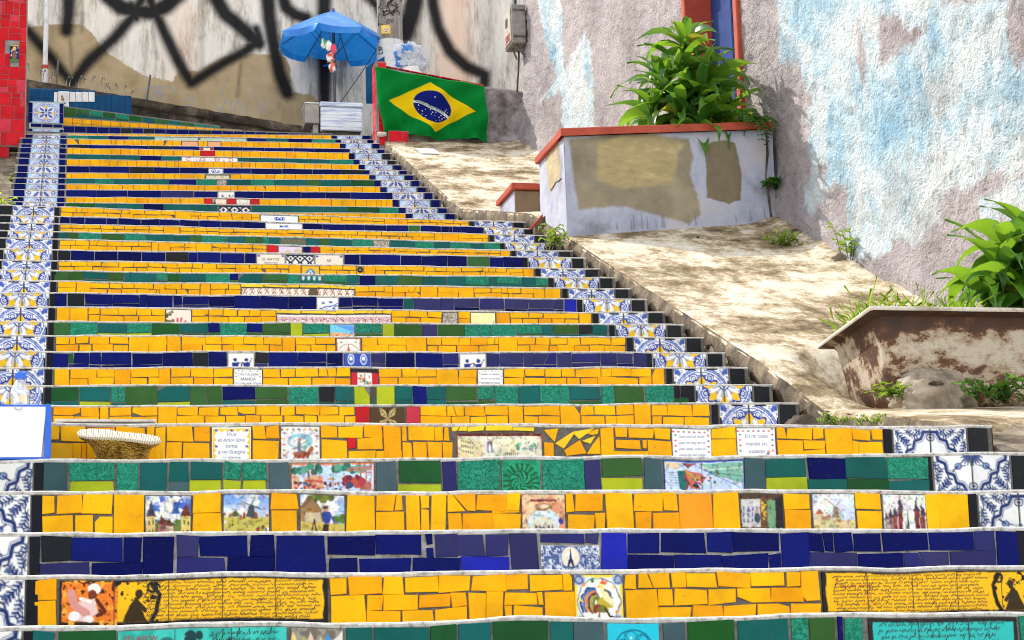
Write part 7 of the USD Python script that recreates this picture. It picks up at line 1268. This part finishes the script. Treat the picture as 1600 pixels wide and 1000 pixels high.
# ------------------------------------------------------------------ things at the head of the stairs
UY_ = 18.7; utop = on(517, 17, 1, UY_)
def umbrella():
    zr = on(520, 66, 1, UY_)[2]; R = .715; c = np.array([on(521, 60, 1, UY_)[0], UY_, 0]); t = thing('blue_parasol', 'faded bright blue parasol with scalloped valance over the vendor spot', 'parasol')
    MAT['canvas'] = M('blue_canvas', {'geo': ('geometry', {}), 'n': ('noise_texture', {'scale': 7.0, 'detail': 5.0}), 'rp': ('rgb_ramp', {'ramp': [(.3, (.012, .22, .70)), (.55, (.03, .32, .82)), (.72, (.16, .46, .84))]}), 'p': ('principled_bsdf', {'roughness': .30, 'specular_ior_level': .9}), 't': ('translucent_bsdf', {'color': (.02, .34, .95)}), 'mx': ('mix_closure', {'fac': .45})}, [('geo.position', 'n.vector'), ('n.fac', 'rp.fac'), ('rp.color', 'p.base_color'), ('p.BSDF', 'mx.closure1'), ('t.BSDF', 'mx.closure2')], surface='mx.closure')
    zt = utop[2]; a0 = math.radians(22); tx, ty = .0, -.015
    tip = lambda p: p+np.stack([0*p[..., 0], 0*p[..., 0], (p[..., 1]-UY_)*ty+(p[..., 0]-c[0])*-.05], -1)
    for k in range(8):
        A, B = a0+k*math.pi/4, a0+(k+1)*math.pi/4; n = 10; V = []
        for i in range(n+1):
            f = i/n
            for j in range(9):
                g = j/8; e = (1-g)*np.array([math.cos(A), math.sin(A)])+g*np.array([math.cos(B), math.sin(B)]); sag = .035*math.sin(math.pi*g)*f; V.append([c[0]+R*f*e[0], c[1]+R*f*e[1], zt-(zt-zr)*(f**1.15)-sag*.7])
        obj('canopy_panel', (tip(np.array(V)), grid_faces(n+1, 9)), MAT['canvas'], t, smooth=True)
        V = []
        for j in range(13):
            g = j/12; e = (1-g)*np.array([math.cos(A), math.sin(A)])+g*np.array([math.cos(B), math.sin(B)]); z0 = zr-.0245*math.sin(math.pi*g); w_ = .085*(min(1, g/.05, (1-g)/.05) if 0 < g < 1 else .15); push = 1+.03*math.sin(k*2+g*6)
            V += [[c[0]+R*e[0], c[1]+R*e[1], z0], [c[0]+R*e[0]*push, c[1]+R*e[1]*push, z0-w_]]
        obj('valance', (tip(np.array(V)), grid_faces(13, 2)), MAT['canvas'], t, smooth=True)
        e = np.array([math.cos(A), math.sin(A)]); P = np.array([[c[0], c[1], zt-.02], [c[0]+R*e[0]*.98, c[1]+R*e[1]*.98, zr-.008]]); obj('rib', tube(tip(P), .006, 5), MAT['darkmetal'], t)
        P = np.array([[c[0]+.03*e[0], c[1]+.03*e[1], zr-.16], [c[0]+R*e[0]*.5, c[1]+R*e[1]*.5, zt-(zt-zr)*.47-.01]]); obj('strut', tube(tip(P), .004, 5), MAT['darkmetal'], t)
    obj('pole', tube([[c[0]+.015, UY_, 6.15], [c[0], UY_, zt+.03]], .019, 10), MAT['darkmetal'], t); obj('finial', tube([[c[0], UY_, zt], [c[0], UY_, zt+.025]], [.03, .012], 8), MAT['canvas'], t)
MAT['darkmetal'] = plain('rusty_grey_metal', (.10, .085, .075), .55, .35)
umbrella()
t = thing('hanging_packets', 'bunch of white, green and red snack packets hanging from the parasol', 'packets'); Yp = UY_-.62
for k, (u, v, w_, h_, c1, c2) in enumerate(((506, 68, .040, .125, (.75, .76, .72), (.02, .30, .06)), (514, 72, .040, .13, (.80, .79, .76), (.72, .70, .66)), (521.5, 77, .036, .13, (.80, .05, .12), (.03, .34, .10)), (516, 90, .050, .12, (.80, .77, .72), (.62, .07, .03)), (519, 105, .045, .12, (.74, .76, .80), (.70, .14, .05)))):
    o = on(u, v, 1, Yp-.015*k); n = 14; ang = np.arange(n)*2*np.pi/n; lp = [np.stack([o[0]+w_*r_*np.cos(ang)+.006*math.sin(z_*9+k), o[1]+w_*.6*r_*np.sin(ang), np.full(n, o[2]+h_*z_)], 1) for z_, r_ in ((-.5, .8), (-.44, .25), (-.36, .8), (-.15, 1), (.15, .95), (.36, .8), (.44, .25), (.5, .75))]; V, F = loft(lp)
    col = np.where((fb(V, 22, 2, k) > .52)[:, None], np.array(c2), np.array(c1)); obj('packet', (V, F), MAT['print'], t, smooth=True, col=col)
obj('string', tube([on(513, 48, 1, Yp), on(514, 62, 1, Yp), on(518, 100, 1, Yp-.03)], .003, 5), MAT['stem'], t)
def foam_box():
    Y = 17.95; a, b = on(500, 203, 1, Y), on(567, 161, 1, Y); t = thing('foam_box', 'battered white foam box taped with strips beside the red post', 'box'); zb = a[2]
    MAT['foam'] = M('taped_foam', {'geo': ('geometry', {}), 'ms': ('mapping', {'scale': (.7, 1, 7)}), 'n': ('noise_texture', {'scale': 5.0, 'detail': 6.0, 'distortion': .6}), 'rp': ('rgb_ramp', {'ramp': [(.36, (.42, .46, .60)), (.48, (.62, .68, .80)), (.56, (.76, .77, .79)), (.62, (.80, .80, .80))]}), 'p': ('principled_bsdf', {'roughness': .4})}, [('geo.position', 'ms.vector'), ('ms.vector', 'n.vector'), ('n.fac', 'rp.fac'), ('rp.color', 'p.base_color')])
    obj('box_body', bevel_box((a[0]+.012, Y, zb), (b[0]-.012, Y+.38, b[2]-.062), .012), MAT['foam'], t); obj('lid', bevel_box((a[0], Y-.012, b[2]-.06), (b[0], Y+.392, b[2]), .014), MAT['foam'], t)
    for k in range(3): obj('tape_strip', bevel_box((a[0]+.010, Y-.003, zb+.05+.075*k), (b[0]-.010, Y+.001, zb+.085+.075*k), .001), MAT['foam'], t)
    obj('stand', bevel_box((a[0]+.03, Y+.03, 6.05), (b[0]-.03, Y+.36, zb-.002), .006), MAT['mould'], t)
    t = thing('carton', 'grey brown board box standing left of the foam box', 'box'); a2, b2 = on(477, 192, 1, Y+.03), on(499, 161, 1, Y+.03)
    MAT['board'] = plain('grey_board', (.36, .33, .28), .8, .25, 9); obj('carton_body', bevel_box((a2[0], Y+.03, a2[2]), (b2[0]-.002, Y+.34, b2[2]-.012), .006), MAT['board'], t); obj('carton_lid', bevel_box((a2[0]-.004, Y+.02, b2[2]-.011), (b2[0]-.002, Y+.35, b2[2]+.004), .004), MAT['whiteplastic'], t); obj('carton_leg', bevel_box((a2[0]+.10, Y+.06, 6.05), (b2[0]-.01, Y+.30, a2[2]-.001), .006), MAT['board'], t)
foam_box()
def pole():
    Y = 18.35; a = on(608, 110, 1, Y); r0 = (on(629, 40, 1, Y)[0]-on(588, 40, 1, Y)[0])/2; cx = on(609, 40, 1, Y)[0]; t = thing('utility_pole', 'thick weathered concrete utility pole painted with black scribbles and a white base', 'pole'); n = 40; ang = np.arange(n)*2*np.pi/n; zs = np.linspace(5.9, 11.5, 60); zw = on(609, 66, 1, Y)[2]
    MAT['pole'] = rough_mat('pole_cement', [(.3, (.10, .085, .07)), (.5, (.27, .24, .205)), (.7, (.38, .35, .31))], 2.2, (6, 6, .5), bump=.4); MAT['polewhite'] = rough_mat('pole_whitewash', [(.3, (.42, .41, .40)), (.5, (.66, .65, .63)), (.7, (.72, .71, .69))], 5, bump=.3)
    L = lambda za, zb_, k, grow: loft([np.stack([cx+(r0+grow-.004*(z-6))*np.cos(ang), Y+(r0+grow-.004*(z-6))*np.sin(ang), np.full(n, z)], 1) for z in np.linspace(za, zb_, k)], True, True)
    obj('shaft', L(zw-.02, 11.5, 40, 0), MAT['pole'], t, smooth=40); obj('white_base', L(5.9, zw, 20, .008), MAT['polewhite'], t, smooth=40)
    r = np.random.default_rng(5); ms = []
    def stroke(pts, w):
        P = []
        for u, v in pts:
            h = on(u, v, 1, Y); s_ = np.clip((h[0]-cx)/(r0+.012), -.97, .97); P.append([cx+(r0+.0125-.004*(h[2]-6))*s_, Y-(r0+.0125-.004*(h[2]-6))*math.sqrt(1-s_*s_), h[2]])
        return tube(P, w, 4)
    for k in range(16):
        u, v = r.uniform(590, 624), r.uniform(-12, 26); pts = [(u, v)]
        for j in range(5): u = np.clip(u+r.uniform(-9, 9), 589, 627); v = v+r.uniform(-7, 8); pts.append((u, v))
        ms.append(stroke(pts, .006))
    ms += [stroke([(590, 76), (590, 88), (595, 88), (594, 82), (590, 82), (594, 79), (590, 76)], .006), stroke([(602, 36), (600, 42), (604, 43), (605, 37), (602, 36)], .005), stroke([(607, 36), (608, 41), (611, 40), (611, 35)], .005)]
    obj('black_scribble', cat_meshes(ms), MAT['ink'], t)
    c = on(603, 46, 1, Y); yy = Y-r0-.02; c = on(603, 46, 1, yy); t = thing('painted_face', 'little painted board face with yellow hair fixed to the utility pole', 'ornament'); n = 24
    a_ = np.arange(n)*2*np.pi/n
    def disc(name, cx_, cz, rx, rz_, d, m): lp = [np.stack([cx_+rx*np.cos(a_), np.full(n, yy-d), cz+rz_*np.sin(a_)], 1), np.stack([cx_+rx*.96*np.cos(a_), np.full(n, yy-d-.006), cz+rz_*.96*np.sin(a_)], 1)]; obj(name, loft(lp), m, t)
    yel = plain('yellow_hair', (.80, .55, .03), .5); skin = plain('pale_face', (.72, .52, .40), .5)
    obj('hair', bevel_box((c[0]-.056, yy-.008, c[2]-.06), (c[0]+.056, yy+.01, c[2]+.055), .012), yel, t); disc('face', c[0], c[2]-.012, .036, .042, .008, skin)
    for s in (-1, 1): disc('eye', c[0]+s*.015, c[2]-.002, .006, .004, .015, MAT['ink'])
    disc('mouth', c[0], c[2]-.03, .009, .004, .015, MAT['R'])
pole()
def rest():
    Y = 17.2; t = thing('plastic_bag', 'crumpled translucent white plastic bag with blue print behind the flag wall', 'bag'); c = on(642, 92, 1, Y); s = trimesh.creation.icosphere(4, 1.0); v = s.vertices*np.array([.21, .12, .21]); d = fb(s.vertices, 2.6, 3, 4)[:, None]; rid = abs(fb(s.vertices*np.array([2.0, 2, .8]), 2.4, 2, 8)-.5)[:, None]; v = v*(.62+.75*d-1.5*rid); v[:, 0] += .06*v[:, 2]*-1
    col = np.where(((fb(s.vertices, 1.4, 2, 12) > .53) & (s.vertices[:, 0] < .1))[:, None], np.array([.12, .35, .72]), np.array([.74, .77, .79]))
    obj('film', (v+c, s.faces), M('plastic_film', {'a': ('attribute', {'attribute': 'col'}), 'p': ('principled_bsdf', {'roughness': .25}), 't': ('translucent_bsdf', {}), 'tr': ('transparent_bsdf', {}), 'mx': ('mix_closure', {'fac': .35}), 'm2': ('mix_closure', {'fac': .06})}, [('a.color', 'p.base_color'), ('a.color', 't.color'), ('p.BSDF', 'mx.closure1'), ('t.BSDF', 'mx.closure2'), ('mx.closure', 'm2.closure1'), ('tr.BSDF', 'm2.closure2')], surface='m2.closure'), t, smooth=False, col=col)
    obj('bag_base', tube([c+[.02, .0, -.28], c+[0, 0, -.12]], [.10, .12], 12), MAT['whiteplastic'], t, smooth=30)
    t = thing('blue_board', 'flat blue board leaning behind the red tiled post', 'board'); a, b = on(578, 104, 1, 17.0), on(601, 88, 1, 17.0); V = np.array([[a[0]-.05, 17.0, a[2]-.45], [b[0], 17.0, a[2]-.45], [b[0], 17.0, b[2]], [a[0]-.05, 17.0, a[2]-.01]]); V = np.vstack([V, V+[0, .02, 0]]); obj('board', (V, np.array([[0, 1, 2], [0, 2, 3], [4, 6, 5], [4, 7, 6], [3, 2, 6], [3, 6, 7], [0, 4, 5], [0, 5, 1], [1, 5, 6], [1, 6, 2], [0, 3, 7], [0, 7, 4]])), MAT['petrol'], t)
    t = thing('stay_rope', 'thin dark rope stretched from the parasol rim down to the foam box', 'rope'); P0, P1_ = on(594, 68, 1, 18.4), on(531, 161, 1, 18.3); obj('rope', tube([P0+(P1_-P0)*k/10+[0, 0, -.02*math.sin(math.pi*k/10)] for k in range(11)], .006, 6), MAT['ink'], t)
    c = on(597, 210, 1, FY-.12); rock('white_stone', 'small pale stone lying at the foot of the flag', 'stone', c, (.055, .03, .028), 12, 'enamel')
    t = thing('paper_sheet', 'flat white paper lying on the ramp below the red plinth', 'paper'); X, Yg = np.meshgrid(np.linspace(3.84, 4.05, 8), np.linspace(15.35, 15.75, 8), indexing='ij'); obj('sheet', (np.stack([X.ravel(), Yg.ravel(), ramp_surface(X, Yg).ravel()+.012], 1), grid_faces(8, 8)), MAT['whiteplastic'], t, smooth=True)
    # drain pipe, razor wire, posts on the parapet
    t = thing('drain_pipe', 'white painted drain pipe running down the left of the graffiti wall', 'pipe'); x = on(71, 60, 1, 19.2)[0]; zb = on(72, 128, 1, 19.2)[2]; zc = on(72, 104, 1, 19.2)[2]; obj('pipe', tube([[x, 19.25, zb], [x+.01, 19.25, 9.2]], .032, 12), MAT['polewhite'], t, smooth=40); obj('collar', tube([[x, 19.25, zc-.02], [x, 19.25, zc+.03]], .042, 12), MAT['redpaint'], t, smooth=40); obj('lower_pipe', tube([[x+.002, 19.25, zb-.05], [x+.002, 19.25, zc-.02]], .040, 12), MAT['polewhite'], t, smooth=40)
    for u0, v0, u1, v1, lab in ((88, 132, 91, 93, 'short dark iron post on the parapet beside the drain pipe'), (229, 155, 235, 117, 'short dark iron post on the parapet among blue scribbles')):
        t = thing('iron_post', lab, 'post'); obj('post', tube([on(u0, v0, 1, 19.1)-[0, 0, .03], on(u1, v1, 1, 19.1)], .014, 6), MAT['darkmetal'], t); obj('base_plate', tube([on(u0, v0, 1, 19.1)-[0, 0, .05], on(u0, v0, 1, 19.1)], .03, 6), MAT['darkmetal'], t)
    t = thing('razor_wire', 'loose coils of grey wire along the top of the mouldy parapet', 'wire'); r = np.random.default_rng(8)
    for k in range(16):
        u = 48+k*10.5+r.uniform(-3, 3); v = 128+(u-45)*.168; h_ = r.uniform(18, 36)*(1 if k < 11 else .8); w_ = r.uniform(4, 8); sd = 1 if r.random() < .5 else -1
        obj('wire_loop', tube([on(u+w_*(1-math.cos(q*3.0))*.5*sd, v-h_*math.sin(q*math.pi*.5) if q < .7 else v-h_*math.sin(.7*math.pi*.5)+(q-.7)*h_*.5, 1, 19.08+.03*math.sin(q*6)) for q in np.linspace(0, 1, 12)], .0055, 5), MAT['steel'], t)
    # meter box and conduit on the far corner of the house
    Ym = 16.15; t = thing('meter_box', 'old pale electricity meter box with red writing fixed high on the house corner', 'meter box'); a, b = on(806, 76, 1, Ym), on(823, 14, 1, Ym); xs = FX-.17
    obj('box_body', bevel_box((xs, Ym-.12, on(815, 72, 1, Ym)[2]), (xs+.17, Ym+.25, on(815, 12, 1, Ym)[2]), .01), plain('meter_grey', (.25, .23, .20), .6, .3), t)
    za, zb = on(815, 72, 1, Ym)[2], on(815, 12, 1, Ym)[2]
    obj('side_panel', bevel_box((xs-.012, Ym-.09, za+.03), (xs-.001, Ym+.22, zb-.03), .003), plain('meter_side', (.42, .38, .31), .6, .25), t); obj('dial_window', bevel_box((xs-.018, Ym+.04, zb-.22), (xs-.0121, Ym+.14, zb-.12), .002), MAT['ink'], t)
    for z in (za+.08, zb-.07): obj('hinge_bar', bevel_box((xs+.01, Ym-.135, z-.01), (xs+.165, Ym-.121, z+.01), .002), MAT['darkmetal'], t)
    m = meshkit.text_mesh('388', .09, .002, True); v, f = tri(m); obj('red_writing', (np.stack([np.full(len(v), xs-.0135)-v[:, 2], Ym+.18-v[:, 0]*1.0, za+.05+v[:, 1]], 1), f), MAT['redink'], t)
    obj('bracket', cat_meshes([tube([[xs+.05, Ym-.05, za], [FX, Ym-.05, za-.15]], .014, 5), tube([[xs+.05, Ym+.1, za], [xs+.10, Ym+.1, za-.13]], .012, 5)]), MAT['darkmetal'], t)
    t = thing('meter_cover', 'clear teal plastic meter cover left of the pale meter box', 'meter cover'); a, b = on(793, 55, 1, Ym+.35), on(806, 20, 1, Ym+.35); obj('cover', bevel_box((a[0]+.0, Ym+.28, a[2]), (FX-.02, Ym+.42, b[2]), .02), plain('teal_plastic', (.10, .36, .36), .15, .2, transmission_weight=.4), t); obj('backing', bevel_box((a[0]+.05, Ym+.30, a[2]-.13), (FX-.02, Ym+.40, a[2]-.002), .006), MAT['darkmetal'], t)
    t = thing('black_conduit', 'black cable conduit hanging down the far corner of the house', 'cable'); obj('cable', tube([on(804.5, -40, 1, Ym+.22), on(805, 20, 1, Ym+.22)], .02, 8), MAT['ink'], t); obj('cable', tube([on(811, 76, 1, Ym+.2), on(810, 110, 1, Ym+.2), on(808, 143, 1, Ym+.2)], .011, 6), MAT['ink'], t)
rest()
